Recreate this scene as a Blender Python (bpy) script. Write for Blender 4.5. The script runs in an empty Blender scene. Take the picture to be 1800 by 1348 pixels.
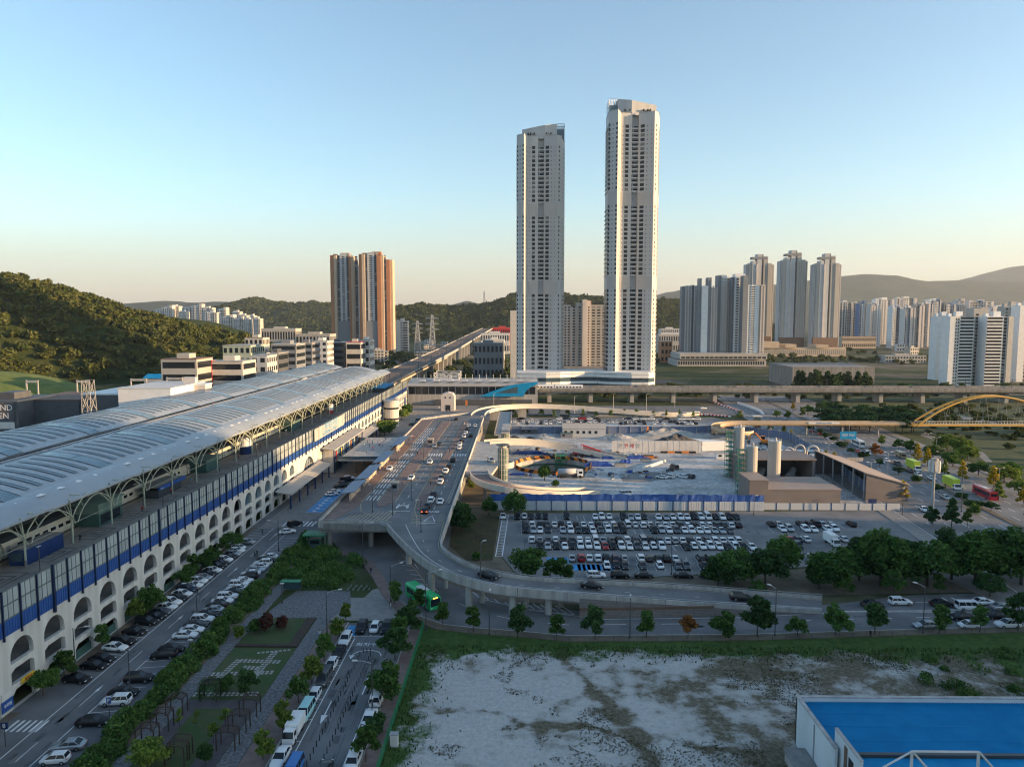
import bpy, math, random
import numpy as np
from mathutils import Vector, Matrix
R = random.Random(7)
sc = bpy.context.scene
COL = sc.collection
# ------------------------------------------------------------------ camera
F, PX0, PY0, HC, HOR, VPX = 1249.0, 900.0, 674.0, 60.0, 562.0, 917.0
PITCH = math.atan((PY0 - HOR) / F)
YAW = math.atan((VPX - PX0) / F)
cd = bpy.data.cameras.new('camera'); cam = bpy.data.objects.new('camera', cd); COL.objects.link(cam)
cd.sensor_width = 36.0; cd.lens = F / 1800 * 36.0; cd.clip_start = 1.0; cd.clip_end = 60000
CAMY = 5.0
cam.location = (0, CAMY, HC); cam.rotation_euler = (math.pi / 2 - PITCH, 0, YAW)
sc.camera = cam
# ------------------------------------------------------------------ sky, sun, exposure
SUN_EL = math.radians(8.0)
SUN_V = Vector((0.983, -0.185, 0)).normalized()
w = bpy.data.worlds.new('World'); sc.world = w; w.use_nodes = True
nt = w.node_tree; nt.nodes.clear()
sky = nt.nodes.new('ShaderNodeTexSky'); sky.sky_type = 'NISHITA'; sky.sun_disc = False
sky.sun_elevation = SUN_EL
sky.sun_rotation = math.atan2(SUN_V.x, SUN_V.y)
sky.altitude = 100; sky.air_density = 1.0; sky.dust_density = 0.9; sky.ozone_density = 2.0
bg = nt.nodes.new('ShaderNodeBackground'); bg.inputs['Strength'].default_value = 0.126
wo = nt.nodes.new('ShaderNodeOutputWorld')
# warm dusty air low on the horizon, all the way round
gm_ = nt.nodes.new('ShaderNodeNewGeometry'); sx_ = nt.nodes.new('ShaderNodeSeparateXYZ'); ab = nt.nodes.new('ShaderNodeMath'); ab.operation = 'MULTIPLY'; ab.inputs[1].default_value = -1
mr_ = nt.nodes.new('ShaderNodeMapRange'); mr_.interpolation_type = 'SMOOTHSTEP'; mr_.inputs['From Min'].default_value = -0.03; mr_.inputs['From Max'].default_value = 0.18
mr_.inputs['To Min'].default_value = 0.92; mr_.inputs['To Max'].default_value = 0.0
mx_ = nt.nodes.new('ShaderNodeMix'); mx_.data_type = 'RGBA'; mx_.inputs[7].default_value = (1.80, 1.47, 1.27, 1)
nt.links.new(gm_.outputs['Incoming'], sx_.inputs[0]); nt.links.new(sx_.outputs['Z'], ab.inputs[0]); nt.links.new(ab.outputs[0], mr_.inputs['Value'])
nt.links.new(mr_.outputs[0], mx_.inputs[0]); tn = nt.nodes.new('ShaderNodeMix'); tn.data_type = 'RGBA'; tn.blend_type = 'MULTIPLY'; tn.inputs[0].default_value = 1; tn.inputs[7].default_value = (.95,.985,.955,1); nt.links.new(sky.outputs[0], tn.inputs[6]); nt.links.new(tn.outputs[2], mx_.inputs[6]); nt.links.new(mx_.outputs[2], bg.inputs[0]); nt.links.new(bg.outputs[0], wo.inputs[0])
sl = bpy.data.lights.new('sun', 'SUN'); sl.energy = 4.2; sl.angle = math.radians(0.5); sl.color = (1.0, 0.64, 0.32)
so = bpy.data.objects.new('sun', sl); COL.objects.link(so)
so.rotation_euler = Vector((SUN_V.x * math.cos(SUN_EL), SUN_V.y * math.cos(SUN_EL), math.sin(SUN_EL))).to_track_quat('Z', 'Y').to_euler()
so.location = (300, -100, 300)
sc.view_settings.view_transform = 'Standard'; sc.view_settings.look = 'None'
sc.view_settings.exposure = 1.64; sc.view_settings.gamma = 1.0
sc.view_settings.use_curve_mapping = False
sc.cycles.max_bounces = 6; sc.cycles.diffuse_bounces = 4; sc.cycles.glossy_bounces = 2
sc.cycles.transmission_bounces = 3; sc.cycles.transparent_max_bounces = 6; sc.cycles.volume_bounces = 0
sc.cycles.use_adaptive_sampling = True; sc.cycles.adaptive_threshold = 0.02
sc.cycles.use_denoising = True; sc.cycles.filter_width = 1.15
sc.cycles.caustics_reflective = False; sc.cycles.caustics_refractive = False

# ------------------------------------------------------------------ projection helpers (photo measurements -> world metres)
_cp, _sp, _cy, _sy = math.cos(PITCH), math.sin(PITCH), math.cos(YAW), math.sin(YAW)
def ray(px, py):
    u, v = (px - PX0) / F, (PY0 - py) / F
    f = _cp + v * _sp; z = -_sp + v * _cp
    return (u * _cy - f * _sy, u * _sy + f * _cy, z)
def G(px, py, z=0.0):
    d = ray(px, py); t = (z - HC) / d[2]
    return (d[0] * t, d[1] * t + CAMY)
def AT(px, py, Y):
    d = ray(px, py); t = (Y - CAMY) / d[1]
    return (d[0] * t, HC + d[2] * t)
def GL(pts, z=0.0): return [G(a, b, z) for a, b in pts]

# ------------------------------------------------------------------ mesh helpers
class MB:
    def __init__(s): s.v = []; s.f = []; s.m = []; s.cur = 0
    def add(s, vs, fs):
        b = len(s.v); s.v += [tuple(p) for p in vs]
        s.f += [tuple(i + b for i in f) for f in fs]; s.m += [s.cur] * len(fs); return s
    def box(s, x0, x1, y0, y1, z0, z1):
        return s.add([(x0,y0,z0),(x1,y0,z0),(x1,y1,z0),(x0,y1,z0),(x0,y0,z1),(x1,y0,z1),(x1,y1,z1),(x0,y1,z1)],
                     [(0,3,2,1),(4,5,6,7),(0,1,5,4),(1,2,6,5),(2,3,7,6),(3,0,4,7)])
    def obox(s, c, sx, sy, z0, z1, a=0.0):
        ca, sa = math.cos(a), math.sin(a); vs = []
        for z in (z0, z1):
            for dx, dy in ((-sx/2,-sy/2),(sx/2,-sy/2),(sx/2,sy/2),(-sx/2,sy/2)):
                vs.append((c[0]+dx*ca-dy*sa, c[1]+dx*sa+dy*ca, z))
        return s.add(vs, [(0,3,2,1),(4,5,6,7),(0,1,5,4),(1,2,6,5),(2,3,7,6),(3,0,4,7)])
    def prism(s, poly, z0, z1):
        n = len(poly)
        zt = z1 if callable(z1) else (lambda x, y: z1)
        vs = [(x, y, z0) for x, y in poly] + [(x, y, zt(x, y)) for x, y in poly]
        return s.add(vs, [tuple(range(n-1,-1,-1)), tuple(range(n,2*n))] + [(i,(i+1)%n,n+(i+1)%n,n+i) for i in range(n)])
    def poly(s, pts): return s.add(pts, [tuple(range(len(pts)))])
    def tube(s, p0, p1, r0, r1=None, n=6, caps=True):
        r1 = r0 if r1 is None else r1
        p0 = Vector(p0); p1 = Vector(p1); d = (p1 - p0)
        if d.length < 1e-6: return s
        q = d.to_track_quat('Z', 'Y'); vs = []
        for p, r in ((p0, r0), (p1, r1)):
            for i in range(n):
                a = 2*math.pi*i/n; vs.append(p + q @ Vector((r*math.cos(a), r*math.sin(a), 0)))
        fs = [(i,(i+1)%n,n+(i+1)%n,n+i) for i in range(n)]
        if caps: fs += [tuple(range(n-1,-1,-1)), tuple(range(n,2*n))]
        return s.add(vs, fs)
    def path(s, pts, r, n=6):
        for a, b in zip(pts[:-1], pts[1:]): s.tube(a, b, r, n=n)
        return s
    def cyl(s, x, y, z0, z1, r, n=16): return s.tube((x,y,z0),(x,y,z1),r,n=n)
    def sweep(s, path, prof, closed=False):
        # path: list of (x,y,z); prof: list of (offset to the right, up); a closed profile ring
        n = len(path); k = len(prof); vs = []
        for i, p in enumerate(path):
            a = path[max(i-1,0)]; b = path[min(i+1,n-1)]
            dx, dy = b[0]-a[0], b[1]-a[1]; L = math.hypot(dx, dy) or 1
            rx, ry = dy/L, -dx/L
            for o, u in prof: vs.append((p[0]+rx*o, p[1]+ry*o, p[2]+u))
        fs = [(i*k+j, i*k+(j+1)%k, (i+1)*k+(j+1)%k, (i+1)*k+j) for i in range(n-1) for j in range(k)]
        fs += [tuple(range(k-1,-1,-1)), tuple((n-1)*k+j for j in range(k))]
        return s.add(vs, fs)
    def mesh(s, name, mats, smooth=False):
        me = bpy.data.meshes.new(name); me.from_pydata(s.v, [], s.f)
        mats = mats if isinstance(mats, (list, tuple)) else [mats]
        for m in mats: me.materials.append(m)
        if len(mats) > 1: me.polygons.foreach_set('material_index', s.m)
        if smooth: me.polygons.foreach_set('use_smooth', [True]*len(s.f))
        me.update(); return me
    def build(s, name, mats, parent=None, smooth=False, **kw):
        return obj(name, s.mesh(name, mats, smooth), parent, **kw)
def obj(name, me, parent=None, loc=None, rz=0.0, scale=None, label=None, cat=None, group=None, kind=None):
    o = bpy.data.objects.new(name, me); COL.objects.link(o)
    if parent is not None: o.parent = parent
    if loc is not None: o.location = loc
    if rz: o.rotation_euler = (0, 0, rz)
    if scale is not None: o.scale = scale if isinstance(scale, (tuple, list)) else (scale,)*3
    if label: o['label'] = label
    if cat: o['category'] = cat
    if group: o['group'] = group
    if kind: o['kind'] = kind
    return o
def thing(name, label, cat, loc=(0,0,0), rz=0.0, group=None, scale=None):
    return obj(name, None, None, loc, rz, scale, label, cat, group)
def struct(name, mb, mat, smooth=False, parent=None): return mb.build(name, mat, parent, smooth, kind='structure' if parent is None else None)
def sheet(name, pts, z, mat, kind='structure'):
    m = MB(); m.poly([(x, y, z) for x, y in pts]); o = m.build(name, mat, kind=kind); return o
def npmesh(name, V, Fq, mat, smooth=False):
    me = bpy.data.meshes.new(name); V = np.asarray(V, np.float32); Fq = np.asarray(Fq, np.int32); k = Fq.shape[1]
    me.vertices.add(len(V)); me.vertices.foreach_set('co', V.ravel())
    me.loops.add(Fq.size); me.loops.foreach_set('vertex_index', Fq.ravel())
    me.polygons.add(len(Fq)); me.polygons.foreach_set('loop_start', np.arange(0, Fq.size, k, dtype=np.int32))
    if smooth: me.polygons.foreach_set('use_smooth', np.ones(len(Fq), bool))
    for m in (mat if isinstance(mat, (list, tuple)) else [mat]): me.materials.append(m)
    me.update(calc_edges=True); return me
def lerp(a, b, t): return a + (b - a) * t
def interp(x, xs, ys): return float(np.interp(x, xs, ys))
ORDS = 'first second third fourth fifth sixth seventh eighth ninth tenth eleventh twelfth thirteenth fourteenth fifteenth sixteenth seventeenth eighteenth nineteenth twentieth'.split()
TENS = {20:'twenty', 30:'thirty', 40:'forty', 50:'fifty', 60:'sixty', 70:'seventy', 80:'eighty', 90:'ninety'}
def nth(i):
    i += 1
    if i <= 20: return ORDS[i-1]
    t = i // 10 * 10
    if i % 10 == 0: return TENS[t][:-1] + 'ieth'
    return TENS[t] + '-' + ORDS[i % 10 - 1]

# ------------------------------------------------------------------ materials
def mat(name, col, rough=0.7, metal=0.0, var=0.12, scale=0.4, bump=0.0, bscale=None, spec=0.4, coat=0.0, emit=None, estr=0.0, detail=6, col2=None, lo=0.35, hi=0.65, rnd=0.0, streak=False):
    m = bpy.data.materials.new(name); m.use_nodes = True; n = m.node_tree.nodes; L = m.node_tree.links
    b = n['Principled BSDF']; b.inputs['Roughness'].default_value = rough; b.inputs['Metallic'].default_value = metal
    b.inputs['Specular IOR Level'].default_value = spec; b.inputs['Coat Weight'].default_value = coat
    b.inputs['Base Color'].default_value = (*col, 1)
    tc = None
    if var > 0 or col2 is not None:
        tc = n.new('ShaderNodeTexCoord'); no = n.new('ShaderNodeTexNoise'); no.inputs['Scale'].default_value = scale
        no.inputs['Detail'].default_value = detail; no.inputs['Roughness'].default_value = 0.6
        if streak:
            mp = n.new('ShaderNodeMapping'); mp.inputs['Scale'].default_value = (1,1,0.07); L.new(tc.outputs['Object'], mp.inputs[0]); L.new(mp.outputs[0], no.inputs['Vector'])
        else: L.new(tc.outputs['Object'], no.inputs['Vector'])
        cr = n.new('ShaderNodeValToRGB'); cr.color_ramp.elements[0].position = lo; cr.color_ramp.elements[1].position = hi
        c2 = col2 if col2 is not None else tuple(min(1, c*(1+var)) for c in col)
        c1 = col if col2 is not None else tuple(c*(1-var) for c in col)
        cr.color_ramp.elements[0].color = (*c1, 1); cr.color_ramp.elements[1].color = (*c2, 1)
        L.new(no.outputs['Fac'], cr.inputs['Fac']); out = cr.outputs['Color']
        if rnd > 0:
            oi = n.new('ShaderNodeObjectInfo'); hs = n.new('ShaderNodeHueSaturation'); mr = n.new('ShaderNodeMapRange')
            mr.inputs['To Min'].default_value = 1-rnd; mr.inputs['To Max'].default_value = 1+rnd
            L.new(oi.outputs['Random'], mr.inputs['Value']); L.new(mr.outputs[0], hs.inputs['Value']); L.new(out, hs.inputs['Color']); out = hs.outputs['Color']
        L.new(out, b.inputs['Base Color'])
    if bump > 0:
        tc = tc or n.new('ShaderNodeTexCoord'); n2 = n.new('ShaderNodeTexNoise'); n2.inputs['Scale'].default_value = bscale or scale*5; n2.inputs['Detail'].default_value = 4
        bp = n.new('ShaderNodeBump'); bp.inputs['Strength'].default_value = bump; bp.inputs['Distance'].default_value = 0.05
        L.new(tc.outputs['Object'], n2.inputs['Vector']); L.new(n2.outputs['Fac'], bp.inputs['Height']); L.new(bp.outputs[0], b.inputs['Normal'])
    if emit: b.inputs['Emission Color'].default_value = (*emit, 1); b.inputs['Emission Strength'].default_value = estr
    return m
def leafmat(name, c1, c2, rnd=0.25, nscale=0.35, trans=0.3):
    m = bpy.data.materials.new(name); m.use_nodes = True; n = m.node_tree.nodes; L = m.node_tree.links; n.clear()
    o = n.new('ShaderNodeOutputMaterial'); mx = n.new('ShaderNodeMixShader'); mx.inputs[0].default_value = trans
    d = n.new('ShaderNodeBsdfDiffuse'); t = n.new('ShaderNodeBsdfTranslucent')
    tc = n.new('ShaderNodeTexCoord'); no = n.new('ShaderNodeTexNoise'); no.inputs['Scale'].default_value = nscale; no.inputs['Detail'].default_value = 3
    ge = n.new('ShaderNodeNewGeometry'); ad = n.new('ShaderNodeMath'); ad.operation = 'MULTIPLY_ADD'; ad.inputs[1].default_value = 0.45; 
    L.new(tc.outputs['Object'], no.inputs['Vector']); L.new(ge.outputs['Random Per Island'], ad.inputs[0])
    sb = n.new('ShaderNodeMath'); sb.operation = 'SUBTRACT'; sb.inputs[1].default_value = 0.22
    L.new(no.outputs['Fac'], sb.inputs[0]); L.new(sb.outputs[0], ad.inputs[2])
    cr = n.new('ShaderNodeValToRGB'); cr.color_ramp.elements[0].position = 0.25; cr.color_ramp.elements[1].position = 0.75
    cr.color_ramp.elements[0].color = (*c1, 1); cr.color_ramp.elements[1].color = (*c2, 1)
    L.new(ad.outputs[0], cr.inputs['Fac'])
    oi = n.new('ShaderNodeObjectInfo'); hs = n.new('ShaderNodeHueSaturation'); mr = n.new('ShaderNodeMapRange')
    mr.inputs['To Min'].default_value = 1-rnd; mr.inputs['To Max'].default_value = 1+rnd
    L.new(oi.outputs['Random'], mr.inputs['Value']); L.new(mr.outputs[0], hs.inputs['Value']); L.new(cr.outputs['Color'], hs.inputs['Color'])
    L.new(hs.outputs['Color'], d.inputs['Color']); L.new(hs.outputs['Color'], t.inputs['Color'])
    L.new(d.outputs[0], mx.inputs[1]); L.new(t.outputs[0], mx.inputs[2]); L.new(mx.outputs[0], o.inputs['Surface'])
    return m
M = {}
M['asphalt'] = mat('asphalt', (0.115,0.118,0.124), 0.85, var=0.0, col2=(0.18,0.182,0.187), scale=0.13, detail=9, bump=0.25, bscale=6)
M['asphalt_old'] = mat('asphalt_old', (0.14,0.142,0.146), 0.9, col2=(0.22,0.22,0.22), scale=0.10, detail=9, bump=0.2, bscale=5)
M['paving_red'] = mat('paving_red', (0.17,0.115,0.10), 0.9, col2=(0.23,0.17,0.15), scale=0.5, bump=0.2)
M['paving'] = mat('paving', (0.20,0.19,0.18), 0.9, col2=(0.28,0.265,0.25), scale=0.6, bump=0.2)
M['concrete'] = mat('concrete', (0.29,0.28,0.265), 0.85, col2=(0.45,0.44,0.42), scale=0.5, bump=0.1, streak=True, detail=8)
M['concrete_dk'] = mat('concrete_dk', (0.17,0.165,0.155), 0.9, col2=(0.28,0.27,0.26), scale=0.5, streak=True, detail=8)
M['kerb'] = mat('kerb', (0.36,0.35,0.34), 0.85, var=0.2, scale=1.0)
M['paint'] = mat('paint', (0.62,0.63,0.64), 0.7, col2=(0.78,0.78,0.78), scale=0.8)
M['paint_yellow'] = mat('paint_yellow', (0.42,0.36,0.22), 0.8, col2=(0.55,0.47,0.27), scale=0.6)
M['paint_blue'] = mat('paint_blue', (0.02,0.22,0.52), 0.7, col2=(0.05,0.30,0.60), scale=0.7)
M['glass'] = mat('glass', (0.018,0.022,0.028), 0.12, var=0, spec=0.4)
M['glass_blue'] = mat('glass_blue', (0.06,0.10,0.13), 0.12, var=0.2, scale=0.3, spec=0.6)
M['white'] = mat('white', (0.74,0.74,0.73), 0.6, var=0.06, scale=0.3)
M['offwhite'] = mat('offwhite', (0.60,0.585,0.56), 0.7, var=0.08, scale=0.3)
M['cream'] = mat('cream', (0.55,0.51,0.45), 0.7, var=0.07, scale=0.3)
M['grey'] = mat('grey', (0.30,0.31,0.32), 0.6, var=0.1, scale=0.4)
M['dkgrey'] = mat('dkgrey', (0.085,0.09,0.10), 0.6, var=0.12, scale=0.4)
M['black'] = mat('black', (0.02,0.02,0.022), 0.5, var=0)
M['steel'] = mat('steel', (0.42,0.43,0.44), 0.4, 0.5, var=0.1, scale=0.6)
M['steel_dk'] = mat('steel_dk', (0.08,0.085,0.09), 0.5, 0.3, var=0.1)
M['blue_dk'] = mat('blue_dk', (0.012,0.035,0.13), 0.45, var=0.15, scale=0.5)
M['blue'] = mat('blue', (0.025,0.085,0.30), 0.5, var=0.15, scale=0.5)
M['blue_sky'] = mat('blue_sky', (0.003,0.22,0.46), 0.6, col2=(0.008,0.27,0.52), scale=0.35, spec=0.2, detail=9)
M['red'] = mat('red', (0.50,0.03,0.03), 0.45, var=0.1)
M['orange'] = mat('orange', (0.62,0.20,0.03), 0.5, var=0.1)
M['yellow'] = mat('yellow', (0.70,0.46,0.05), 0.5, var=0.1)
M['green'] = mat('green', (0.02,0.20,0.10), 0.55, var=0.15)
M['bark'] = mat('bark', (0.055,0.043,0.033), 0.95, col2=(0.11,0.09,0.07), scale=3)
M['grass'] = mat('grass', (0.030,0.058,0.016), 0.95, col2=(0.072,0.082,0.030), scale=0.25, bump=0.8, bscale=3)
M['lawn'] = mat('lawn', (0.045,0.085,0.024), 0.95, col2=(0.075,0.085,0.036), scale=0.3, bump=0.5, bscale=4)
M['dirt'] = mat('dirt', (0.11,0.088,0.062), 0.95, col2=(0.18,0.145,0.105), scale=0.2, bump=0.5, bscale=2)
M['wood'] = mat('wood', (0.055,0.036,0.027), 0.8, var=0.25, scale=2)
# ================================================================== ground, far terrain, hills
def grass_soil(name, cols, scale, pos):
    m = bpy.data.materials.new(name); m.use_nodes = True; n = m.node_tree.nodes; L = m.node_tree.links
    b = n['Principled BSDF']; b.inputs['Roughness'].default_value = 0.95; b.inputs['Specular IOR Level'].default_value = 0.1
    tc = n.new('ShaderNodeTexCoord'); no = n.new('ShaderNodeTexNoise'); no.inputs['Scale'].default_value = scale; no.inputs['Detail'].default_value = 9; no.inputs['Roughness'].default_value = 0.62
    cr = n.new('ShaderNodeValToRGB'); e = cr.color_ramp.elements
    while len(e) < len(cols): e.new(0.5)
    for i, (p, c) in enumerate(zip(pos, cols)): e[i].position = p; e[i].color = (*c, 1)
    L.new(tc.outputs['Object'], no.inputs['Vector']); L.new(no.outputs['Fac'], cr.inputs['Fac'])
    n3 = n.new('ShaderNodeTexNoise'); n3.inputs['Scale'].default_value = scale*9; n3.inputs['Detail'].default_value = 8; n3.inputs['Distortion'].default_value = 1.2; L.new(tc.outputs['Object'], n3.inputs['Vector'])
    m3 = n.new('ShaderNodeMapRange'); m3.inputs['From Min'].default_value = 0.3; m3.inputs['From Max'].default_value = 0.7; m3.inputs['To Min'].default_value = 0.68; m3.inputs['To Max'].default_value = 1.22; L.new(n3.outputs['Fac'], m3.inputs['Value'])
    hs = n.new('ShaderNodeHueSaturation'); L.new(m3.outputs[0], hs.inputs['Value']); L.new(cr.outputs['Color'], hs.inputs['Color']); L.new(hs.outputs['Color'], b.inputs['Base Color'])
    n2 = n.new('ShaderNodeTexNoise'); n2.inputs['Scale'].default_value = scale*30; n2.inputs['Detail'].default_value = 4
    bp = n.new('ShaderNodeBump'); bp.inputs['Strength'].default_value = 0.6; bp.inputs['Distance'].default_value = 0.3
    L.new(tc.outputs['Object'], n2.inputs['Vector']); L.new(n2.outputs['Fac'], bp.inputs['Height']); L.new(bp.outputs[0], b.inputs['Normal'])
    return m
M['plain'] = grass_soil('plain', [(0.035,0.055,0.02),(0.06,0.075,0.03),(0.15,0.125,0.09),(0.20,0.19,0.17)], 0.008, [0.35,0.5,0.58,0.68])
M['forest'] = grass_soil('forest', [(0.018,0.030,0.010),(0.035,0.050,0.016),(0.060,0.070,0.022)], 0.02, [0.35,0.5,0.66])
M['forest_far'] = grass_soil('forest_far', [(0.02,0.032,0.014),(0.04,0.052,0.022)], 0.004, [0.4,0.6])
SHX, SHY, SHR = 12.8, 293.0, 15.6                # the open shaft on the building site: the ground leaves a hole there
g = MB(); N = 48; RR = 13000
g.add([(SHX+SHR*math.cos(2*math.pi*i/N), SHY+SHR*math.sin(2*math.pi*i/N), -0.06) for i in range(N)] + [(SHX+RR*math.cos(2*math.pi*i/N), SHY+RR*math.sin(2*math.pi*i/N), -0.06) for i in range(N)], [(i,(i+1)%N,N+(i+1)%N,N+i) for i in range(N)])
struct('ground', g, M['plain'])

def vnoise(x, y, s, seed=0):
    # cheap smooth value noise, vectorised
    x = np.asarray(x, float)/s; y = np.asarray(y, float)/s
    xi = np.floor(x).astype(np.int64); yi = np.floor(y).astype(np.int64); fx = x-xi; fy = y-yi
    fx = fx*fx*(3-2*fx); fy = fy*fy*(3-2*fy)
    def h(a, b):
        k = (a*374761393 + b*668265263 + seed*982451653) & 0xffffffff
        k = ((k ^ (k >> 13))*1274126177) & 0xffffffff
        return ((k ^ (k >> 16)) & 0xffff)/65535.0
    return (h(xi,yi)*(1-fx)+h(xi+1,yi)*fx)*(1-fy) + (h(xi,yi+1)*(1-fx)+h(xi+1,yi+1)*fx)*fy
RG = {}
def ridge(name, Y, prof, depth_f, depth_b, mat_, nx=160, ny=26, bump=4.0, bs=30, seed=1, spur=0.25, base=-3.0):
    """wooded range: silhouette (px, py) measured in the photo, standing Y metres away, with real depth in front and behind"""
    xs = []; zs = []
    for px, py in prof:
        x, z = AT(px, py, Y); xs.append(x); zs.append(z)
    X = np.linspace(xs[0], xs[-1], nx); top = np.interp(X, xs, zs)
    k = 7; pad = np.pad(top, k//2, 'edge'); top = 0.4*top + 0.6*np.convolve(pad, np.ones(k)/k, 'valid')
    V = []; 
    T = np.linspace(-1, 1, ny)
    for t in T:
        yy = Y + (t*depth_f if t < 0 else t*depth_b)
        yv = yy + (vnoise(X, X*0+seed*77, depth_f*0.8, seed)-0.5)*depth_f*spur*2*(1-abs(t))*0
        fall = 0.5+0.5*math.cos(math.pi*t)
        sp = (vnoise(X, X*0+yy, depth_f*0.55, seed+3)-0.5)*spur*2
        f = np.clip(fall + sp*(abs(t))*(1-abs(t))*1.6, 0, 1)
        z = base + (top-base)*f + ((vnoise(X, X*0+yy, bs, seed+5)-0.5)*bump*2 + (vnoise(X, X*0+yy, bs*0.35, seed+6)-0.5)*bump)*(0.15+min(1, fall*2))*(0 if abs(t) == 1 else 1)
        V.append(np.stack([X, np.full_like(X, yy), z], 1))
    V = np.concatenate(V); F4 = [(i*nx+j, i*nx+j+1, (i+1)*nx+j+1, (i+1)*nx+j) for i in range(ny-1) for j in range(nx-1)]
    o = obj(name, npmesh(name, V, F4, mat_, True), kind='structure'); RG[name] = (V, nx, ny); return o
ridge('mountain_range', 8200, [(930,545),(985,532),(1045,519),(1070,525),(1110,530),(1160,518),(1200,510),(1300,505),(1400,497),(1480,486),(1515,483),(1555,485),(1585,492),(1612,496),(1660,495),(1700,493),(1760,495),(1860,500),(2000,490),(2150,510)], 2600, 2600, M['forest_far'], 220, 26, 9, 260, 2)
ridge('mountain_peak', 10500, [(1560,540),(1640,512),(1700,490),(1740,480),(1765,473),(1788,467),(1805,470),(1850,478),(1900,470),(2050,500)], 2600, 2600, M['forest_far'], 160, 22, 9, 300, 3)
ridge('far_hills', 6500, [(120,545),(225,533),(300,530),(340,534),(400,530),(440,533),(520,537),(580,532),(640,540),(720,545),(790,538),(822,529),(846,536),(900,540),(960,545)], 1500, 1500, M['forest_far'], 200, 22, 8, 200, 4)
ridge('wooded_hills', 3300, [(300,560),(380,545),(420,533),(448,526),(480,533),(520,536),(560,533),(600,540),(660,546),(720,556)], 700, 600, M['forest'], 260, 34, 7, 45, 5)
ridge('wooded_hill', 2250, [(640,560),(690,541),(740,537),(800,541),(840,541),(872,532),(905,521),(960,514),(1010,522),(1080,528),(1160,531),(1195,529),(1260,545),(1330,560)], 520, 500, M['forest'], 320, 40, 6, 24, 6)

# leaf-clump helper used for all foliage
def leaf_quads(centers, size, rng, flat=0.0):
    n = len(centers); d1 = rng.normal(size=(n,3)); d1[:,2] *= (1-flat); d1 /= np.linalg.norm(d1, axis=1)[:,None]+1e-9
    d2 = np.cross(d1, rng.normal(size=(n,3))); d2 /= np.linalg.norm(d2, axis=1)[:,None]+1e-9
    s = size*(0.6+0.8*rng.random((n,1)))
    a = d1*s; b = d2*s*0.7
    V = np.stack([centers-a, centers-b*0.9+a*0.1, centers+a, centers+b*0.9+a*0.1], 1).reshape(-1,3)
    Fq = np.arange(4*n).reshape(n,4); return V, Fq
def blob_points(blobs, n, rng, shell=0.45):
    P = []; vol = np.array([b[3]*b[4]*b[5] for b in blobs])**0.75; cnt = np.maximum(3, (n*vol/vol.sum()).astype(int))
    for b, c in zip(blobs, cnt):
        d = rng.normal(size=(c,3)); d /= np.linalg.norm(d, axis=1)[:,None]; r = rng.random((c,1))**shell
        P.append(np.array(b[:3]) + d*r*np.array(b[3:6]))
    return np.concatenate(P)

# the big wooded hill on the left: terrain + a wood of crowns
HILL_C = [(-560,690,62,190,150),(-660,600,52,150,130),(-440,760,50,150,120),(-330,800,34,130,90),(-720,800,58,200,180),(-255,840,15,100,70)]
def hill_h(x, y):
    # ridge measured from the photograph: crest runs from the upper left down to the right
    x = np.asarray(x, float); y = np.asarray(y, float)
    t = np.clip((x+760)/560, 0, 1)                    # 0 left .. 1 right end of the crest
    cy = 700 + 170*t; top = np.interp(x, [-1200,-700,-587,-549,-510,-472,-433,-395,-363,-338,-320,-300,-280], [98,100,99,97,89,78,67,56,45,34,22,8,0])
    d = (y-cy)/np.where(y < cy, 150, 260); main = top*np.clip(1-d*d, 0, 1)**0.9
    # nearer spur
    sx = np.interp(y, [380,700], [-470,-560]); s = np.clip(1-((x-sx)/105)**2, 0, 1)*np.clip(1-((y-560)/150)**2, 0, 1)*60
    s2 = np.clip(1-((x+395)/60)**2, 0, 1)*np.clip(1-((y-480)/70)**2, 0, 1)*12
    v = (vnoise(x, y, 120, 11)-0.5)*44 + (vnoise(x, y, 45, 12)-0.5)*14
    h = np.maximum(np.maximum(main, s), s2); return np.where(h > 1, np.maximum(1.5, 3+h + v*np.clip(h/30, 0, 1)*np.clip((104-h)/40, .25, 1)*np.clip((-x-290)/300, .1, 1)), h) 
nx, ny = 110, 80
X, Yg = np.meshgrid(np.linspace(-1250,-225,nx), np.linspace(395,1150,ny)); Z = hill_h(X, Yg)-0.5
V = np.stack([X.ravel(), Yg.ravel(), Z.ravel()], 1)
obj('hill', npmesh('hill', V, [(i*nx+j, i*nx+j+1, (i+1)*nx+j+1, (i+1)*nx+j) for i in range(ny-1) for j in range(nx-1)], M['forest'], True), kind='structure')
rng = np.random.default_rng(3)
M['leaf_hill'] = leafmat('leaf_hill', (0.042,0.064,0.018), (0.135,0.14,0.045), 0, 0.045, 0.2)
M['leaf_hill2'] = leafmat('leaf_hill2', (0.03,0.05,0.016), (0.10,0.115,0.036), 0, 0.03, 0.2)
def crown_variants(k, nl, rng, size=0.26):
    out = []
    for i in range(k):
        bl = [(0,0,0.55,0.62,0.62,0.42)]
        for j in range(6):
            a = j*1.05+rng.random(); bl.append((0.48*math.cos(a), 0.48*math.sin(a), 0.42+0.25*rng.random(), 0.42, 0.42, 0.34))
        P = blob_points(bl, nl, rng, 0.22); out.append(leaf_quads(P, size, rng, 0.3)[0])
    return out
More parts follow.
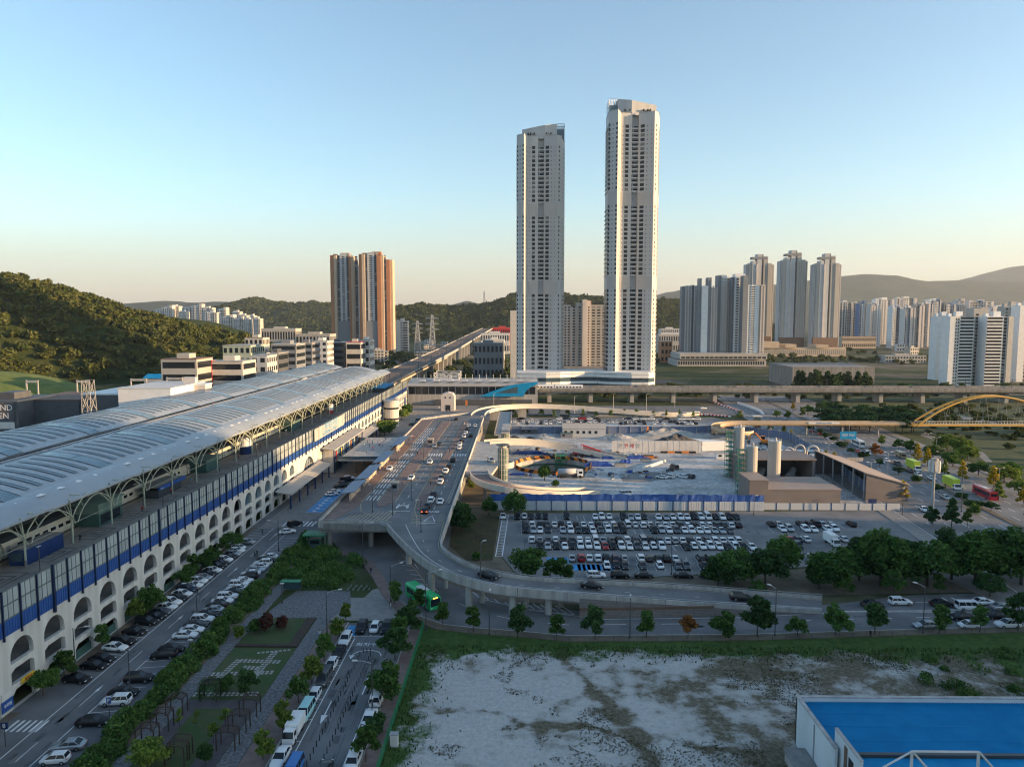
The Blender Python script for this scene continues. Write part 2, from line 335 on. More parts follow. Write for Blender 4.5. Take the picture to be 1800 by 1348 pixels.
def wood(name, pts, mat_, rng, nl=110, size=0.26, label=None):
    var = crown_variants(5, nl, rng, size); n = len(pts); out = []
    which = rng.integers(0, 5, n)
    for k in range(5):
        idx = np.where(which == k)[0]
        if not len(idx): continue
        B = var[k]; p = pts[idx]; a = rng.random(len(idx))*6.283; s = p[:,3]; h = s*(0.85+0.5*rng.random(len(idx)))
        x = B[None,:,0]*np.cos(a)[:,None]-B[None,:,1]*np.sin(a)[:,None]; y = B[None,:,0]*np.sin(a)[:,None]+B[None,:,1]*np.cos(a)[:,None]
        W = np.stack([x*s[:,None]+p[:,0:1], y*s[:,None]+p[:,1:2], B[None,:,2]*h[:,None]+p[:,2:3]], 2); out.append(W.reshape(-1,3))
    V = np.concatenate(out); o = obj(name, npmesh(name, V, np.arange(len(V)).reshape(-1,4), mat_), kind='stuff')
    if label: o['label'] = label; o['category'] = 'trees'
    return o
pts = []
gx, gy = np.meshgrid(np.arange(-900,-232,8.5), np.arange(400,905,8.5)); gx = gx.ravel()+rng.uniform(-4,4,gx.size); gy = gy.ravel()+rng.uniform(-4,4,gy.size)
hz = hill_h(gx, gy); keep = (hz > 0.15) & (gx > -0.86*gy-40)
# only slopes that can face the viewer
cyv = 700+170*np.clip((gx+760)/560, 0, 1); keep &= (gy < cyv+45)
P4 = np.stack([gx, gy, hz-1.0, rng.choice([3.6,4.6,5.6,6.6,8.2],gx.size)*rng.uniform(.85,1.15,gx.size)], 1)[keep]
wood('hillside_wood', P4, M['leaf_hill'], rng, 150, 0.22, 'dense mixed wood covering the steep hill on the left behind the station')
for nm, k, s0, s1, lab in (('wooded_hill',5200,5.0,8.5,'distant wood covering the low hill behind the skyscrapers'),('wooded_hills',3000,7,12,'distant wood on the far hills left of the orange towers')):
    V, nx, ny = RG[nm]; q = np.random.default_rng(k); j = q.uniform(0,nx-1.01,k); i = q.uniform(ny*.12,ny*.56,k); i0 = i.astype(int); j0 = j.astype(int); fi = (i-i0)[:,None]; fj = (j-j0)[:,None]
    p = (V[i0*nx+j0]*(1-fj)+V[i0*nx+j0+1]*fj)*(1-fi)+(V[(i0+1)*nx+j0]*(1-fj)+V[(i0+1)*nx+j0+1]*fj)*fi
    wood(nm+'_trees', np.concatenate([p-[0,0,2], q.uniform(s0,s1,(k,1))],1), M['leaf_hill2'], q, 34, .42, lab)
# unseen hill added at the right behind the camera to shade the foreground
nx, ny = 60, 40
X, Yg = np.meshgrid(np.linspace(330,900,nx), np.linspace(-520,122,ny))
ex = np.clip((X-330)/130,0,1)*np.clip((900-X)/200,0,1); ey = np.clip((122-Yg)/40,0,1)**0.6*np.clip((Yg+520)/120,0,1)
Z = 138*np.minimum(ex,1)**0.8*ey + (vnoise(X,Yg,40,5)-0.5)*10*np.clip(ex*ey*3,0,1) - 1
V = np.stack([X.ravel(), Yg.ravel(), Z.ravel()], 1)
obj('unseen_shade_hill', npmesh('unseen_shade_hill', V, [(i*nx+j, i*nx+j+1, (i+1)*nx+j+1, (i+1)*nx+j) for i in range(ny-1) for j in range(nx-1)], M['forest'], True), kind='structure')

X, Yg = np.meshgrid(np.linspace(-440,-250,40), np.linspace(400,520,26)); Z = 27*np.clip(1-((X+345)/78)**2-((Yg-462)/56)**2, 0, 1)**.8-.6+(vnoise(X,Yg,14,9)-.5)*1.6
obj('grass_bank', npmesh('grass_bank', np.stack([X.ravel(),Yg.ravel(),Z.ravel()],1), [(i*40+j,i*40+j+1,(i+1)*40+j+1,(i+1)*40+j) for i in range(25) for j in range(39)], mat('bank_grass', (0.075,0.12,0.025), .95, col2=(0.14,0.17,0.045), scale=.15, bump=.6, bscale=2), True), kind='structure')
# evening haze: closed box of thin air round the whole place
hz_ = MB().box(-14500,14500,-13500,13800,-1.5,1100).build('haze', bpy.data.materials.new('haze'), kind='stuff')
hm = hz_.data.materials[0]; hm.use_nodes = True; hm.node_tree.nodes.remove(hm.node_tree.nodes['Principled BSDF'])
pv = hm.node_tree.nodes.new('ShaderNodeVolumePrincipled'); pv.inputs['Color'].default_value = (0.78,0.88,1.0,1); pv.inputs['Density'].default_value = 4.2e-5; pv.inputs['Anisotropy'].default_value = 0.2
hm.node_tree.links.new(pv.outputs[0], hm.node_tree.nodes['Material Output'].inputs['Volume'])
# ================================================================== towers and apartment blocks
M['curtain'] = mat('curtain', (0.16,0.16,0.155), 0.4, var=0.3, scale=0.3, spec=0.3)
M['pane_dk'] = mat('pane_dk', (0.022,0.026,0.032), 0.3, var=0, spec=0.25)
M['tw_wall'] = mat('tower_wall', (0.44,0.437,0.43), 0.6, col2=(0.52,0.517,0.51), scale=0.15, streak=True)
M['tw_band'] = mat('tower_band', (0.44,0.425,0.405), 0.6, var=0.05, scale=0.1)
def face_windows(mb, p0, p1, t0, t1, z0, z1, out=0.06):
    """a window pane on the wall from p0 to p1 (outside is to the right of p0->p1), between fractions t0..t1"""
    dx, dy = p1[0]-p0[0], p1[1]-p0[1]; L = math.hypot(dx, dy); nx_, ny_ = dy/L, -dx/L
    a = (p0[0]+dx*t0+nx_*out, p0[1]+dy*t0+ny_*out); b = (p0[0]+dx*t1+nx_*out, p0[1]+dy*t1+ny_*out)
    mb.add([(*a,z0),(*b,z0),(*b,z1),(*a,z1)], [(0,1,2,3)])
def wall_ledge(mb, p0, p1, z0, z1, out=0.5):
    dx, dy = p1[0]-p0[0], p1[1]-p0[1]; L = math.hypot(dx, dy); nx_, ny_ = dy/L*out, -dx/L*out
    c0 = (p0[0]+nx_, p0[1]+ny_); c1 = (p1[0]+nx_, p1[1]+ny_)
    mb.add([(*p0,z0),(*p1,z0),(*c1,z0),(*c0,z0),(*p0,z1),(*p1,z1),(*c1,z1),(*c0,z1)], [(0,1,2,3),(4,5,6,7),(3,2,6,7),(0,3,7,4),(1,2,6,5)])
def supertower(px0, px1, pytop, pyshoulder, Y, label, flip, dark_left):
    xl = AT(px0, 600, Y)[0]; xr = AT(px1, 600, Y)[0]; W = xr-xl; k = W/41.0
    zs = AT(px0, pyshoulder, Y)[1]; zt = AT(px0, pytop, Y)[1]
    t = thing('skyscraper', label, 'skyscraper', ((xl+xr)/2, Y, 0), 0, 'twin skyscrapers beside the railway')
    P = [(-20.5,1),(-14.4,-5),(-10.9,4),(-2.5,5.2),(-2.5,8.6),(2.4,8.6),(2.4,5.2),(13.3,0),(16.9,3.4),(20.5,19),(11,30),(-13,29),(-20.5,19)]
    P = [(x*k, y*k) for x, y in P]; z0 = 14.0; zm = zs
    m = MB(); m.prism(P, 0.0, zs); m.build('wall', M['tw_wall'], t)
    # windows: (edge index, from, to, height share, kind)
    fh = 3.55; nf = int((zs-z0-5)/fh); win = MB(); bal = MB(); small = MB(); led = MB(); cur = MB()
    blank = {int(nf*0.36), int(nf*0.36)+1, int(nf*0.36)+2, int(nf*0.70), int(nf*0.70)+1, int(nf*0.70)+2}
    for f in range(nf):
        z = z0+1.0+f*fh; b = f in blank
        if b: continue
        e = lambda i: (P[i], P[i+1])
        for i, a, c in ((0,0.80,0.985),(0,0.05,0.2),(2,0.38,0.70),(6,0.12,0.38),(7,0.30,0.55),(8,0.14,0.24),(8,0.42,0.62),(8,0.75,0.9)):
            h = 2.45 if i in (2,6) else 1.9
            face_windows(win if R.random() > .16 else cur, *e(i), a, c, z, z+h)
        for i, a, c in ((0,0.42,0.54),(1,0.62,0.76),(2,0.13,0.2),(6,0.52,0.58),(6,0.80,0.84)):
            face_windows(small, *e(i), a, c, z+0.6, z+1.3)
        # loggia stack in the recess
        face_windows(win, P[4], P[5], 0.02, 0.98, z-0.2, z+2.3)
        bal.box(P[3][0]+0.02, P[6][0]-0.02, P[3][1]+0.35, P[3][1]+0.55, z-0.75, z+0.35)
        if R.random() < 0.5: bal.box(P[3][0]+0.8, P[3][0]+1.15, P[3][1]+0.6, P[3][1]+0.8, z+0.3, z+2.2)
        wall_ledge(led, P[8], P[9], z-0.9, z-0.3, 0.3)
        wall_ledge(led, P[12], P[0], z-0.9, z-0.3, 0.7 if dark_left else 0.2)
        if dark_left:
            face_windows(win, P[12], P[0], 0.03, 0.97, z-0.2, z+2.5, 0.1); face_windows(win, P[0], P[1], 0.0, 0.0+0.13, z-0.2, z+2.4)
    for o, n_, mm in ((win,'windows',M['pane_dk']),(cur,'curtained_windows',M['curtain']),(small,'small_windows',M['pane_dk']),(bal,'loggia_railings',M['tw_wall']),(led,'balcony_ledges',M['tw_wall'])):
        o.build(n_, mm, t, kind='stuff')
    # mechanical-floor bands
    for f0 in (int(nf*0.36), int(nf*0.70)):
        bd = MB()
        for i in (0,2,6,8): wall_ledge(bd, P[i], P[i+1], z0+f0*fh-0.3, z0+(f0+3)*fh-0.5, 0.12)
        bd.build('louvre_band', M['tw_band'], t)
    # crown
    s = -1 if flip else 1
    C = [(-13*k*s,8*k),(-3*k*s,5.4*k),(16*k*s,9*k),(16*k*s,24*k),(-13*k*s,24*k)]
    if flip: C = C[::-1]
    hi = zt-zs
    def ct(x, y): return zs + hi*(0.62+0.36*(-x*s/k+16)/29)
    c = MB(); c.prism(C, zs-0.5, ct); c.build('penthouse', M['tw_wall'], t)
    gl = MB(); gx0, gx1 = sorted((-13.3*k*s, -19.5*k*s)); gl.box(gx0, gx1, 8*k, 24*k, zs-0.3, zs+hi*0.6); gl.build('crown_glazing', M['glass_blue'], t)
    fr = MB(); za = zs+hi*0.6; zb = zs+hi*0.98
    for i in range(6):
        x = lerp(gx0, gx1, i/5)
        for y in (8*k, 16*k, 24*k): fr.tube((x,y,za),(x,y,zb),0.16,n=4)
    for z in (za+(zb-za)*0.5, zb):
        for y in (8*k, 16*k, 24*k): fr.tube((gx0,y,z),(gx1,y,z),0.16,n=4)
        for x in (gx0, gx1): fr.tube((x,8*k,z),(x,24*k,z),0.16,n=4)
    fr.build('roof_lattice', M['steel'], t)
    v = MB()
    for x in (-8,-4.5,6,9,11): v.box(x*k*s-0.5, x*k*s+0.5, 5*k, 9*k, zs+3, zs+4.2)
    v.build('vents', M['black'], t, kind='stuff')
    pr = MB()
    for i in range(len(P)): 
        if i not in (3,4,5): wall_ledge(pr, P[i], P[(i+1)%len(P)], zs-0.4, zs+1.3, -0.3)
    pr.build('parapet', M['tw_wall'], t)
    return t
supertower(908, 993, 213, 240, 600, 'left and shorter of the twin white skyscrapers beyond the railway', True, False)
supertower(1066, 1161, 168, 198, 590, 'right and taller of the twin white skyscrapers beyond the railway', False, True)
# curved glass podium between them
t = thing('podium', 'low white banded glass podium joining the feet of the twin skyscrapers', 'podium', (50,575,0))
pod = [(909,0),(960,-3),(985,-1),(1005,5),(1030,9),(1052,8),(1075,0),(1110,-4),(1140,-4),(1153,2)]
front = [(AT(a,650,572)[0]-50, d) for a, d in pod]; poly = front+[(front[-1][0],40),(front[0][0],40)]
MB().prism([(x, y+1.2) for x, y in front]+[(front[-1][0],40),(front[0][0],40)], 0, 16.4).build('glazing', M['glass_blue'], t)
for z0, z1, o in ((3.5,5.2,0.3),(8.2,10.2,0.0),(13.6,16.2,-0.4),(16.6,18.0,0.6)):
    MB().prism([(x, y+o) for x, y in front]+[(front[-1][0],39),(front[0][0],39)], z0, z1).build('floor_band', M['white'], t)

def apartment(name, label, px0, px1, pytop, Y, segs, floors, depth=16, group=None, z0=0.0, yaw=0.0, topmat=None, cat='apartment block', cap=True):
    """segs: list of (share of width, material key, style, forward offset m, extra height m) from left to right"""
    x0 = AT(px0, 600, Y)[0]; x1 = AT(px1, 600, Y)[0]; W = x1-x0; zt = AT(px0, pytop, Y)[1]
    t = thing(name, label, cat, ((x0+x1)/2, Y, 0), yaw, group)
    tot = sum(s[0] for s in segs); x = -W/2; fh = (zt-z0-1.5)/floors
    walls = {}; win0 = MB(); cur = MB(); led = MB()
    for sh, mk, st, off, eh in segs:
        w_ = W*sh/tot; xa, xb = x, x+w_; x = xb
        walls.setdefault(mk, MB()).box(xa+0.02, xb-0.02, -off, depth-off*0.3, 0, zt+eh)
        p0, p1 = (xa, -off), (xb, -off)
        for f in range(floors):
            z = z0+1.0+f*fh; win = win0 if R.random() > .14 else cur
            if st == 'w1': face_windows(win, p0, p1, 0.3, 0.7, z, z+fh*0.55)
            elif st == 'w2': face_windows(win, p0, p1, 0.14, 0.40, z, z+fh*0.5); face_windows(win, p0, p1, 0.60, 0.86, z, z+fh*0.5)
            elif st == 'w3':
                for q in range(3): face_windows(win, p0, p1, 0.08+q*0.32, 0.28+q*0.32, z, z+fh*0.5)
            elif st == 'band': face_windows(win, p0, p1, 0.06, 0.94, z, z+fh*0.52)
            elif st == 'bal':
                face_windows(win, p0, p1, 0.03, 0.97, z+fh*0.25, z+fh*0.85); wall_ledge(led, p0, p1, z-fh*0.15, z+fh*0.22, 0.9)
            elif st == 'slot': face_windows(win, p0, p1, 0.2, 0.8, z-0.1, z+fh*0.8)
            elif st == 'dot': face_windows(win, p0, p1, 0.42, 0.58, z+0.4, z+fh*0.45)
        win = win0
        if st == 'stripe': face_windows(win, p0, p1, 0.3, 0.7, z0, zt+eh-2)
    # right-hand side faces
    st = segs[-1]; p0, p1 = (W/2-0.02, -st[3]), (W/2-0.02, depth-st[3]*0.3)
    for f in range(floors):
        z = z0+1.0+f*fh
        if st[2] not in ('none','stripe'):
            for a in (0.15, 0.45, 0.75): face_windows(win, p0, p1, a, a+0.1, z, z+fh*0.5)
    for mk, m in walls.items(): m.build('wall', M[mk], t)
    win = win0
    if cur.f: cur.build('curtained_windows', M['curtain'], t, kind='stuff')
    if win.f: win.build('windows', M['pane_dk'], t, kind='stuff')
    if led.f: led.build('balconies', M['white'], t, kind='stuff')
    if cap:
        for a, b, h in ((-.12,.16,4.5),(-.42,-.3,2.6)): MB().box(W*a, W*b, 3, depth*.65, zt-.1, zt+h).build('stair_head', M[topmat or segs[0][1]], t)
    return t
M['terra'] = mat('terracotta', (0.40,0.18,0.085), 0.65, var=0.06, scale=0.1)
M['terra2'] = mat('terracotta_pale_lit', (0.50,0.39,0.28), 0.65, var=0.06, scale=0.1)  # pale terracotta; on the orange towers it paints in the sunlit strips
M['bluegrey'] = mat('bluegrey', (0.44,0.455,0.47), 0.6, var=0.06, scale=0.1)
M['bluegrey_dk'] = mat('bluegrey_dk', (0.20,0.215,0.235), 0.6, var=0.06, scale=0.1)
M['pinkwhite'] = mat('pinkwhite', (0.56,0.51,0.48), 0.65, var=0.05, scale=0.1)
M['brownroof'] = mat('brownroof', (0.16,0.10,0.07), 0.7, var=0.1)
M['warmgrey'] = mat('warmgrey', (0.40,0.38,0.35), 0.65, var=0.05, scale=0.1)
M['facadeblue'] = mat('facadeblue', (0.09,0.17,0.33), 0.6, var=0.08, scale=0.1)
# orange pair on the left (sunlit end walls painted in as paler strips)
def dark_base(t, W, d, z):
    m = MB(); m.box(-W/2-0.05, W/2+0.05, -d-0.08, -d+2, 0, z); m.build('base_cladding', M['bluegrey_dk'], t)
o1 = apartment('apartment_tower', 'left tower of the orange and grey apartment pair beyond the low offices', 584, 632, 449, 1260, [(6,'terra','none',3,0),(4,'terra2','none',4,0),(5,'bluegrey_dk','slot',1,0),(10,'bluegrey','w1',2,3),(4,'bluegrey_dk','slot',1,3),(3,'terra','none',3,-1),(4,'terra2','none',2,-1),(7,'bluegrey','slot',-3,-8)], 45, 24, 'orange apartment towers')
o2 = apartment('apartment_tower', 'right tower of the orange and grey apartment pair beyond the low offices', 634, 691, 447, 1230, [(5,'terra','none',3,0),(5,'terra2','none',4,0),(4,'bluegrey_dk','slot',1,0),(11,'bluegrey','w1',2,3),(5,'bluegrey_dk','slot',1,3),(7,'terra','none',4,-2),(4,'terra2','none',2,-2),(4,'bluegrey_dk','slot',-2,-8),(6,'terra','none',-1,-9),(4,'terra2','none',-4,-9)], 45, 24, 'orange apartment towers')
for o, a, b in ((o1,0.34,0.60),(o2,0.27,0.60)):
    W = (632-584)/F*1260 if o is o1 else (691-634)/F*1230
    m = MB(); m.box(-W/2+W*0.2, -W/2+W*0.66, -2.3, -1.0, 0, 58); m.build('base_cladding', M['bluegrey_dk'], o)
apartment('office_slab', 'white slab building right of the orange apartment towers', 696, 717, 564, 1350, [(8,'offwhite','none',0,0),(4,'bluegrey','w2',0,0),(9,'pinkwhite','band',0,0)], 12, 16, cat='building')
# block between the twin towers
apartment('apartment_block', 'pale apartment block with brown roof seen between the twin skyscrapers', 990, 1066, 536, 700, [(10,'pinkwhite','w2',0,0),(8,'pinkwhite','w1',1.5,-2),(7,'warmgrey','w1',4,2),(6,'pinkwhite','none',6,5),(5,'pinkwhite','w1',3,4),(22,'warmgrey','w3',2,0)], 22, 18, topmat='brownroof', z0=14)
m = MB(); xa = AT(992,600,690)[0]; xb = AT(1066,600,690)[0]; m.box(xa, xb, 680, 700, 0, 15); m.box(xa+12, xb-2, 676, 682, 6, 14); m.build('podium_block', M['concrete_dk'], label='dark stone podium in front of the pale block between the skyscrapers', cat='building')
apartment('apartment_block', 'narrow blank white end wall showing left of the shorter skyscraper', 897, 930, 546, 680, [(1,'offwhite','none',0,0)], 20, 30, cap=False)
# right-hand group
grp = 'grey and white apartment slabs right of the skyscrapers'
def ap_r(px0, px1, top, Y, label, segs, fl=28, z0=16): return apartment('apartment_block', label, px0, px1, top, Y, segs, fl, 12, grp, z0=z0, cap=False)
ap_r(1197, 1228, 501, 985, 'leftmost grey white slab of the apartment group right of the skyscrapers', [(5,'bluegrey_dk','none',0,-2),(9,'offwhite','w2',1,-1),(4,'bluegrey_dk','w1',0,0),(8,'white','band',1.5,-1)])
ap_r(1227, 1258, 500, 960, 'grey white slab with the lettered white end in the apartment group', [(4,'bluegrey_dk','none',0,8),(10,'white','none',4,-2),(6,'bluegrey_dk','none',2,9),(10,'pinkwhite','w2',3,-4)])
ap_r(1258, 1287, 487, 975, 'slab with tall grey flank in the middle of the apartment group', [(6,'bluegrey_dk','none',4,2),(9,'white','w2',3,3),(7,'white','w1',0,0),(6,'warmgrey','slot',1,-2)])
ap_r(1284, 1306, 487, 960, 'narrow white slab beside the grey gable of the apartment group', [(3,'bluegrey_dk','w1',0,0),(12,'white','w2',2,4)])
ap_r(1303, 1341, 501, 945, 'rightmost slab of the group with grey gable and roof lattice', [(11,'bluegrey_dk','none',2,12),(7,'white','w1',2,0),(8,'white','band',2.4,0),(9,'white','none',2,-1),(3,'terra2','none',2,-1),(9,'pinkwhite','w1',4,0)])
t = thing('podium_block', 'long two storey shop podium under the grey white apartment slabs', 'building', (AT(1268,600,930)[0],925,0))
m = MB(); m.box(-57,57,0,60,0,8); m.box(-55,57,-3,55,9.5,16.5); m.build('wall', M['warmgrey'], t)
m = MB()
for i in range(36): m.box(-56+i*3.1, -54.2+i*3.1, -0.1, 0.2, 2, 6.6)
for i in range(18): m.box(-53+i*6.1, -48.2+i*6.1, -3.1, 0, 10.4, 12.6)
m.build('windows', M['glass'], t, kind='stuff')
def tower_r(px0, px1, top, Y, label):
    k = (px1-px0)
    t = apartment('apartment_tower', label, px0, px1, top+13, Y, [(5,'bluegrey','w2',1,0),(5,'warmgrey','none',2,2),(6,'bluegrey','none',3,6),(2,'pinkwhite','none',4,0),(7,'bluegrey','none',2,18),(3,'bluegrey_dk','slot',0,18),(7,'warmgrey','dot',2,14),(6,'warmgrey','none',3,2),(4,'pinkwhite','w1',2,0)], 46, 13, 'three slim apartment towers', cap=False)
    m = MB(); W = k/F*Y; m.box(-W*0.28, W*0.25, -2.4, 12, AT(px0, top+4, Y)[1], AT(px0, top, Y)[1]); m.build('roof_cap', M['bluegrey_dk'], t)
    m = MB(); m.box(-W*0.45, W*0.45, -4.15, 2, 0, 30); m.build('base_cladding', M['brownroof'], t)
tower_r(1307, 1356, 452, 1290, 'left of the three slim apartment towers, partly behind the slabs')
tower_r(1366, 1414, 446, 1230, 'middle and tallest of the three slim apartment towers')
tower_r(1425, 1473, 452, 1210, 'right of the three slim apartment towers')
t = thing('shopping_podium', 'terracotta and cream shop podium under the three slim towers', 'building', (AT(1410,600,1180)[0],1175,0))
m = MB(); m.box(-78,70,0,40,0,14); m.build('wall', M['terra2'], t)
for a, b, h in ((-70,-40,24),(-30,-12,20),(20,40,19)): MB().box(a,b,-3+.05*a/10,30,14,h).build('upper_wall', M['terra2'], t)
m = MB()
for i in range(44): m.box(-76+i*3.3, -74.6+i*3.3, -0.12, 0.2, 3, 11)
m.build('windows', M['bluegrey_dk'], t, kind='stuff')
# far-right estate
styles = [('bluegrey','w2'),('warmgrey','band'),('offwhite','w2'),('facadeblue','slot'),('pinkwhite','w1'),('bluegrey_dk','slot'),('white','w1'),('pinkwhite','none'),('offwhite','slot')]
rr = random.Random(21)
for i in range(26):
    a = 1478+i*12.5+rr.uniform(-4,4); apartment('apartment_block', f'{nth(i)} block of the hazy rear row in the far estate', a, a+rr.uniform(11,20), rr.uniform(534,552), 2350+rr.uniform(-200,250), [(3,'bluegrey','w1',0,0),(5,rr.choice(['offwhite','white','warmgrey','pinkwhite']),rr.choice(['w2','band','slot']),1,rr.choice([0,4])),(2,'cream','none',2,0)], 20, 18, 'hazy rear row of the far estate', cap=False)
est = [(1470,1496,531,1750),(1492,1512,533,1850),(1508,1530,532,1700),(1527,1546,535,1620),(1536,1568,526,1760),(1566,1584,540,1500),(1572,1608,524,1800),(1588,1606,541,1450),(1606,1622,536,1560),(1618,1636,534,1600),(1630,1650,528,1700),(1650,1676,535,1780),(1668,1692,536,1850),(1676,1702,528,1900),(1700,1742,530,1830),(1738,1770,541,1600),(1774,1806,538,1400)]
for i, (a, b, tp, Y) in enumerate(est):
    segs = []
    for q in range(rr.randint(4,6)):
        mk, st = rr.choice(styles); segs.append((rr.uniform(2,6), mk, st, rr.uniform(0,3), rr.choice([0,0,3,-2])))
    segs.append((2.5,'pinkwhite','none',2,0))
    apartment('apartment_block', f'{nth(i)} block from the left in the far apartment estate under the mountain', a, b, tp, Y, segs, 26, 20, 'far apartment estate under the mountain')
# pale stepped flats at right
def flats(px0, px1, top, Y, label, segs, fl=21): return apartment('apartment_block', label, px0, px1, top, Y, segs, fl, 11, 'old white balcony flats near the arch bridge', cap=True)
flats(1644, 1676, 556, 720, 'leftmost white balcony flats behind the front blocks at right', [(5,'white','none',2,0),(4,'warmgrey','w2',1,0),(9,'white','bal',1,-2)])
flats(1665, 1708, 556, 655, 'front white balcony flats with tall blank left gable', [(6,'white','none',3,0),(6,'offwhite','w2',2,0),(16,'white','bal',2,-1)])
flats(1708, 1733, 548, 662, 'grey stair core with small windows between the white balcony flats', [(5,'warmgrey','w1',1,3),(5,'warmgrey','dot',1,4)])
flats(1730, 1776, 556, 650, 'front white balcony flats with sunlit right gable', [(16,'white','bal',2,0),(5,'offwhite','slot',2,0),(5,'cream','none',3,0)])
flats(1762, 1800, 538, 740, 'tall white flats at the right edge behind the balcony blocks', [(8,'warmgrey','w2',0,0),(10,'white','none',3,0)])
flats(1786, 1830, 537, 700, 'white flats cut off by the right edge of the view', [(6,'white','none',3,0),(4,'warmgrey','w2',2,0),(12,'white','bal',2,0)])
# far-left estate
rr = random.Random(5)
est = [(272,292,545,2150),(288,306,540,2100),(300,318,538,2120),(316,330,548,2000),(322,344,541,2080),(340,358,538,2060),(356,376,541,1980),(362,384,549,1900),(384,400,544,1960),(390,412,557,1820),(410,424,548,1900),(412,430,560,1800),(422,436,554,1840),(430,444,561,1780),(440,449,555,1800),(446,459,560,1760)]
for i, (a, b, tp, Y) in enumerate(est):
    st = rr.choice(['w2','w3','w1','band'])
    apartment('apartment_block', f'{nth(i)} block from the left in the white estate behind the wooded hill', a, b, tp, Y, [(4,'bluegrey','w1',0,0),(8,'offwhite',st,1,0),(2,'bluegrey_dk','slot',0,0),(5,'cream','w1',3,rr.choice([0,6]))], 20, 20, 'white estate behind the wooded hill')
# ================================================================== railway station on the left
XF = -78.5; BAY = 7.75; Y0S, Y1S = 65.0, 488.0
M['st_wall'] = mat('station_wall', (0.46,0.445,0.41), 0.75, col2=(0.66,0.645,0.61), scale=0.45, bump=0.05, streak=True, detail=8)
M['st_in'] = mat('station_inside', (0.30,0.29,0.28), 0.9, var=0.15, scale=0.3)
M['platform'] = mat('platform', (0.20,0.175,0.15), 0.9, col2=(0.29,0.255,0.22), scale=0.35)
M['platform_dk'] = mat('platform_dk', (0.09,0.085,0.08), 0.9, var=0.1)
M['roof_metal'] = mat('roof_metal', (0.30,0.335,0.365), 0.42, 0.2, col2=(0.38,0.41,0.435), scale=0.08, lo=0.3, hi=0.7)
M['roof_glass'] = mat('roof_glass', (0.13,0.20,0.25), 0.22, 0.1, col2=(0.20,0.28,0.33), scale=0.3)
M['panel_glass'] = mat('panel_glass', (0.37,0.42,0.425), 0.35, var=0.18, scale=0.5, rnd=0.15)
M['frame_dk'] = mat('frame_dk', (0.12,0.14,0.15), 0.5, var=0.1)
M['navy'] = mat('navy_steel', (0.010,0.022,0.065), 0.5, var=0.1)
M['cabin'] = mat('cabin_green', (0.13,0.20,0.165), 0.5, var=0.1)
M['mint'] = mat('mint', (0.40,0.44,0.34), 0.5, var=0.1)
M['mint_dk'] = mat('mint_dk', (0.05,0.11,0.095), 0.5, var=0.1)
st = thing('railway_station', 'long white arcaded railway station with twin vaulted roofs on the left', 'station', (0,0,0))
# one arcade bay: opening 5.2 wide, three storeys; local y from 0 to BAY, x=0 outside face, wall thickness 0.7
def bay_mesh(glazed):
    m = MB(); T = 0.75; a, b = (BAY-5.2)/2, (BAY+5.2)/2; top = 12.3; n = 10
    def q(y0, y1, z0, z1): m.add([(0,y0,z0),(0,y1,z0),(0,y1,z1),(0,y0,z1)], [(0,1,2,3)])
    q(0, a, 0, top); q(b, BAY, 0, top); q(a, b, 2.85, 3.75); q(a, b, 6.2, 7.1)
    arc = [((a+b)/2 - 2.6*math.cos(math.pi*i/n), 8.0+2.55*math.sin(math.pi*i/n)) for i in range(n+1)]
    q(a, b, 10.75, top)
    for (y0,z0),(y1,z1) in zip(arc[:-1], arc[1:]): m.add([(0,y0,z0),(0,y1,z1),(0,y1,10.75),(0,y0,10.75)], [(0,1,2,3)])
    ring = [(a,7.1)]+arc+[(b,7.1)]
    for (y0,z0),(y1,z1) in zip(ring, ring[1:]+ring[:1]): m.add([(0,y0,z0),(0,y1,z1),(-T,y1,z1),(-T,y0,z0)], [(0,1,2,3)])
    for z0, z1, ch in ((3.75,6.2,0.5),(0,2.85,0.9)):
        r = [(a,z0),(a,z1-ch),(a+0.9,z1),(b-0.9,z1),(b,z1-ch),(b,z0)]
        for (y0,z0_),(y1,z1_) in zip(r, r[1:]+r[:1]): m.add([(0,y0,z0_),(0,y1,z1_),(-T,y1,z1_),(-T,y0,z0_)], [(0,1,2,3)])
        m.add([(0,a,z1-ch),(0,a+0.9,z1),(0,a,z1)], [(0,1,2)]); m.add([(0,b,z1-ch),(0,b,z1),(0,b-0.9,z1)], [(0,1,2)])
    return m.mesh('arcade_bay', M['st_wall'])
bm_ = bay_mesh(False); n_b = int((Y1S-Y0S)/BAY)
ENT = (248.0, 276.0)                                       # big entrance arch
for i in range(n_b):
    y = 107.62 - 5*BAY + i*BAY
    if ENT[0]-1 < y+BAY/2 < ENT[1]: continue
    obj('arcade_bay', bm_, st, (XF, y, 0))
yA = 107.62 - 5*BAY; YEND = yA+n_b*BAY
skip = [yA+i*BAY for i in range(n_b) if ENT[0]-1 < yA+i*BAY+BAY/2 < ENT[1]]; e0, e1 = skip[0], skip[-1]+BAY
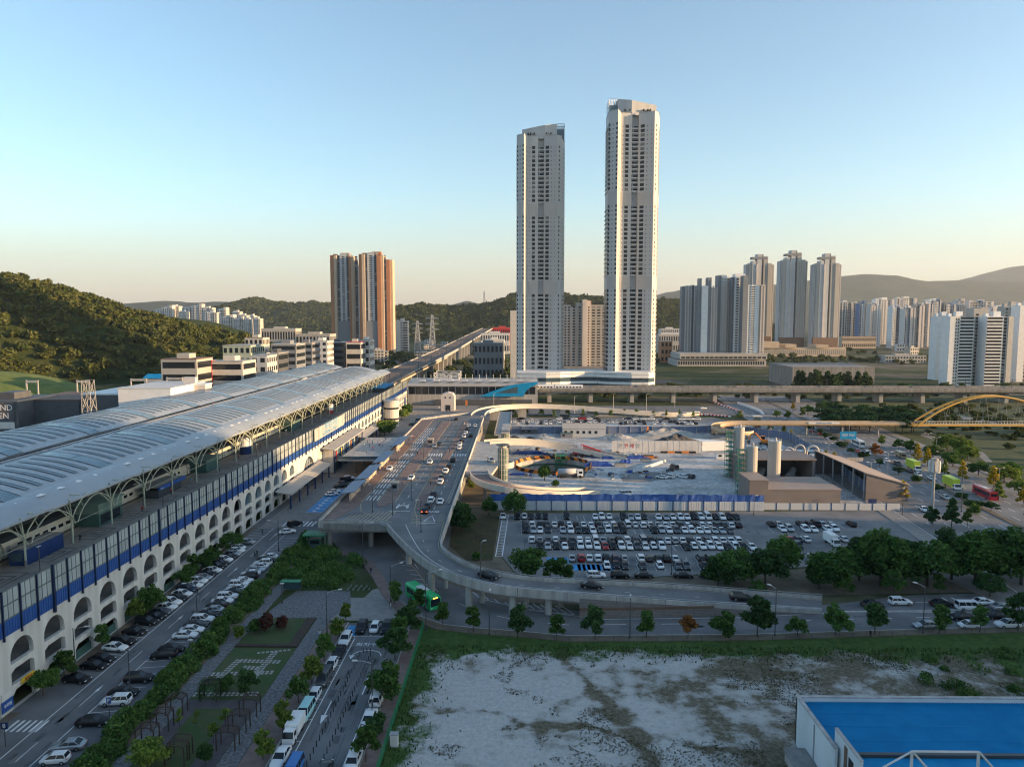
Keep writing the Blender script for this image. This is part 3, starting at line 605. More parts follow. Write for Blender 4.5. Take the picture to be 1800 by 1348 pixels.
# entrance bay with one large arch
m = MB(); c = (e0+e1)/2; r_ = 6.8; n = 16
arc = [(c-r_*math.cos(math.pi*i/n), 3.2+6.6*math.sin(math.pi*i/n)) for i in range(n+1)]
m.add([(0,e0,0),(0,c-r_,0),(0,c-r_,12.3),(0,e0,12.3)], [(0,1,2,3)]); m.add([(0,c+r_,0),(0,e1,0),(0,e1,12.3),(0,c+r_,12.3)], [(0,1,2,3)])
for (y0,z0),(y1,z1) in zip(arc[:-1], arc[1:]):
    m.add([(0,y0,z0),(0,y1,z1),(0,y1,12.3),(0,y0,12.3)], [(0,1,2,3)]); m.add([(0,y0,z0),(0,y1,z1),(-1.2,y1,z1),(-1.2,y0,z0)], [(0,1,2,3)])
obj('entrance_wall', m.mesh('entrance_wall', M['st_wall']), st, (XF,0,0))
MB().box(XF-1.4, XF-1.2, c-r_, c+r_, 0, 10).build('entrance_glazing', M['glass_blue'], st)
mu = MB()
for k in range(7): mu.box(XF-1.2, XF-1.05, c-6+k*2-0.08, c-6+k*2+0.08, 0, 3+6.4*math.sqrt(max(0,1-((k-3)/3.4)**2)))
mu.build('entrance_mullions', M['white'], st, kind='stuff')
# floors and dark depth behind the arcade, interior columns
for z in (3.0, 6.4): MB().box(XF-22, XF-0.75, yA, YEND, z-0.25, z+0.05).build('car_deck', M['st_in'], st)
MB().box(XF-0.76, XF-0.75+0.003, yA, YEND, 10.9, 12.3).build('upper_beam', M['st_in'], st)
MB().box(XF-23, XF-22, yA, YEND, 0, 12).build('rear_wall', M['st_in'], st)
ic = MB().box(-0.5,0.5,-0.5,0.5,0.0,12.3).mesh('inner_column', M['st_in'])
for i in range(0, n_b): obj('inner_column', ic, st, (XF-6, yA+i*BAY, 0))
# glazed arches in the far part of the facade
pm = MB().box(-0.05,0.05,0.05,5.15,0,5.6).box(0.05,0.1,2.5,2.7,0,5.6).mesh('arch_pane', [M['glass_blue']])
for i in range(n_b):
    y = yA+i*BAY
    if y > 200 and not (e0-1 < y < e1-1): obj('arch_pane', pm, st, (XF-0.6, y+(BAY-5.2)/2, 5.0))
gm = MB().box(-0.05,0.05,0,5.2,0,1.5).mesh('green_screen', M['mint_dk'])
for i in range(4, 15): 
    if i % 5 != 0: obj('green_screen', gm, st, (XF-0.5, yA+i*BAY+(BAY-5.2)/2, 0))
# platform deck
MB().box(-152, XF-0.02, yA-20, Y1S+2, 12.32, 14.0).build('platform_deck', M['platform'], st)
MB().box(-112, -99.2, yA-20, Y1S, 13.9, 14.02).build('track_bed', M['platform_dk'], st)
dm = MB()
for k in range(20):
    for s_ in (2.6, 1.5, 0.5):
        y = 112+k*14
        dm.box(-92.5-s_,-92.5+s_, y-s_*1.6, y-s_*1.6+0.3, 14.0, 14.012); dm.box(-92.5-s_,-92.5+s_, y+s_*1.6-0.3, y+s_*1.6, 14.0, 14.012)
        dm.box(-92.5-s_,-92.5-s_+0.3, y-s_*1.6+0.3, y+s_*1.6-0.3, 14.0, 14.012); dm.box(-92.5+s_-0.3,-92.5+s_, y-s_*1.6+0.3, y+s_*1.6-0.3, 14.0, 14.012)
dm.build('paving_pattern', M['platform_dk'], st, kind='stuff')
MB().box(-98.4,-98.1, yA, Y1S, 14.0, 14.015).build('platform_edge_line', M['paint_yellow'], st)
# noise barrier: posts, glass panels, blue band panels every half bay
HB = BAY/2; nb2 = n_b*2
post = MB().box(0.10,0.36,-0.12,0.12,11.4,19.2).mesh('barrier_post', M['navy'])
post_big = MB().box(0.10,0.5,-0.2,0.2,11.2,19.4).mesh('barrier_post', M['navy'])
band = MB(); band.box(0.05,0.14,0.17,HB-0.17,12.0,14.4)
for k in range(6): band.box(0.14,0.19,0.2+k*0.6,0.26+k*0.6,12.05,14.35)
band = band.mesh('blue_band', M['blue'])
pane = MB(); gap = (HB-0.34)/3
pane = MB().box(0.04,0.09,0.06,gap-0.06,0,2.05).mesh('pane', M['panel_glass'])
rail = MB().box(0.03,0.16,0.17,HB-0.17,14.4,14.6).box(0.03,0.16,0.17,HB-0.17,16.65,16.85).box(0.03,0.18,0.17,HB-0.17,18.95,19.12)
for k in range(4): rail.box(0.03,0.14,0.17+k*gap-0.05,0.17+k*gap+0.05,14.6,16.65).box(0.03,0.14,0.17+k*gap-0.05,0.17+k*gap+0.05,16.85,18.95)
rail = rail.mesh('barrier_frame', M['frame_dk'])
full = MB().box(0.04,0.09,0.17,HB-0.17,14.5,18.95).mesh('barrier_glass', M['panel_glass'])
for i in range(nb2):
    y = yA+i*HB
    if y < 96: continue
    obj('barrier_post', post_big if i % 9 == 4 else post, st, (XF,y,0))
    obj('blue_band', band, st, (XF,y,0)); fr = obj('barrier_frame', rail, st, (XF,y,0))
    if y < 200:
        for k in range(3):
            for z in (14.6, 16.86): obj('pane', pane, fr, (0, 0.17+k*gap, z))
    else: obj('barrier_glass', full, st, (XF,y,0))
# Korean station lettering board on the barrier
def text_mesh(s, size, m_, align='CENTER', extr=0.02):
    c_ = bpy.data.curves.new('lettering', 'FONT'); c_.body = s; c_.size = size; c_.align_x = align; c_.align_y = 'CENTER'; c_.extrude = extr; c_.resolution_u = 3
    o = bpy.data.objects.new('lettering', c_); COL.objects.link(o); bpy.context.view_layer.update()
    me = bpy.data.meshes.new_from_object(o.evaluated_get(bpy.context.evaluated_depsgraph_get()))
    me.name = 'lettering'; me.materials.clear(); me.materials.append(m_); bpy.data.objects.remove(o); return me
def lettering(s, size, m_, loc, rot, parent=None, name='lettering', **kw):
    o = obj(name, text_mesh(s, size, m_), parent, loc, **kw); o.rotation_euler = rot; return o
M['letter_blue'] = mat('letter_blue', (0.05,0.30,0.50), 0.5, var=0)
ysg0, ysg1 = G(556,760,16)[1], 0
MB().box(XF+0.66, XF+0.8, 268, 312, 14.3, 19.0).build('sign_board', M['concrete'], st)
lettering('천안아산역', 4.2, M['letter_blue'], (XF+0.82, 291, 17.2), (math.pi/2,0,math.pi/2), st)
lettering('아산시를 방문해 주셔서 감사합니다', 1.5, M['letter_blue'], (XF+0.82, 290, 15.1), (math.pi/2,0,math.pi/2), st)

# vault roofs
def vault(x0, z0, apex_x, apex_z, x1, z1, y0, y1, name):
    n = 14; prof = []
    for i in range(n+1):
        t = i/n; x = lerp(x0, x1, t); zl = lerp(z0, z1, t); hh = apex_z-lerp(z0, z1, 0.5); z = zl+hh*(math.sin(math.pi*t)**0.85) if apex_z else z0+(z1-z0)*math.sin(math.pi/2*t)**.9; prof.append((x,z))
    ny_ = 24; m = MB(); vs = []
    for j in range(ny_+1):
        y = lerp(y0, y1, j/ny_)
        for x, z in prof: vs.append((x, y, z))
    k = n+1; fs = [(j*k+i, j*k+i+1, (j+1)*k+i+1, (j+1)*k+i) for j in range(ny_) for i in range(n)]
    m.add(vs, fs); vs2 = [(x,y,z-0.35) for x,y,z in vs]; m.add(vs2, [f[::-1] for f in fs])
    o = m.build(name, M['roof_metal'], st, True)
    return o, prof
def strip_mesh(prof, i0, i1, w_, seg):
    m = MB(); P = prof[i0:i1+1]
    for s_ in range(seg):
        ya = s_*w_/seg+0.06; yb = (s_+1)*w_/seg-0.06
        for (xa,za),(xb,zb) in zip(P[:-1], P[1:]): m.add([(xa,ya,za+0.07),(xb,ya,zb+0.07),(xb,yb,zb+0.07),(xa,yb,za+0.07)], [(0,1,2,3)])
    return m.mesh('skylight', M['roof_glass'])
def rib_mesh(prof, i0, i1, w_):
    m = MB(); P = prof[i0:i1+1]
    for yy in (0, w_):
        for (xa,za),(xb,zb) in zip(P[:-1], P[1:]): m.add([(xa,yy-0.13,za+0.14),(xb,yy-0.13,zb+0.14),(xb,yy+0.13,zb+0.14),(xa,yy+0.13,za+0.14)], [(0,1,2,3)])
    for q in (0, len(P)//2, len(P)-1): xa, za = P[q]; m.add([(xa-0.06,0,za+0.13),(xa+0.06,0,za+0.13),(xa+0.06,w_,za+0.13),(xa-0.06,w_,za+0.13)], [(0,1,2,3)])
    return m.mesh('skylight_frame', M['steel_dk'])
ov1, pr1 = vault(-96.0, 25.3, -108, 0, -113.5, 28.8, 70, 482, 'vault_roof')
ov2, pr2 = vault(-118.6, 28.5, -135, 30.9, -150, 26.0, 70, 474, 'vault_roof')
rm = {}
for ov, pr, tg in ((ov1, pr1, 'a'), (ov2, pr2, 'b')):
    thin = strip_mesh(pr, *((2,12) if tg == 'a' else (1,7)), 1.15, 1); thinf = rib_mesh(pr, *((2,12) if tg == 'a' else (1,7)), 1.15); wide = strip_mesh(pr, *((1,13) if tg == 'a' else (0,8)), 4.6, 4); widef = rib_mesh(pr, *((1,13) if tg == 'a' else (0,8)), 4.6)
    y = 92; k = 0
    while y < 470:
        if k % 7 == 3:
            s_ = obj('skylight', wide, ov, (0,y,0)); obj('skylight_frame', widef, ov, (0,y,0)); y += 7.6
        else:
            s_ = obj('skylight', thin, ov, (0,y,0)); obj('skylight_frame', thinf, ov, (0,y,0)); y += 3.9
        k += 1
# trussed gutter between the vaults
m = MB(); m.box(-118.6,-113.5,70,474,26.6,26.9)
m.build('valley_gutter', M['black'], st)
m = MB()
for k in range(101):
    y = 72+k*4; m.tube((-116.9,y,26.9),(-116.9,y+4,28.1),0.1,n=4); m.tube((-113.6,y,28.9),(-117,y+2,28.1),0.1,n=4)
m.tube((-117,70,28.1),(-117,476,28.1),0.16,n=4); m.tube((-113.5,70,29.0),(-113.5,476,29.0),0.16,n=4)
m.build('valley_truss', M['steel'], st, kind='stuff')
# side canopy in overlapping lengths along the platform side
seg = 31.0; k = 0; y = 77.0
while y < 500:
    y1 = min(y+seg, 494); m = MB(); n = 8; vs = []
    for j in range(7):
        t = j/6; yy = lerp(y, y1-0.3, t)
        for i in range(n+1):
            s_ = i/n; x = lerp(-97.2, -91.2+1.3*(t-0.5)*0.9, s_); z = lerp(25.9, 23.9, s_**1.15) + 0.35*math.sin(math.pi*s_) - 0.7*(1-t)*s_; vs.append((x,yy,z))
    fs = [(j*(n+1)+i, j*(n+1)+i+1, (j+1)*(n+1)+i+1, (j+1)*(n+1)+i) for j in range(6) for i in range(n)]
    m.add(vs, fs); m.add([(a,b,c-0.22) for a,b,c in vs], [f[::-1] for f in fs])
    e = [j*(n+1)+n for j in range(7)]
    for a, b in zip(e[:-1], e[1:]): m.add([vs[a], vs[b], (vs[b][0],vs[b][1],vs[b][2]-0.4), (vs[a][0],vs[a][1],vs[a][2]-0.4)], [(0,1,2,3)])
    cp = m.build('side_canopy', M['roof_metal'], st, True)
    for q in range(5):
        yy = y+3+q*6; d = MB(); vs = []
        for a in range(10): vs.append((-95.4+0.8*math.cos(a*0.628), yy+1.3*math.sin(a*0.628), 25.1+0.3))
        d.add(vs+[(-95.4,yy,25.75)], [(a,(a+1)%10,10) for a in range(10)]); d.build('roof_light', M['white'], cp)
    y += seg; k += 1
# branching columns, cross trusses and edge arches under the canopy
M['arch_cream'] = mat('arch_cream', (0.34,0.36,0.28), 0.5, var=0.1)
bc = MB(); bc.tube((0,0,14),(0,0,19.0),0.22,0.18,8)
for dx, dy in ((1.6,-3),(1.6,3),(-5,-4),(-5,4),(-9,0)): bc.path([(dx*t, dy*t, 19.0+5.2*(t**0.7)) for t in (0,0.25,0.5,0.75,1.0)], 0.13, 5)
bc.tube((-9,0,24.6),(2,0,24.2),0.12,n=4); bc = bc.mesh('branching_column', M['mint'])
ea = MB(); pts = [(0.6, 0.4+13.2*i/12, 18.4+4.3*math.sin(math.pi*i/12)**0.7) for i in range(13)]; ea.path(pts, 0.12, 5)
for i in (2,4,6,8,10): ea.tube(pts[i], (-.6,pts[i][1],23.6), 0.06, n=4)
ea.tube((0.6,0,18.6),(0.6,14,18.6),.05,n=4); ea = ea.mesh('edge_arch', M['arch_cream'])
ia = MB().path([(0, 28*i/10, 19+4*math.sin(math.pi*i/10)) for i in range(11)], 0.16, 5).mesh('inner_arch', M['mint'])
for k in range(27):
    y = 105+k*14.0
    obj('branching_column', bc, st, (-92.6,y,0)); obj('edge_arch', ea, st, (-92.2,y,0))
    if k % 2 == 0 and k < 26: obj('inner_arch', ia, st, (-104,y,0))
# things on the platform
def cabin(name, label, cat, x, y, sx, sy, h, wall, parts):
    t = thing(name, label, cat, (x,y,14.0), 0); 
    for nm, mk, b in parts:
        m = MB(); m.box(*b); m.build(nm, M[mk], t)
    return t
cabin('shipping_container', 'dark blue container kiosk on the station platform at far left', 'container', -94.5, 139, 3, 11, 3, 'blue', [('body','blue_dk',(-1.6,1.6,-5.5,5.5,0.02,3.1)),('roof','concrete_dk',(-1.7,1.7,-5.6,5.6,3.1,3.2)),('shop_window','glass_blue',(-1.2,1.0,-5.58,-5.5,0.9,2.5))])
cabin('waiting_room', 'green glazed waiting room on the station platform', 'shelter', -96.6, 163, 5, 9, 4.6, 'mint', [('body','mint_dk',(-2.6,2.6,-4.5,4.5,0.02,2.9)),('upper_wall','cabin',(-2.7,2.7,-4.6,4.6,2.9,5.0)),('roof','cabin',(-3.1,3.1,-5.2,5.2,5.0,5.25)),('window','glass',(2.6,2.66,-3.8,3.8,0.5,2.6))])
cabin('platform_kiosk', 'kiosk with bright blue awning on the station platform', 'kiosk', -95.5, 190, 5, 14, 3, 'blue', [('counter','steel_dk',(-1.8,1.8,-6,6,0.02,2.2)),('roof','concrete_dk',(-2.6,2.2,-7,7,2.9,3.15)),('awning','blue',(2.2,2.7,-7,7,2.3,3.16))])
cabin('waiting_room', 'darker waiting room farther along the station platform by the tank', 'shelter', -97.5, 219, 5, 9, 4.2, 'mint', [('body','mint_dk',(-2.6,2.6,-4.5,4.5,0.02,3.6)),('roof','cabin',(-3.1,3.1,-5,5,3.6,3.9))])
cabin('waiting_room', 'sunlit waiting room far along the station platform', 'shelter', -97.5, 300, 5, 9, 4.2, 'mint', [('body','mint_dk',(-2.6,2.6,-5.5,5.5,0.02,3.6)),('roof','cabin',(-3.1,3.1,-6,6,3.6,3.9))])
t = thing('cylindrical_kiosk', 'white and blue round kiosk on the station platform', 'kiosk', (-95.2,246,14)); MB().cyl(0,0,0.02,2.6,1.9,18).build('base', M['blue_dk'], t); MB().cyl(0,0,2.6,5.6,2.0,18).build('drum', M['white'], t); MB().cyl(0,0,5.6,5.8,2.1,18).build('lid', M['concrete'], t)
t = thing('cylindrical_kiosk', 'smaller cream round kiosk far along the platform', 'kiosk', (-94.5,352,14)); MB().cyl(0,0,0.02,1.6,1.3,14).build('base', M['red'], t); MB().cyl(0,0,1.6,4.6,1.5,14).build('drum', M['white'], t)
for k, y in enumerate((128, 172, 233, 262, 322)):
    tt = thing('platform_lamp', f'{nth(k)} slim dark lamp post from the left on the station platform', 'lamp', (-86.5,y,14), 0, 'platform lamp posts')
    MB().cyl(0,0,0,5.5,0.09,6).build('post', M['steel_dk'], tt); MB().box(-0.15,0.15,-0.5,0.5,5.5,5.65).build('lamp_head', M['grey'], tt)
# train standing at the platform
tr = thing('train', 'cream high speed train standing under the station roof', 'train', (-101.2,0,14.0))
M['train'] = mat('train_cream', (0.55,0.52,0.43), 0.35, var=0.05)
for k in range(8):
    y0 = 112+k*25.2; b = MB(); prof = [(-1.45,0.1),(1.45,0.1),(1.5,1.2),(1.42,2.3),(0.9,2.95),(-0.9,2.95),(-1.42,2.3),(-1.5,1.2)]
    b.sweep([(0,y0,0),(0,y0+24.6,0)], prof); car = b.build('carriage', M['train'], tr)
    wm = MB()
    for i in range(9):
        if i in (0,8): continue
        wm.box(1.44,1.53,y0+1.2+i*2.5,y0+2.7+i*2.5,1.35,2.05)
    wm.build('windows', M['glass'], car, kind='stuff')
    MB().box(1.45,1.52,y0+0.7,y0+1.6,0.3,2.2).build('door', M['grey'], car)
    MB().box(-1.0,1.0,y0+0.5,y0+24,2.95,3.0).build('roof_panel', M['steel_dk'], car)
# far end of the station: ventilation shed and blue roofed box
t = thing('equipment_shed', 'low equipment shed with blue roof at the far end of the platform', 'shed', (-91,470,14)); MB().box(-4,4,-18,16,0,2.6).build('wall', M['steel_dk'], t); MB().box(-4.4,4.4,-18.5,16.5,2.6,3.0).build('roof', M['blue_sky'], t)
# lower entrance canopies on the street side
def lean_canopy(label, y0, y1, x1, z, name='entrance_canopy', slope=0.9):
    t = thing(name, label, 'canopy', (XF, (y0+y1)/2, 0)); L_ = (y1-y0)/2; w_ = x1-XF
    m = MB(); m.add([(0.8,-L_,z+slope),(w_,-L_,z),(w_,L_,z),(0.8,L_,z+slope),(0.8,-L_,z+slope-0.35),(w_,-L_,z-0.35),(w_,L_,z-0.35),(0.8,L_,z+slope-0.35)], [(0,1,2,3),(4,7,6,5),(0,4,5,1),(1,5,6,2),(2,6,7,3),(3,7,4,0)]); m.build('roof', M['warmgrey'], t)
    n = max(2, int((y1-y0)/8)); cm = MB().cyl(0,0,0,z-0.2,0.28,8).mesh('column', M['blue_dk'])
    for i in range(n): obj('column', cm, t, (w_-0.9, -L_+2+(2*L_-4)*i/(n-1), 0))
    rb = MB()
    for i in range(int(2*L_/4)+1):
        yy = -L_+i*4; rb.add([(0.8,yy,z+slope+0.03),(w_,yy,z+0.03),(w_,yy+0.15,z+0.03),(0.8,yy+0.15,z+slope+0.03)], [(0,1,2,3)])
    rb.build('roof_seams', M['concrete_dk'], t, kind='stuff')
lean_canopy('lower sunlit entrance canopy on blue columns along the station front', 224, 273, -72.6, 5.2)
lean_canopy('upper entrance canopy over the station doors', 277, 330, -72.6, 9.6, slope=0.6)
lean_canopy('far low canopy along the sunlit station front', 334, 374, -73.2, 4.8)
t = thing('entrance_block', 'glazed entrance block with posters below the upper canopy', 'building', (XF+1.6, 296, 0))
MB().box(-1.5,3.2,-16,19,0,8.8).build('wall', M['st_wall'], t)
for i in range(7): MB().box(3.2,3.3,-15+i*4.8,-11.2+i*4.8,5.2,8.4).build('window', M['glass_blue'], t)
for i, mk in enumerate(('red','yellow','blue','orange')): MB().box(3.3,3.36,-14+i*8.2,-12.6+i*8.2,4.6,8.0).build('poster', M[mk], t)
MB().box(3.2,3.3,-15,18,0.3,3.8).build('shop_front', M['glass'], t)
# round stair turret near the far end
t = thing('stair_turret', 'round cream stair turret standing against the far station facade', 'turret', (-73.5, 402, 0))
MB().cyl(0,0,0,15,4.2,24).build('wall', M['cream'], t)
m = MB(); n = 24; m.add([(4.4*math.cos(2*math.pi*i/n),4.4*math.sin(2*math.pi*i/n),15.0+1.2*math.cos(2*math.pi*i/n)) for i in range(n)]+[(0,0,16.0)], [(i,(i+1)%n,n) for i in range(n)]); m.add([(4.4*math.cos(2*math.pi*i/n),4.4*math.sin(2*math.pi*i/n),z) for z in (14.0,15.0) for i in range(n)], [(i,(i+1)%n,n+(i+1)%n,n+i) for i in range(n)]); m.build('roof', M['bluegrey'], t)
for z in (4,10): MB().tube((0,0,z),(0,0,z+1.0),4.26,n=24).build('window_band', M['glass'], t)

# ---------------------------------------------------------------- railway beyond the station
via = [(-106,490,14),(-105.5,700,15),(-104,1000,18),(-100,1400,26),(-93,1900,36),(-90,2150,38)]
m = MB(); m.sweep(via, [(-14,0),(-14,-1.8),(-9,-3),(9,-3),(14,-1.8),(14,0)]); m.sweep(via, [(13.6,0.02),(14.1,0.02),(14.1,1.6),(13.6,1.6)]); m.sweep(via, [(-14.1,0.02),(-13.6,0.02),(-13.6,1.2),(-14.1,1.2)])
t = thing('railway_viaduct', 'railway viaduct running from the station to the tunnel in the hill', 'viaduct', (0,0,0)); m.build('deck', M['concrete'], t)
bd = MB(); bd.sweep([(x,y,z+0.05) for x,y,z in via], [(-13,0.02),(-13,0),(13,0),(13,0.02)]); bd.build('ballast', mat('ballast', (0.11,0.095,0.08), .95, col2=(.18,.155,.13), scale=.3), t)
for off in (-10.5,-6,-2,2,6,10.5): 
    r_ = MB(); r_.sweep([(x+off,y,z+0.1) for x,y,z in via], [(-0.75,0),(0.75,0),(0.75,0.12),(-0.75,0.12)]); r_.build('track', M['brownroof'], t)
pm = MB().box(-12,12,-1.5,1.5,0,1).mesh('pier', M['concrete'])
for k in range(34):
    y = 510+k*48; z = interp(y,[p[1] for p in via],[p[2] for p in via]); x = interp(y,[p[1] for p in via],[p[0] for p in via])
    obj('pier', pm, t, (x,y,0), scale=(1,1,z-2.9))
sc_ = MB()
for k in range(40): 
    y = 492+k*9.5; sc_.box(-91.3,-91.1,y,y+0.25,14,18); 
sc_.box(-91.3,-91.15,492,870,14,16); sc_.build('barrier_posts', M['steel_dk'], t, kind='stuff')
MB().box(-91.0,-90.8,492,870,13.2,14.6).build('side_barrier', M['terra2'], t)
# catenary portals
for k in range(20):
    y = 505+k*46; z = interp(y,[p[1] for p in via],[p[2] for p in via]); x = interp(y,[p[1] for p in via],[p[0] for p in via])
    tt = thing('catenary_portal', f'{nth(k)} overhead line portal on the viaduct beyond the station', 'mast', (x,y,z), 0, 'overhead line portals on the viaduct')
    for sx in (-12.6,12.6): MB().box(sx-0.18,sx+0.18,-0.18,0.18,0,8).build('mast', M['steel_dk'], tt)
    MB().box(-12.6,12.6,-0.12,0.12,7.3,7.55).build('crossbeam', M['steel_dk'], tt)
# tunnel portal
t = thing('tunnel_portal', 'round tunnel mouth where the railway enters the wooded hill', 'tunnel', (-90,2140,36)); n = 14
m = MB(); 
for i in range(n):
    a0, a1 = math.pi*i/n, math.pi*(i+1)/n
    m.add([(24*math.cos(a),y,22*math.sin(a)) if False else (r*math.cos(a),y,r*math.sin(a)) for y in (0,20) for r in (19,24) for a in (a0,a1)], [(0,1,3,2),(4,5,7,6),(2,3,7,6),(0,1,5,4)])
m.build('arch', M['concrete'], t); MB().box(-19,19,20,20.5,0,18).build('bore_shade_panel', M['black'], t)  # black panel paints in the darkness of the bore

# ---------------------------------------------------------------- low cross station (second line) and the viaduct to the right
t = thing('cross_station', 'long low station hall across the back of the plaza with blue swoosh', 'station', (0,506,0))
xa, xb = -81, AT(945,690,506)[0]
MB().box(xa,xb,0,26,0.0,13.6).build('wall', M['concrete'], t)
m = MB(); vs = []
for i in range(7):
    s_ = i/6; vs += [(xa-0.3, -0.6+s_*27, 13.6+3.2*math.sin(s_*math.pi*0.55)), (xb+0.3, -0.6+s_*27, 13.6+3.2*math.sin(s_*math.pi*0.55))]
m.add(vs, [(2*i,2*i+1,2*i+3,2*i+2) for i in range(6)]); m.add([(xa-0.3,-0.6,13.0),(xb+0.3,-0.6,13.0),(xb+0.3,-0.6,13.62),(xa-0.3,-0.6,13.62)], [(0,1,2,3)]); m.build('roof', M['warmgrey'], t)
wp = MB().box(0,4.2,-0.12,0.1,7.4,12.6).mesh('window', M['glass'])
x = xa+1
while x < xb-5: obj('window', wp, t, (x,0,0)); x += 4.75
m = MB()
for k in range(9): m.box(xa+8+k*10,xa+12+k*10,3.5,9,16.1+0.3,16.5+0.3)
m.build('roof_panels', M['offwhite'], t, kind='stuff')
pm = MB().cyl(0,20,16,20,0.12,6).mesh('roof_pole', M['white'])
for k in range(18): obj('roof_pole', pm, t, (xa+4+k*5.1,0,0))
MB().box(xa+20,xb-4,-3.2,0,0,3.6).build('shop_strip', M['dkgrey'], t)
# blue swoosh
def sw(px, py): x_, z_ = AT(px, py, 503); return (x_, -3.0, z_)
top = [sw(843,697),(sw(862,689)),sw(885,681),sw(905,676),sw(925,673),sw(945,671)]; bot = [sw(945,675),sw(932,681),sw(924,688),sw(920,697)]
m = MB(); P = top+bot; n = len(P); m.add(P+[(a,b+1.2,c) for a,b,c in P], [tuple(range(n)), tuple(range(2*n-1,n-1,-1))]+[(i,(i+1)%n,n+(i+1)%n,n+i) for i in range(n)]); m.build('swoosh', M['blue_sky'], t)
P = [sw(872,691),sw(890,685),sw(910,679.5),sw(910,691)]; m = MB(); m.poly([(a,b-0.06,c) for a,b,c in P]); m.build('swoosh_window', M['glass_blue'], t)
lettering('아산역', 3.4, M['white'], (AT(782,667,506)[0], 9, 18.4), (math.pi/2,0,0), t)
lettering('ASAN STATION', 1.6, M['white'], (AT(782,667,506)[0], 9, 16.6), (math.pi/2,0,0), t)
t = thing('stair_house', 'pinkish barrel roofed stair house in front of the cross station', 'building', (AT(787,720,470)[0],470,0))
m = MB(); m.sweep([(0,0,0),(0,9,0)], [(-4.4,0),(4.4,0),(4.4,9.5),(3.2,11.4),(0,12.2),(-3.2,11.4),(-4.4,9.5)]); m.build('wall', M['pinkwhite'], t)
for s_ in (-2,1.2): MB().box(s_,s_+0.9,-0.1,0.1,8.4,9.4).build('window', M['black'], t)
MB().box(-1.4,1.8,-0.12,0.1,0,4).build('door', M['black'], t)
t = thing('cross_viaduct', 'concrete railway viaduct crossing behind the plaza to the right edge', 'viaduct', (0,525,0))
xa = xb+1; L_ = 760
MB().box(xa,L_,-9,9,8.0,9.6).build('deck', M['concrete_dk'], t)
MB().box(xa,L_,-9.4,-9.0,8.9,10.9).build('parapet', M['concrete_dk'], t); MB().box(xa,L_,9.0,9.4,8.9,11.2).build('parapet', M['concrete_dk'], t)
MB().box(xa,L_,-6.5,6.5,7.0,7.98).build('girder', M['concrete_dk'], t)
pm = MB().box(-1.4,1.4,-5,5,0,7).mesh('pier', M['concrete'])
k = 0; x = xa+8
while x < L_: obj('pier', pm, t, (x,0,0)); x += 30
for k in range(16):
    x = xa+10+k*34
    tt = thing('catenary_mast', f'{nth(k)} mast from the left along the cross viaduct', 'mast', (x,525+8,9.6), 0, 'masts along the cross viaduct')
    MB().box(-0.15,0.15,-0.15,0.15,0,7).build('post', M['steel_dk'], tt); MB().box(-0.08,0.08,-5,0,6.2,6.4).build('arm', M['steel_dk'], tt)
# commuter train on it behind the swoosh
t = thing('train', 'white commuter train on the cross viaduct right of the swoosh', 'train', (AT(975,680,520)[0],520,9.6))
for k in range(2):
    c_ = MB().sweep([(-21+k*21,0,0),(-0.6+k*21,0,0)], [(-1.5,0.2),(1.5,0.2),(1.5,2.6),(1,3.3),(-1,3.3),(-1.5,2.6)]).build('carriage', M['white'], t)
    m = MB()
    for i in range(8): m.box(-20+k*21+i*2.4,-18.6+k*21+i*2.4,-1.55,-1.45,1.3,2.2)
    m.build('windows', M['glass'], c_, kind='stuff')
# ================================================================== streets, pavements, lots
def strip(mb, pts, w_, z=None):
    n = len(pts); vs = []
    for i, p in enumerate(pts):
        a = pts[max(i-1,0)]; b = pts[min(i+1,n-1)]; dx, dy = b[0]-a[0], b[1]-a[1]; L_ = math.hypot(dx,dy) or 1
        zz = p[2] if z is None else z
        vs += [(p[0]+dy/L_*w_/2, p[1]-dx/L_*w_/2, zz), (p[0]-dy/L_*w_/2, p[1]+dx/L_*w_/2, zz)]
    mb.add(vs, [(2*i,2*i+2,2*i+3,2*i+1) for i in range(n-1)])
def dashes(mb, pts, w_, on, off, z=None):
    # along a polyline
    out = []; 
    for a, b in zip(pts[:-1], pts[1:]):
        L_ = math.dist(a[:2], b[:2]); k = max(1, int(L_/(on+off)))
        for i in range(k):
            t0 = i/k; t1 = t0+on/(on+off)/k
            p = [tuple(lerp(a[j], b[j], t) for j in range(len(a))) for t in (t0,t1)]; strip(mb, p, w_, z)
def rect(mb, x0, x1, y0, y1, z): mb.add([(x0,y0,z),(x1,y0,z),(x1,y1,z),(x0,y1,z)], [(0,1,2,3)])
def offset(pts, d):
    n = len(pts); out = []
    for i, p in enumerate(pts):
        a = pts[max(i-1,0)]; b = pts[min(i+1,n-1)]; dx, dy = b[0]-a[0], b[1]-a[1]; L_ = math.hypot(dx,dy) or 1
        out.append((p[0]+dy/L_*d, p[1]-dx/L_*d)+tuple(p[2:]))
    return out
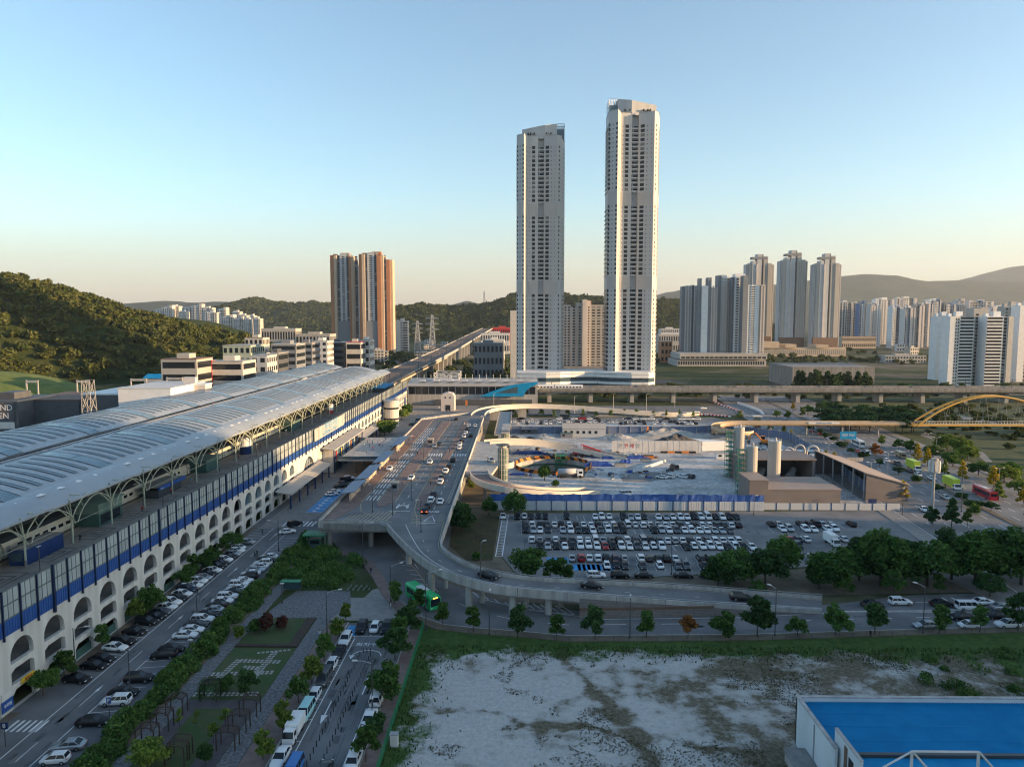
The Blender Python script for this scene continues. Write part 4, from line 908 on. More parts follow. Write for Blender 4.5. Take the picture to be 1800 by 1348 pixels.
# --- station street and forecourt
road1 = sheet('station_road', [(-78.4,55),(-60,55),(-60,182),(-52,205),(-19,205),(-19,470),(-78.4,470)], 0.0, M['asphalt'])
struct('verge', MB().box(-78.4,-76.8,55,108,-0.02,0.10).box(-78.4,-76.8,119,205,-0.02,0.10), M['dirt'])
fore = sheet('forecourt', [(-76,206),(-66,206),(-62,216),(-62,395),(-76,395)], 0.012, M['paving'])
sheet('forecourt_carriageway', [(-61.8,218),(-54,205),(-54,380),(-61.8,380)], 0.010, M['paving_red'])
mk = MB()
rect(mk, -71.6,-71.45,60,205,0.008); rect(mk, -66.4,-66.25,60,205,0.008)
for k in range(50):
    y = 108+k*2.35
    if y < 205 and y > 120: 
        mk.add([(-76.4,y+0.9,0.008),(-76.4,y+1.02,0.008),(-71.5,y+0.12,0.008),(-71.5,y,0.008)], [(0,3,2,1)])
    if y < 196: mk.add([(-66.4,y,0.008),(-66.4,y+0.12,0.008),(-61.5,y+1.0,0.008),(-61.5,y+0.9,0.008)], [(0,3,2,1)])
for k in range(12):
    y = 96+k*14; rect(mk,-69.05,-68.93,y,y+4.5,0.008)
    if k % 2: mk.add([(-69.3,y+4.5,0.008),(-68.7,y+4.5,0.008),(-69.0,y+6.6,0.008)], [(0,1,2)])
for k in range(6): rect(mk,-75.8+k*0.9,-75.4+k*0.9,103,106,0.008)
for k in range(8): rect(mk,-70+k*1.2,-69.4+k*1.2,207,212,0.016)
mk.build('road_markings', M['paint'], road1, kind='stuff')
mk = MB()
for y0, y1 in ((222,252),(325,352)):
    mk.add([(-67.5,y0,0.018),(-62.3,y0,0.018),(-62.3,y1,0.018),(-67.5,y1,0.018)], [(0,1,2,3)])
mk.build('disabled_bay_paint', M['paint_blue'], fore, kind='stuff')
mk = MB()
for y0, y1 in ((222,252),(325,352)):
    k = y0
    while k < y1: mk.add([(-67.5,k,0.024),(-67.5,k+0.15,0.024),(-62.3,k+0.75,0.024),(-62.3,k+0.6,0.024)], [(0,3,2,1)]); rect(mk,-65.8,-64.6,k+1.2,k+2.2,0.024); k += 3.3
mk.build('bay_markings', M['paint'], fore, kind='stuff')
# --- hedge bed, park paths, lawns
struct('hedge_bed', MB().box(-60.3,-55.6,55,200,-0.02,0.14), M['dirt'])
M['cobble'] = mat('cobble', (0.10,0.10,0.105), 0.9, col2=(0.20,0.20,0.205), scale=2.2, lo=0.42, hi=0.6, bump=0.6, bscale=3)
M['purple_pave'] = mat('purple_pave', (0.075,0.065,0.072), 0.9, col2=(0.10,0.09,0.095), scale=0.6)
struct('west_path', MB().box(-55.5,-52.8,55,168,-0.02,0.06), M['cobble'])
struct('east_path', MB().box(-41.2,-38.4,55,150,-0.02,0.06), M['cobble'])
struct('brick_footway', MB().box(-38.3,-34.3,55,141,-0.02,0.10), M['paving_red'])
struct('park_lawn', MB().box(-52.75,-41.25,55,143,-0.02,0.05), M['lawn'])
struct('park_square', MB().prism([(-52.75,143.1),(-38.4,143.1),(-36,150),(-38,157.5),(-50,157.5)], -0.02, 0.055), M['cobble'])
struct('thicket_ground', MB().prism([(-55.5,157.6),(-38,157.6),(-37.5,166),(-40,178),(-47,186),(-55.6,192)], -0.02, 0.05), M['grass'])
struct('garden_path', MB().box(-52.7,-50.4,96,112,0.05,0.06).box(-44.6,-41.3,88,112,0.05,0.06).box(-50.4,-44.6,109.5,112,0.05,0.06).box(-50.4,-44.6,88,95,0.05,0.06), M['purple_pave'])
struct('timber_edge', MB().box(-52.75,-41.25,130.2,131.2,0.05,0.30).box(-43.2,-41.4,131.3,143,0.05,0.22), M['wood'])
# stepping stones on the lawn
ss = thing('stepping_stones', 'rows of pale stepping stones crossing on the small park lawn', 'stepping stones', (0,0,0))
stm = MB().box(-0.24,0.24,-0.24,0.24,0.045,0.09).mesh('paving_slab', M['kerb'])
def stones(p, q, rows, gap=0.75):
    L_ = math.dist(p,q); n = int(L_/gap); dx, dy = (q[0]-p[0])/L_, (q[1]-p[1])/L_
    for i in range(n):
        for r_ in range(rows):
            o = (r_-(rows-1)/2)*0.66; obj('paving_slab', stm, ss, (p[0]+dx*i*gap-dy*o+R.uniform(-.03,.03), p[1]+dy*i*gap+dx*o, 0), math.atan2(dy,dx)+R.uniform(-.04,.04))
stones((-52.4,113.6),(-41.6,114.0),2); stones((-52.4,120.2),(-41.6,121.0),2); stones((-45.2,116.2),(-44.6,129.6),2); stones((-50.8,119.2),(-49.8,126.5),2)
stones((-49.5,125.0),(-41.6,124.6),2); stones((-47.5,128.0),(-41.6,129.4),1); stones((-48,122.6),(-44.8,122.3),2); stones((-52.4,117.2),(-50.6,117.4),1)
# --- east parking street
road2 = sheet('east_street', [(-34.2,55),(-21.9,55),(-21.9,141),(-34.2,141)], 0.004, M['asphalt'])
apron = sheet('concrete_apron', [G(585,1090),G(745,1092),G(742,1078),G(702,1052),G(676,1030),G(655,1036),G(640,1050),G(560,1050),G(560,1088)], 0.014, M['paving'])
struct('footway', MB().box(-21.7,-19.25,55,138,-0.02,0.12), M['paving_red'])
mk = MB(); rect(mk,-31.6,-31.45,60,134.5,0.012); rect(mk,-24.1,-23.95,60,110,0.012)
for y in np.arange(62,134,5.6): rect(mk,-34.0,-31.6,y,y+0.13,0.012)
for y in np.arange(62,110,5.6): rect(mk,-23.95,-21.95,y,y+0.13,0.012)
for x in (-33.9,-31.45,-28.9,-26.4,-24.0): rect(mk,x,x+0.13,135,140,0.012)
rect(mk,-33.9,-23.9,135,135.12,0.012)
# arrows
for x, y, d in ((-30.0,112,-1),(-25.6,114,1)):
    rect(mk,x-0.09,x+0.09,min(y,y+d*4),max(y,y+d*4),0.012); mk.add([(x-0.5,y+d*4,0.012),(x+0.5,y+d*4,0.012),(x,y+d*6.4,0.012)], [(0,1,2)])
arc = [(-27.8+2.6*math.cos(a), 127.2+2.2*math.sin(a), 0.012) for a in [math.pi*i/14 for i in range(15)]]; strip(mk, arc, 0.18)
mk.add([(-30.9,127.4,0.012),(-29.9,127.4,0.012),(-30.4,125.9,0.012)], [(0,1,2)])
mk.build('road_markings', M['paint'], road2, kind='stuff')
mk = MB(); rect(mk,-33.8,-31.6,135.2,139.8,0.016); None
mk.build('disabled_bay_paint', M['paint_blue'], road2, kind='stuff')
lettering('회차구간', 1.5, M['paint'], (-28.0,131.6,0.02), (0,0,0), road2)
MB().box(-34.5,-34.22,55,141,-0.02,0.16).build('kerb', M['kerb'], road2); MB().box(-21.9,-21.72,55,138,-0.02,0.16).build('kerb', M['kerb'], road2)
# --- lower road sweeping under the ramp
low_s = GL([(1900,1094),(1800,1100),(1300,1115),(1000,1117),(900,1108),(830,1103),(778,1097),(740,1083),(706,1060),(680,1030),(660,1000),(640,980),(600,968)])
low_n = GL([(560,955),(700,905),(800,1000),(860,1043),(930,1062),(1050,1078),(1300,1074),(1460,1062),(1600,1046),(1800,1040),(1900,1036)])
road3 = sheet('lower_road', low_s+[(-58,205),(-20,205)]+[(G(800,1000)[0],G(800,1000)[1])]+low_n[3:], 0.006, M['asphalt'])
mk = MB(); c = [G(1900,1078),G(1500,1088),G(1200,1096),G(1000,1098),(G(900,1088)),G(830,1072),G(770,1040),G(735,1000),G(705,955)]
dashes(mk, c, 0.16, 3, 5, 0.014); strip(mk, offset(low_s[1:9], -0.5), 0.14, 0.014)
strip(mk, [G(1900,1070),G(1720,1075),G(1460,1077),G(1300,1085),G(1060,1088),G(930,1072)], 0.15, 0.014)
dashes(mk, [G(1900,1054),G(1500,1060)], 0.16, 3, 5, 0.014)
hp = [G(845,1052),G(905,1066),G(960,1075),G(1010,1080)]
for k in range(12):
    p = tuple(lerp(a,b,0) for a,b in zip(hp[0],hp[0])); t_ = k/11; x = np.interp(t_,[0,.33,.66,1],[q[0] for q in hp]); y = np.interp(t_,[0,.33,.66,1],[q[1] for q in hp]); strip(mk, [(x,y),(x-2.2,y+4.2)], 0.13, 0.014)
strip(mk, hp, 0.13, 0.014)
for k in range(9):
    x, y = G(700+k*7, 985+k*8); strip(mk, [(x,y),(x+2.2,y-0.6)], 0.18, 0.014)
for px in (1655,1672): strip(mk, [G(px,1050),G(px+22,1062)], 0.35, 0.014)
mk.build('road_markings', M['paint'], road3, kind='stuff')
ym = MB(); strip(ym, [G(707,975),G(730,1000),G(752,1030),G(775,1052)], 0.15, 0.014); strip(ym, offset(low_s[5:], -0.35), 0.13, 0.014); ym.build('yellow_lines', M['paint_yellow'], road3, kind='stuff')
fw = low_s[0:8]
if True:
    # keep the footway on the lot side (south)
    m = MB(); m.sweep([(x,y,0) for x,y in fw[::-1]], [(0.25,-0.02),(0.25,0.13),(2.6,0.13),(2.6,-0.02)]); struct('lot_footway', m, M['dirt'])
    m = MB(); m.sweep([(x,y,0) for x,y in fw[::-1]], [(0.0,-0.02),(0.0,0.15),(0.24,0.15),(0.24,-0.02)]); m.build('kerb', M['kerb'], road3)
m = MB(); m.sweep([(*G(a,b),0) for a,b in [(1460,1076),(1600,1075),(1730,1072)]], [(-0.3,0),(-0.3,0.22),(0.3,0.22),(0.3,0)]); m.build('median_kerb', M['kerb'], road3)
# curved footway between thicket and the road
m = MB(); pth = [G(744,1092),G(716,1072),G(690,1042),G(672,1012),G(655,990),G(628,974),G(590,966)]
m.sweep([(x,y,0) for x,y in pth], [(-2.4,-0.02),(-2.4,0.12),(0.2,0.12),(0.2,-0.02)]); struct('curved_footway', m, M['paving_red'])
# --- dirt and grass round the ramp, car park
sheet('ramp_verge', [(-19.5,204),G(882,904),G(878,975),G(905,1008),G(960,1026),G(1300,1008),G(1560,988),G(1640,938),(150,190),(210,190),(210,157)]+[G(1700,1041),G(1445,1046),G(1250,1036),(16,150.5),(-4,152),(-19.5,165)], 0.022, M['dirt'])
sheet('grass_patch', [G(795,915),G(878,908),G(866,985),G(820,985),G(790,960)], 0.03, grass_soil('dry_grass', [(0.06,0.05,0.03),(0.085,0.075,0.04),(0.045,0.06,0.025)], 0.15, [0.35,0.52,0.7]))
LOT_Z = 0.034
lot = sheet('car_park', [G(880,903),G(1560,897),G(1640,935),G(1560,985),G(1300,1005),G(960,1024),G(905,1005),G(880,975)], LOT_Z, M['asphalt_old'])
# --- gravel field
def lot_mat():
    m = bpy.data.materials.new('gravel_field'); m.use_nodes = True; n = m.node_tree.nodes; L = m.node_tree.links
    b = n['Principled BSDF']; b.inputs['Roughness'].default_value = 0.95; b.inputs['Specular IOR Level'].default_value = 0.15
    tc = n.new('ShaderNodeTexCoord'); sep = n.new('ShaderNodeSeparateXYZ'); L.new(tc.outputs['Object'], sep.inputs[0])
    def noise(s, d=8, r=0.65):
        q = n.new('ShaderNodeTexNoise'); q.inputs['Scale'].default_value = s; q.inputs['Detail'].default_value = d; q.inputs['Roughness'].default_value = r; L.new(tc.outputs['Object'], q.inputs['Vector']); return q.outputs['Fac']
    def ramp(v, cs):
        q = n.new('ShaderNodeValToRGB'); e = q.color_ramp.elements
        while len(e) < len(cs): e.new(0.5)
        for i, (p, c) in enumerate(cs): e[i].position = p; e[i].color = (*c, 1)
        L.new(v, q.inputs['Fac']); return q.outputs['Color']
    def math_(op, a, b_=None):
        q = n.new('ShaderNodeMath'); q.operation = op
        for i, v in enumerate((a, b_)):
            if v is None: continue
            if isinstance(v, (int, float)): q.inputs[i].default_value = v
            else: L.new(v, q.inputs[i])
        return q.outputs[0]
    def mrange(v, a, b_):
        q = n.new('ShaderNodeMapRange'); q.inputs['From Min'].default_value = a; q.inputs['From Max'].default_value = b_; L.new(v, q.inputs['Value']); return q.outputs[0]
    def mix(f, a, b_):
        q = n.new('ShaderNodeMix'); q.data_type = 'RGBA'; L.new(f, q.inputs[0]); L.new(a, q.inputs[6]); L.new(b_, q.inputs[7]); return q.outputs[2]
    gravel = ramp(noise(1.2, 10, 0.75), [(0.3,(0.32,0.31,0.29)),(0.5,(0.44,0.43,0.41)),(0.7,(0.54,0.53,0.51))])
    weeds = ramp(noise(1.6, 8), [(0.35,(0.085,0.072,0.05)),(0.52,(0.14,0.118,0.08)),(0.7,(0.21,0.19,0.145))])
    green = ramp(noise(0.7, 8), [(0.3,(0.03,0.066,0.016)),(0.6,(0.068,0.115,0.028)),(0.75,(0.14,0.13,0.065))])
    big = noise(0.075, 12, 0.78)
    # weeds grow thicker to the far right (east) side of the field
    def track(a, b_, c_, w_):   # a rut of trodden soil along a*x+b*y=c, wavering
        d_ = math_('ABSOLUTE', math_('ADD', math_('SUBTRACT', math_('ADD', math_('MULTIPLY', sep.outputs['X'], a), math_('MULTIPLY', sep.outputs['Y'], b_)), c_), math_('MULTIPLY', math_('SUBTRACT', noise(0.09, 3), .5), 9.0)))
        return math_('MULTIPLY', mrange(d_, w_, 0.0), 0.13)
    east = math_('ADD', math_('MULTIPLY', mrange(sep.outputs['X'], 0, 40), 0.13), math_('ADD', track(.93, .36, 52.5, 2.4), track(.25, .97, 104.0, 1.6)))
    wv = math_('ADD', big, east); wm = mrange(wv, 0.55, 0.64)
    c1 = mix(wm, gravel, weeds)
    n2 = math_('MULTIPLY', math_('SUBTRACT', noise(0.16, 8, 0.7), 0.5), 22.0)
    fence_d = math_('MINIMUM', math_('SUBTRACT', 131.5, sep.outputs['Y']), math_('ADD', sep.outputs['X'], 19))
    edge2 = math_('SUBTRACT', 88.0, sep.outputs['X'])
    fd = math_('ADD', math_('MINIMUM', fence_d, math_('MULTIPLY', edge2, 0.9)), n2)
    gm = mrange(fd, 5.0, 2.6)
    c2 = mix(gm, c1, green)
    L.new(c2, b.inputs['Base Color'])
    bp = n.new('ShaderNodeBump'); bp.inputs['Strength'].default_value = 0.7; bp.inputs['Distance'].default_value = 0.15
    L.new(noise(3.0, 8, 0.7), bp.inputs['Height']); L.new(bp.outputs[0], b.inputs['Normal'])
    return m
fs_edge = offset(low_s[0:8][::-1], 2.7)
fld = sheet('gravel_field', [(-19.2,50),(-19.2,137)]+fs_edge+[(140,50)], 0.02, lot_mat())
# low mounds of weeds along the field edges: real grass blades
rng = np.random.default_rng(8); P = []
for k in range(26000):
    x = rng.uniform(-19,95); y = rng.uniform(80,133)
    d = min(131.8-y-0.02*abs(x), x+19, (92-x)*0.8) + rng.normal()*2.2
    if d < 3.6 and y < 131.5-0.0*x: P.append((x,y))
P = np.array(P); n = len(P); a = rng.random(n)*6.283; h = rng.uniform(0.15,0.55,n); wv = rng.uniform(0.05,0.16,n); lx = rng.normal(size=n)*0.15; ly = rng.normal(size=n)*0.15
V = np.zeros((n,4,3)); V[:,0,0] = P[:,0]-np.cos(a)*wv; V[:,0,1] = P[:,1]-np.sin(a)*wv; V[:,1,0] = P[:,0]+np.cos(a)*wv; V[:,1,1] = P[:,1]+np.sin(a)*wv
V[:,2,0] = P[:,0]+lx+np.cos(a)*wv*0.3; V[:,2,1] = P[:,1]+ly+np.sin(a)*wv*0.3; V[:,2,2] = h; V[:,3,0] = P[:,0]+lx-np.cos(a)*wv*0.3; V[:,3,1] = P[:,1]+ly-np.sin(a)*wv*0.3; V[:,3,2] = h
V[:,0:2,2] = 0.02
M['blade'] = leafmat('blade', (0.024,0.05,0.012), (0.075,0.10,0.03), 0, 0.12, 0.35)
o = obj('weeds', npmesh('weeds', V.reshape(-1,3), np.arange(4*n).reshape(n,4), M['blade']), kind='stuff'); o['label'] = 'green weeds growing along the edges of the gravel field'; o['category'] = 'grass'

# dry tufts and stones over the open field
q = np.random.default_rng(44); X = q.uniform(-17,90,30000); Yq = q.uniform(86,130,30000); nz = vnoise(X,Yq,9,61)*.6+vnoise(X,Yq,2.5,62)*.4+.12*np.clip(X/40,0,1); kp = nz > .645; X = X[kp]; Yq = Yq[kp]; n = len(X)
C = np.repeat(np.stack([X,Yq,np.full(n,.05)],1), 3, 0)+q.normal(size=(3*n,3))*[.12,.12,.04]; C[:,2] = np.abs(C[:,2])+.03; V, Fq = leaf_quads(C, .10, q, .1)
o = obj('weed_tufts', npmesh('weed_tufts', V, Fq, leafmat('dry_weed', (0.05,0.045,0.022), (0.14,0.12,0.06), 0, .3, .2)), kind='stuff'); o['label'] = 'dry brown weed tufts scattered over the gravel field'; o['category'] = 'weeds'
n = 2600; C = np.stack([q.uniform(-16,88,n),q.uniform(86,128,n),np.full(n,.05)],1); V, Fq = leaf_quads(C, .07, q, .6)
o = obj('field_stones', npmesh('field_stones', V, Fq, M['kerb']), kind='stuff'); o['label'] = 'small pale stones and litter on the gravel field'; o['category'] = 'stones'

# ================================================================== raised drop-off deck and its ramps
DZ = 7.0
OUT = [(680,919,7),(698,940,7),(727,968,6.9),(753,987,6.7),(783,1002,6.4),(827,1017,6.0),(875,1028.6,5.6),(960,1036,4.9),(1037,1043,4.2),(1150,1051,3.0),(1250,1058,1.9),(1350,1064,1.0),(1445,1069.5,0.2)]
INN = [(787.7,910,7),(772,955,7),(787,970,6.9),(820,988.5,6.5),(853.6,1000,6.1),(893.7,1007.7,5.6),(960,1015,4.9),(1034,1018,4.2),(1150,1024,3.0),(1250,1031,1.9),(1350,1039,1.0),(1445,1046,0.2)]
def edge(L_, n):
    P = [(*G(a,b,z+0.9), z) for a,b,z in L_]; d = [0]
    for p, q in zip(P[:-1], P[1:]): d.append(d[-1]+math.dist(p[:2],q[:2]))
    t = np.linspace(0, d[-1], n); 
    A = np.array([[np.interp(u, d, [p[j] for p in P]) for j in range(3)] for u in t])
    for _ in range(2): A[1:-1] = 0.25*A[:-2]+0.5*A[1:-1]+0.25*A[2:]
    return [tuple(r) for r in A]
NE = 48; eo = edge(OUT, NE); ei = edge(INN, NE)
deck = thing('drop_off_deck', 'raised station drop-off deck with several lanes and a curving exit ramp', 'elevated road', (0,0,0))
poly = [(-53,186)]+[eo[0][:2]]+[ei[0][:2]]+[(-20.4,383),(-20.6,402),(-30,402),(-44,389),(-53,380)]
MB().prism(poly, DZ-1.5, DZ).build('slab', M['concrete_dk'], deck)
MB().poly([(x,y,DZ+0.01) for x,y in poly]).build('asphalt', M['asphalt'], deck)
m = MB(); vs = []
for a, b in zip(eo, ei): vs += [a, b, (b[0],b[1],max(b[2]-1.3,-0.05)), (a[0],a[1],max(a[2]-1.3,-0.05))]
m.add(vs, [(4*i+j, 4*i+(j+1)%4, 4*(i+1)+(j+1)%4, 4*(i+1)+j) for i in range(NE-1) for j in range(4)]); m.build('ramp_slab', M['concrete_dk'], deck)
m = MB(); vs = []
for a, b in zip(eo, ei): vs += [(a[0],a[1],a[2]+0.015),(b[0],b[1],b[2]+0.015)]
m.add(vs, [(2*i,2*i+1,2*i+3,2*i+2) for i in range(NE-1)]); m.build('ramp_asphalt', M['asphalt'], deck)
def parapet(path, name='parapet', h=0.75, rail_=True, wd=0.3, mk_='concrete', side=1):
    m = MB(); m.sweep(path, [(-wd*0.5,-1.0),(wd*0.5,-1.0),(wd*0.5,h),(-wd*0.5,h)]); o = m.build(name, M[mk_], deck)
    if rail_:
        r_ = MB(); r_.path([(x,y,z+h+0.32) for x,y,z in path], 0.06, 5)
        for i in range(0,len(path)): r_.tube((path[i][0],path[i][1],path[i][2]+h),(path[i][0],path[i][1],path[i][2]+h+0.32),0.04,n=4)
        r_.build('handrail', M['steel'], o)
    return o
left_edge = [(-53,y,DZ) for y in range(186,381,6)]+[(-44,389,DZ),(-30,402,DZ)]
parapet([(x,186-4*(x+53)/20*0-0,DZ) for x in np.linspace(-53,eo[0][0],8)][:-1]+[(eo[0][0],eo[0][1],DZ)]); parapet(left_edge); parapet(eo); parapet(ei)
parapet([(ei[0][0],ei[0][1],DZ)]+[(lerp(ei[0][0],-20.4,(y-ei[0][1])/(383-ei[0][1])),y,DZ) for y in range(200,384,7)]+[(-20.5,383,DZ)], h=1.1, rail_=False, mk_='cream')
# columns
cm = MB().cyl(0,0,0,1,0.75,14).mesh('column', M['concrete'])
for px, py in ((704,974),(752,1021),(812,1050),(880,1068),(955,1078),(1030,1078)):
    x, y = G(px, py); d = min(range(NE), key=lambda i: abs(eo[i][0]-x)); 
    cx, cy = lerp(eo[d][0],ei[d][0],0.25), lerp(eo[d][1],ei[d][1],0.25); obj('column', cm, deck, (cx,cy,0), scale=(1,1,max(0.5,eo[d][2]-1.25)))
    cx, cy = lerp(eo[d][0],ei[d][0],0.78), lerp(eo[d][1],ei[d][1],0.78); obj('column', cm, deck, (cx,cy,0), scale=(0.8,0.8,max(0.5,eo[d][2]-1.25)))
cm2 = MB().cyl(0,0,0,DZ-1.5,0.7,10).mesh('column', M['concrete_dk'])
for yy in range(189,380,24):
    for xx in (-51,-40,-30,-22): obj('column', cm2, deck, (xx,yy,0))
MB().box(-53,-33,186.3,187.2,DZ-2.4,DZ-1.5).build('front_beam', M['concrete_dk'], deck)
MB().box(-21.2,-20.7,212,380,0,DZ-1.5).build('side_wall', M['concrete_dk'], deck); MB().box(-52,-21.2,214,214.5,0,DZ-1.5).build('darkening_wall', M['dkgrey'], deck)  # side and cross walls added to darken the underpass; cross wall painted dark
# retaining wall under the lower part of the ramp
i0 = min(range(NE), key=lambda i: abs(eo[i][2]-4.3)); m = MB(); vs = []
for a in eo[i0:]: vs += [(a[0],a[1]-0.16,-0.05),(a[0],a[1]-0.16,max(a[2]-0.2,0))]
k = len(vs)//2; m.add(vs, [(2*i,2*i+2,2*i+3,2*i+1) for i in range(k-1)]); m.add([(eo[i0][0],eo[i0][1]-0.16,0),(ei[i0][0],ei[i0][1],0),(ei[i0][0],ei[i0][1],ei[i0][2]-1),(eo[i0][0],eo[i0][1]-0.16,eo[i0][2]-1)], [(0,1,2,3)])
def brick_mat(name, c1, c2, cm_, sc_):
    m_ = bpy.data.materials.new(name); m_.use_nodes = True; n_ = m_.node_tree.nodes; L_ = m_.node_tree.links; b = n_['Principled BSDF']; b.inputs['Roughness'].default_value = 0.9
    tc = n_.new('ShaderNodeTexCoord'); mp = n_.new('ShaderNodeMapping'); mp.inputs['Rotation'].default_value = (math.pi/2,0,0); br = n_.new('ShaderNodeTexBrick'); br.inputs['Scale'].default_value = sc_
    br.inputs['Color1'].default_value = (*c1,1); br.inputs['Color2'].default_value = (*c2,1); br.inputs['Mortar'].default_value = (*cm_,1)
    L_.new(tc.outputs['Object'], mp.inputs[0]); L_.new(mp.outputs[0], br.inputs['Vector']); L_.new(br.outputs['Color'], b.inputs['Base Color']); return m_
m.build('retaining_wall', brick_mat('block_wall', (0.19,0.17,0.16),(0.24,0.21,0.20),(0.10,0.09,0.085),0.8), deck)
MB().sweep([(a[0],a[1]-0.2,0) for a in eo[i0:i0+12]], [(-0.1,1.6),(0.06,1.6),(0.06,2.1),(-0.1,2.1)]).build('brick_band', M['brownroof'], deck)
# islands, pavements and markings on the deck
zt = DZ+0.02
def isl(name, pts, mk_, h=0.16): MB().prism(pts, DZ, DZ+h).build(name, M[mk_], deck)
isl('footway', [(-52.7,188),(-49.6,190),(-46.8,203),(-46.8,380),(-52.7,379)], 'paving_red')
isl('island', [(-41.8,206),(-40.6,202),(-37.4,207),(-37.0,372),(-41.6,372)], 'paving_red')
isl('island', [(-30.8,212),(-29.6,200),(-26.9,197),(-27.6,212),(-27.8,372),(-30.0,372)], 'paving_red')
isl('verge_strip', [(-21.4,206),(-20.7,206),(-20.9,382),(-21.6,382)], 'paving')
mk = MB()
for x in (-45.8,-44.8,-43.8,-42.6): dashes(mk, [(x,210),(x,272)], 0.34, 5, 2.2, zt); dashes(mk, [(x,290),(x,352)], 0.34, 5, 2.2, zt)
dashes(mk, [(-34,205),(-34,278)], 0.15, 3, 5, zt); dashes(mk, [(-34,288),(-34,385)], 0.15, 3, 5, zt); dashes(mk, [(-24.6,200),(-24.6,278)], 0.15, 3, 5, zt); dashes(mk, [(-24.6,288),(-24.6,392)], 0.15, 3, 5, zt)
for xa_, xb_ in ((-46.4,-42.2),(-36.6,-31),(-27.4,-21.8)):
    x = xa_
    while x < xb_: rect(mk, x, x+0.5, 278.5, 283, zt); x += 1.0
rect(mk,-36.8,-31,198,198.3,zt); rect(mk,-26.9,-22.5,186.5,186.8,zt)
for x in (-35.3,-32.4): rect(mk,x-0.1,x+0.1,203,206,zt); mk.add([(x-0.5,203,zt),(x+0.5,203,zt),(x,201,zt)],[(0,1,2)])
strip(mk, [(-25.9,188.2,zt),(-22.9,188.2,zt),(-24.3,194,zt),(-25.9,188.2,zt)], 0.3)
strip(mk, [tuple(lerp(a[j],b[j],0.30)+(0.03 if j==2 else 0) for j in range(3)) for a,b in zip(eo,ei)], 0.14)
dashes(mk, [tuple(lerp(a[j],b[j],0.52)+(0.03 if j==2 else 0) for j in range(3)) for a,b in list(zip(eo,ei))[6:-2:3]], 0.12, 1, 6)
mk.build('lane_markings', M['paint'], deck, kind='stuff')
jm = MB()
for i in range(2,NE-2,4): a, b = eo[i], ei[i]; strip(jm, [(a[0],a[1],a[2]+.02),(b[0],b[1],b[2]+.02)], .14); jm.obox((a[0],a[1]),.08,.36,a[2]-.9,a[2]+.77); jm.obox((b[0],b[1]),.08,.36,b[2]-.9,b[2]+.77)
for y in range(200,380,20): strip(jm, [(-52.6,y,DZ+.012),(-21,y,DZ+.012)], .12)
jm.build('expansion_joints', M['dkgrey'], deck, kind='stuff')
ym = MB()
for x in (-46.6,-42.0,-36.9,-31.0,-27.5,-21.8): strip(ym, [(x,208,zt),(x,372,zt)], 0.16)
for k in range(11): strip(ym, [(-47.5+k*1.15,188.5,zt),(-46.2+k*1.15,194+k*0.5,zt)], 0.22)
for k in range(9): strip(ym, [(-30.3+k*0.16,197-k*1.3,zt),(-27.4+k*0.35,197.5-k*1.5,zt)], 0.2)
for k in range(8): strip(ym, [(-22.2,196-k*1.5,zt),(-20.9+k*0.1,195-k*1.5,zt)], 0.18)
strip(ym, [(-46.6,206,zt),(-44.6,198,zt),(-39,192,zt),(-34,187,zt)], 0.16); strip(ym, [(-31,212,zt),(-30,200,zt),(-28,191,zt),(-27,184,zt)], 0.16)
strip(ym, [tuple(lerp(a[j],b[j],0.93)+(0.03 if j==2 else 0) for j in range(3)) for a,b in zip(eo,ei)], 0.14)
ym.build('yellow_markings', M['paint_yellow'], deck, kind='stuff')
for x in (-34,-24.4): lettering('양보', 1.9, M['paint'], (x, 204 if x < -30 else 197.6, zt+0.004), (0,0,0), deck)
# --- second ramp at the far end curving away to the right, lit parapets
def ramp_road(path, w_, mk_='asphalt', wall='cream', h=1.0, th=1.0, name=''):
    m = MB(); m.sweep(path, [(-w_/2,-th),(w_/2,-th),(w_/2,0),(-w_/2,0)]); m.build('ramp_slab', M['concrete'], deck)
    m = MB(); strip(m, [(x,y,z+0.015) for x,y,z in path], w_-0.4); m.build('ramp_asphalt', M[mk_], deck)
    for s_ in (-1,1):
        m = MB(); m.sweep(path, [(s_*w_/2-0.18,-th-0.1),(s_*w_/2+0.18,-th-0.1),(s_*w_/2+0.18,h),(s_*w_/2-0.18,h)]); m.build('parapet', M[wall], deck)
def smooth_path(P, n=40):
    P = np.array(P, float); d = np.r_[0, np.cumsum(np.linalg.norm(np.diff(P[:,:2],axis=0),axis=1))]; t = np.linspace(0,d[-1],n)
    A = np.stack([np.interp(t,d,P[:,j]) for j in range(3)],1)
    for _ in range(6): A[1:-1] = 0.25*A[:-2]+0.5*A[1:-1]+0.25*A[2:]
    return [tuple(r) for r in A]
rp = smooth_path([(-24.3,395,7),(-24.2,408,7),(-20,426,7),(-8,438,7),(8,445,6.6),(29,447,5.6),(52,446,4),(75,445,2.2),(98,447,0.6),(112,455,0.1)])
ramp_road(rp, 7.4)
cm3 = MB().box(-2.6,2.6,-0.8,0.8,0,1).mesh('column', M['concrete'])
for i in (8,13,18,23): obj('column', cm3, deck, (rp[i][0],rp[i][1],0), scale=(1,1,rp[i][2]-0.9))
MB().box(30,86,443,449,0,1.2).build('ramp_wall', M['concrete'], deck)
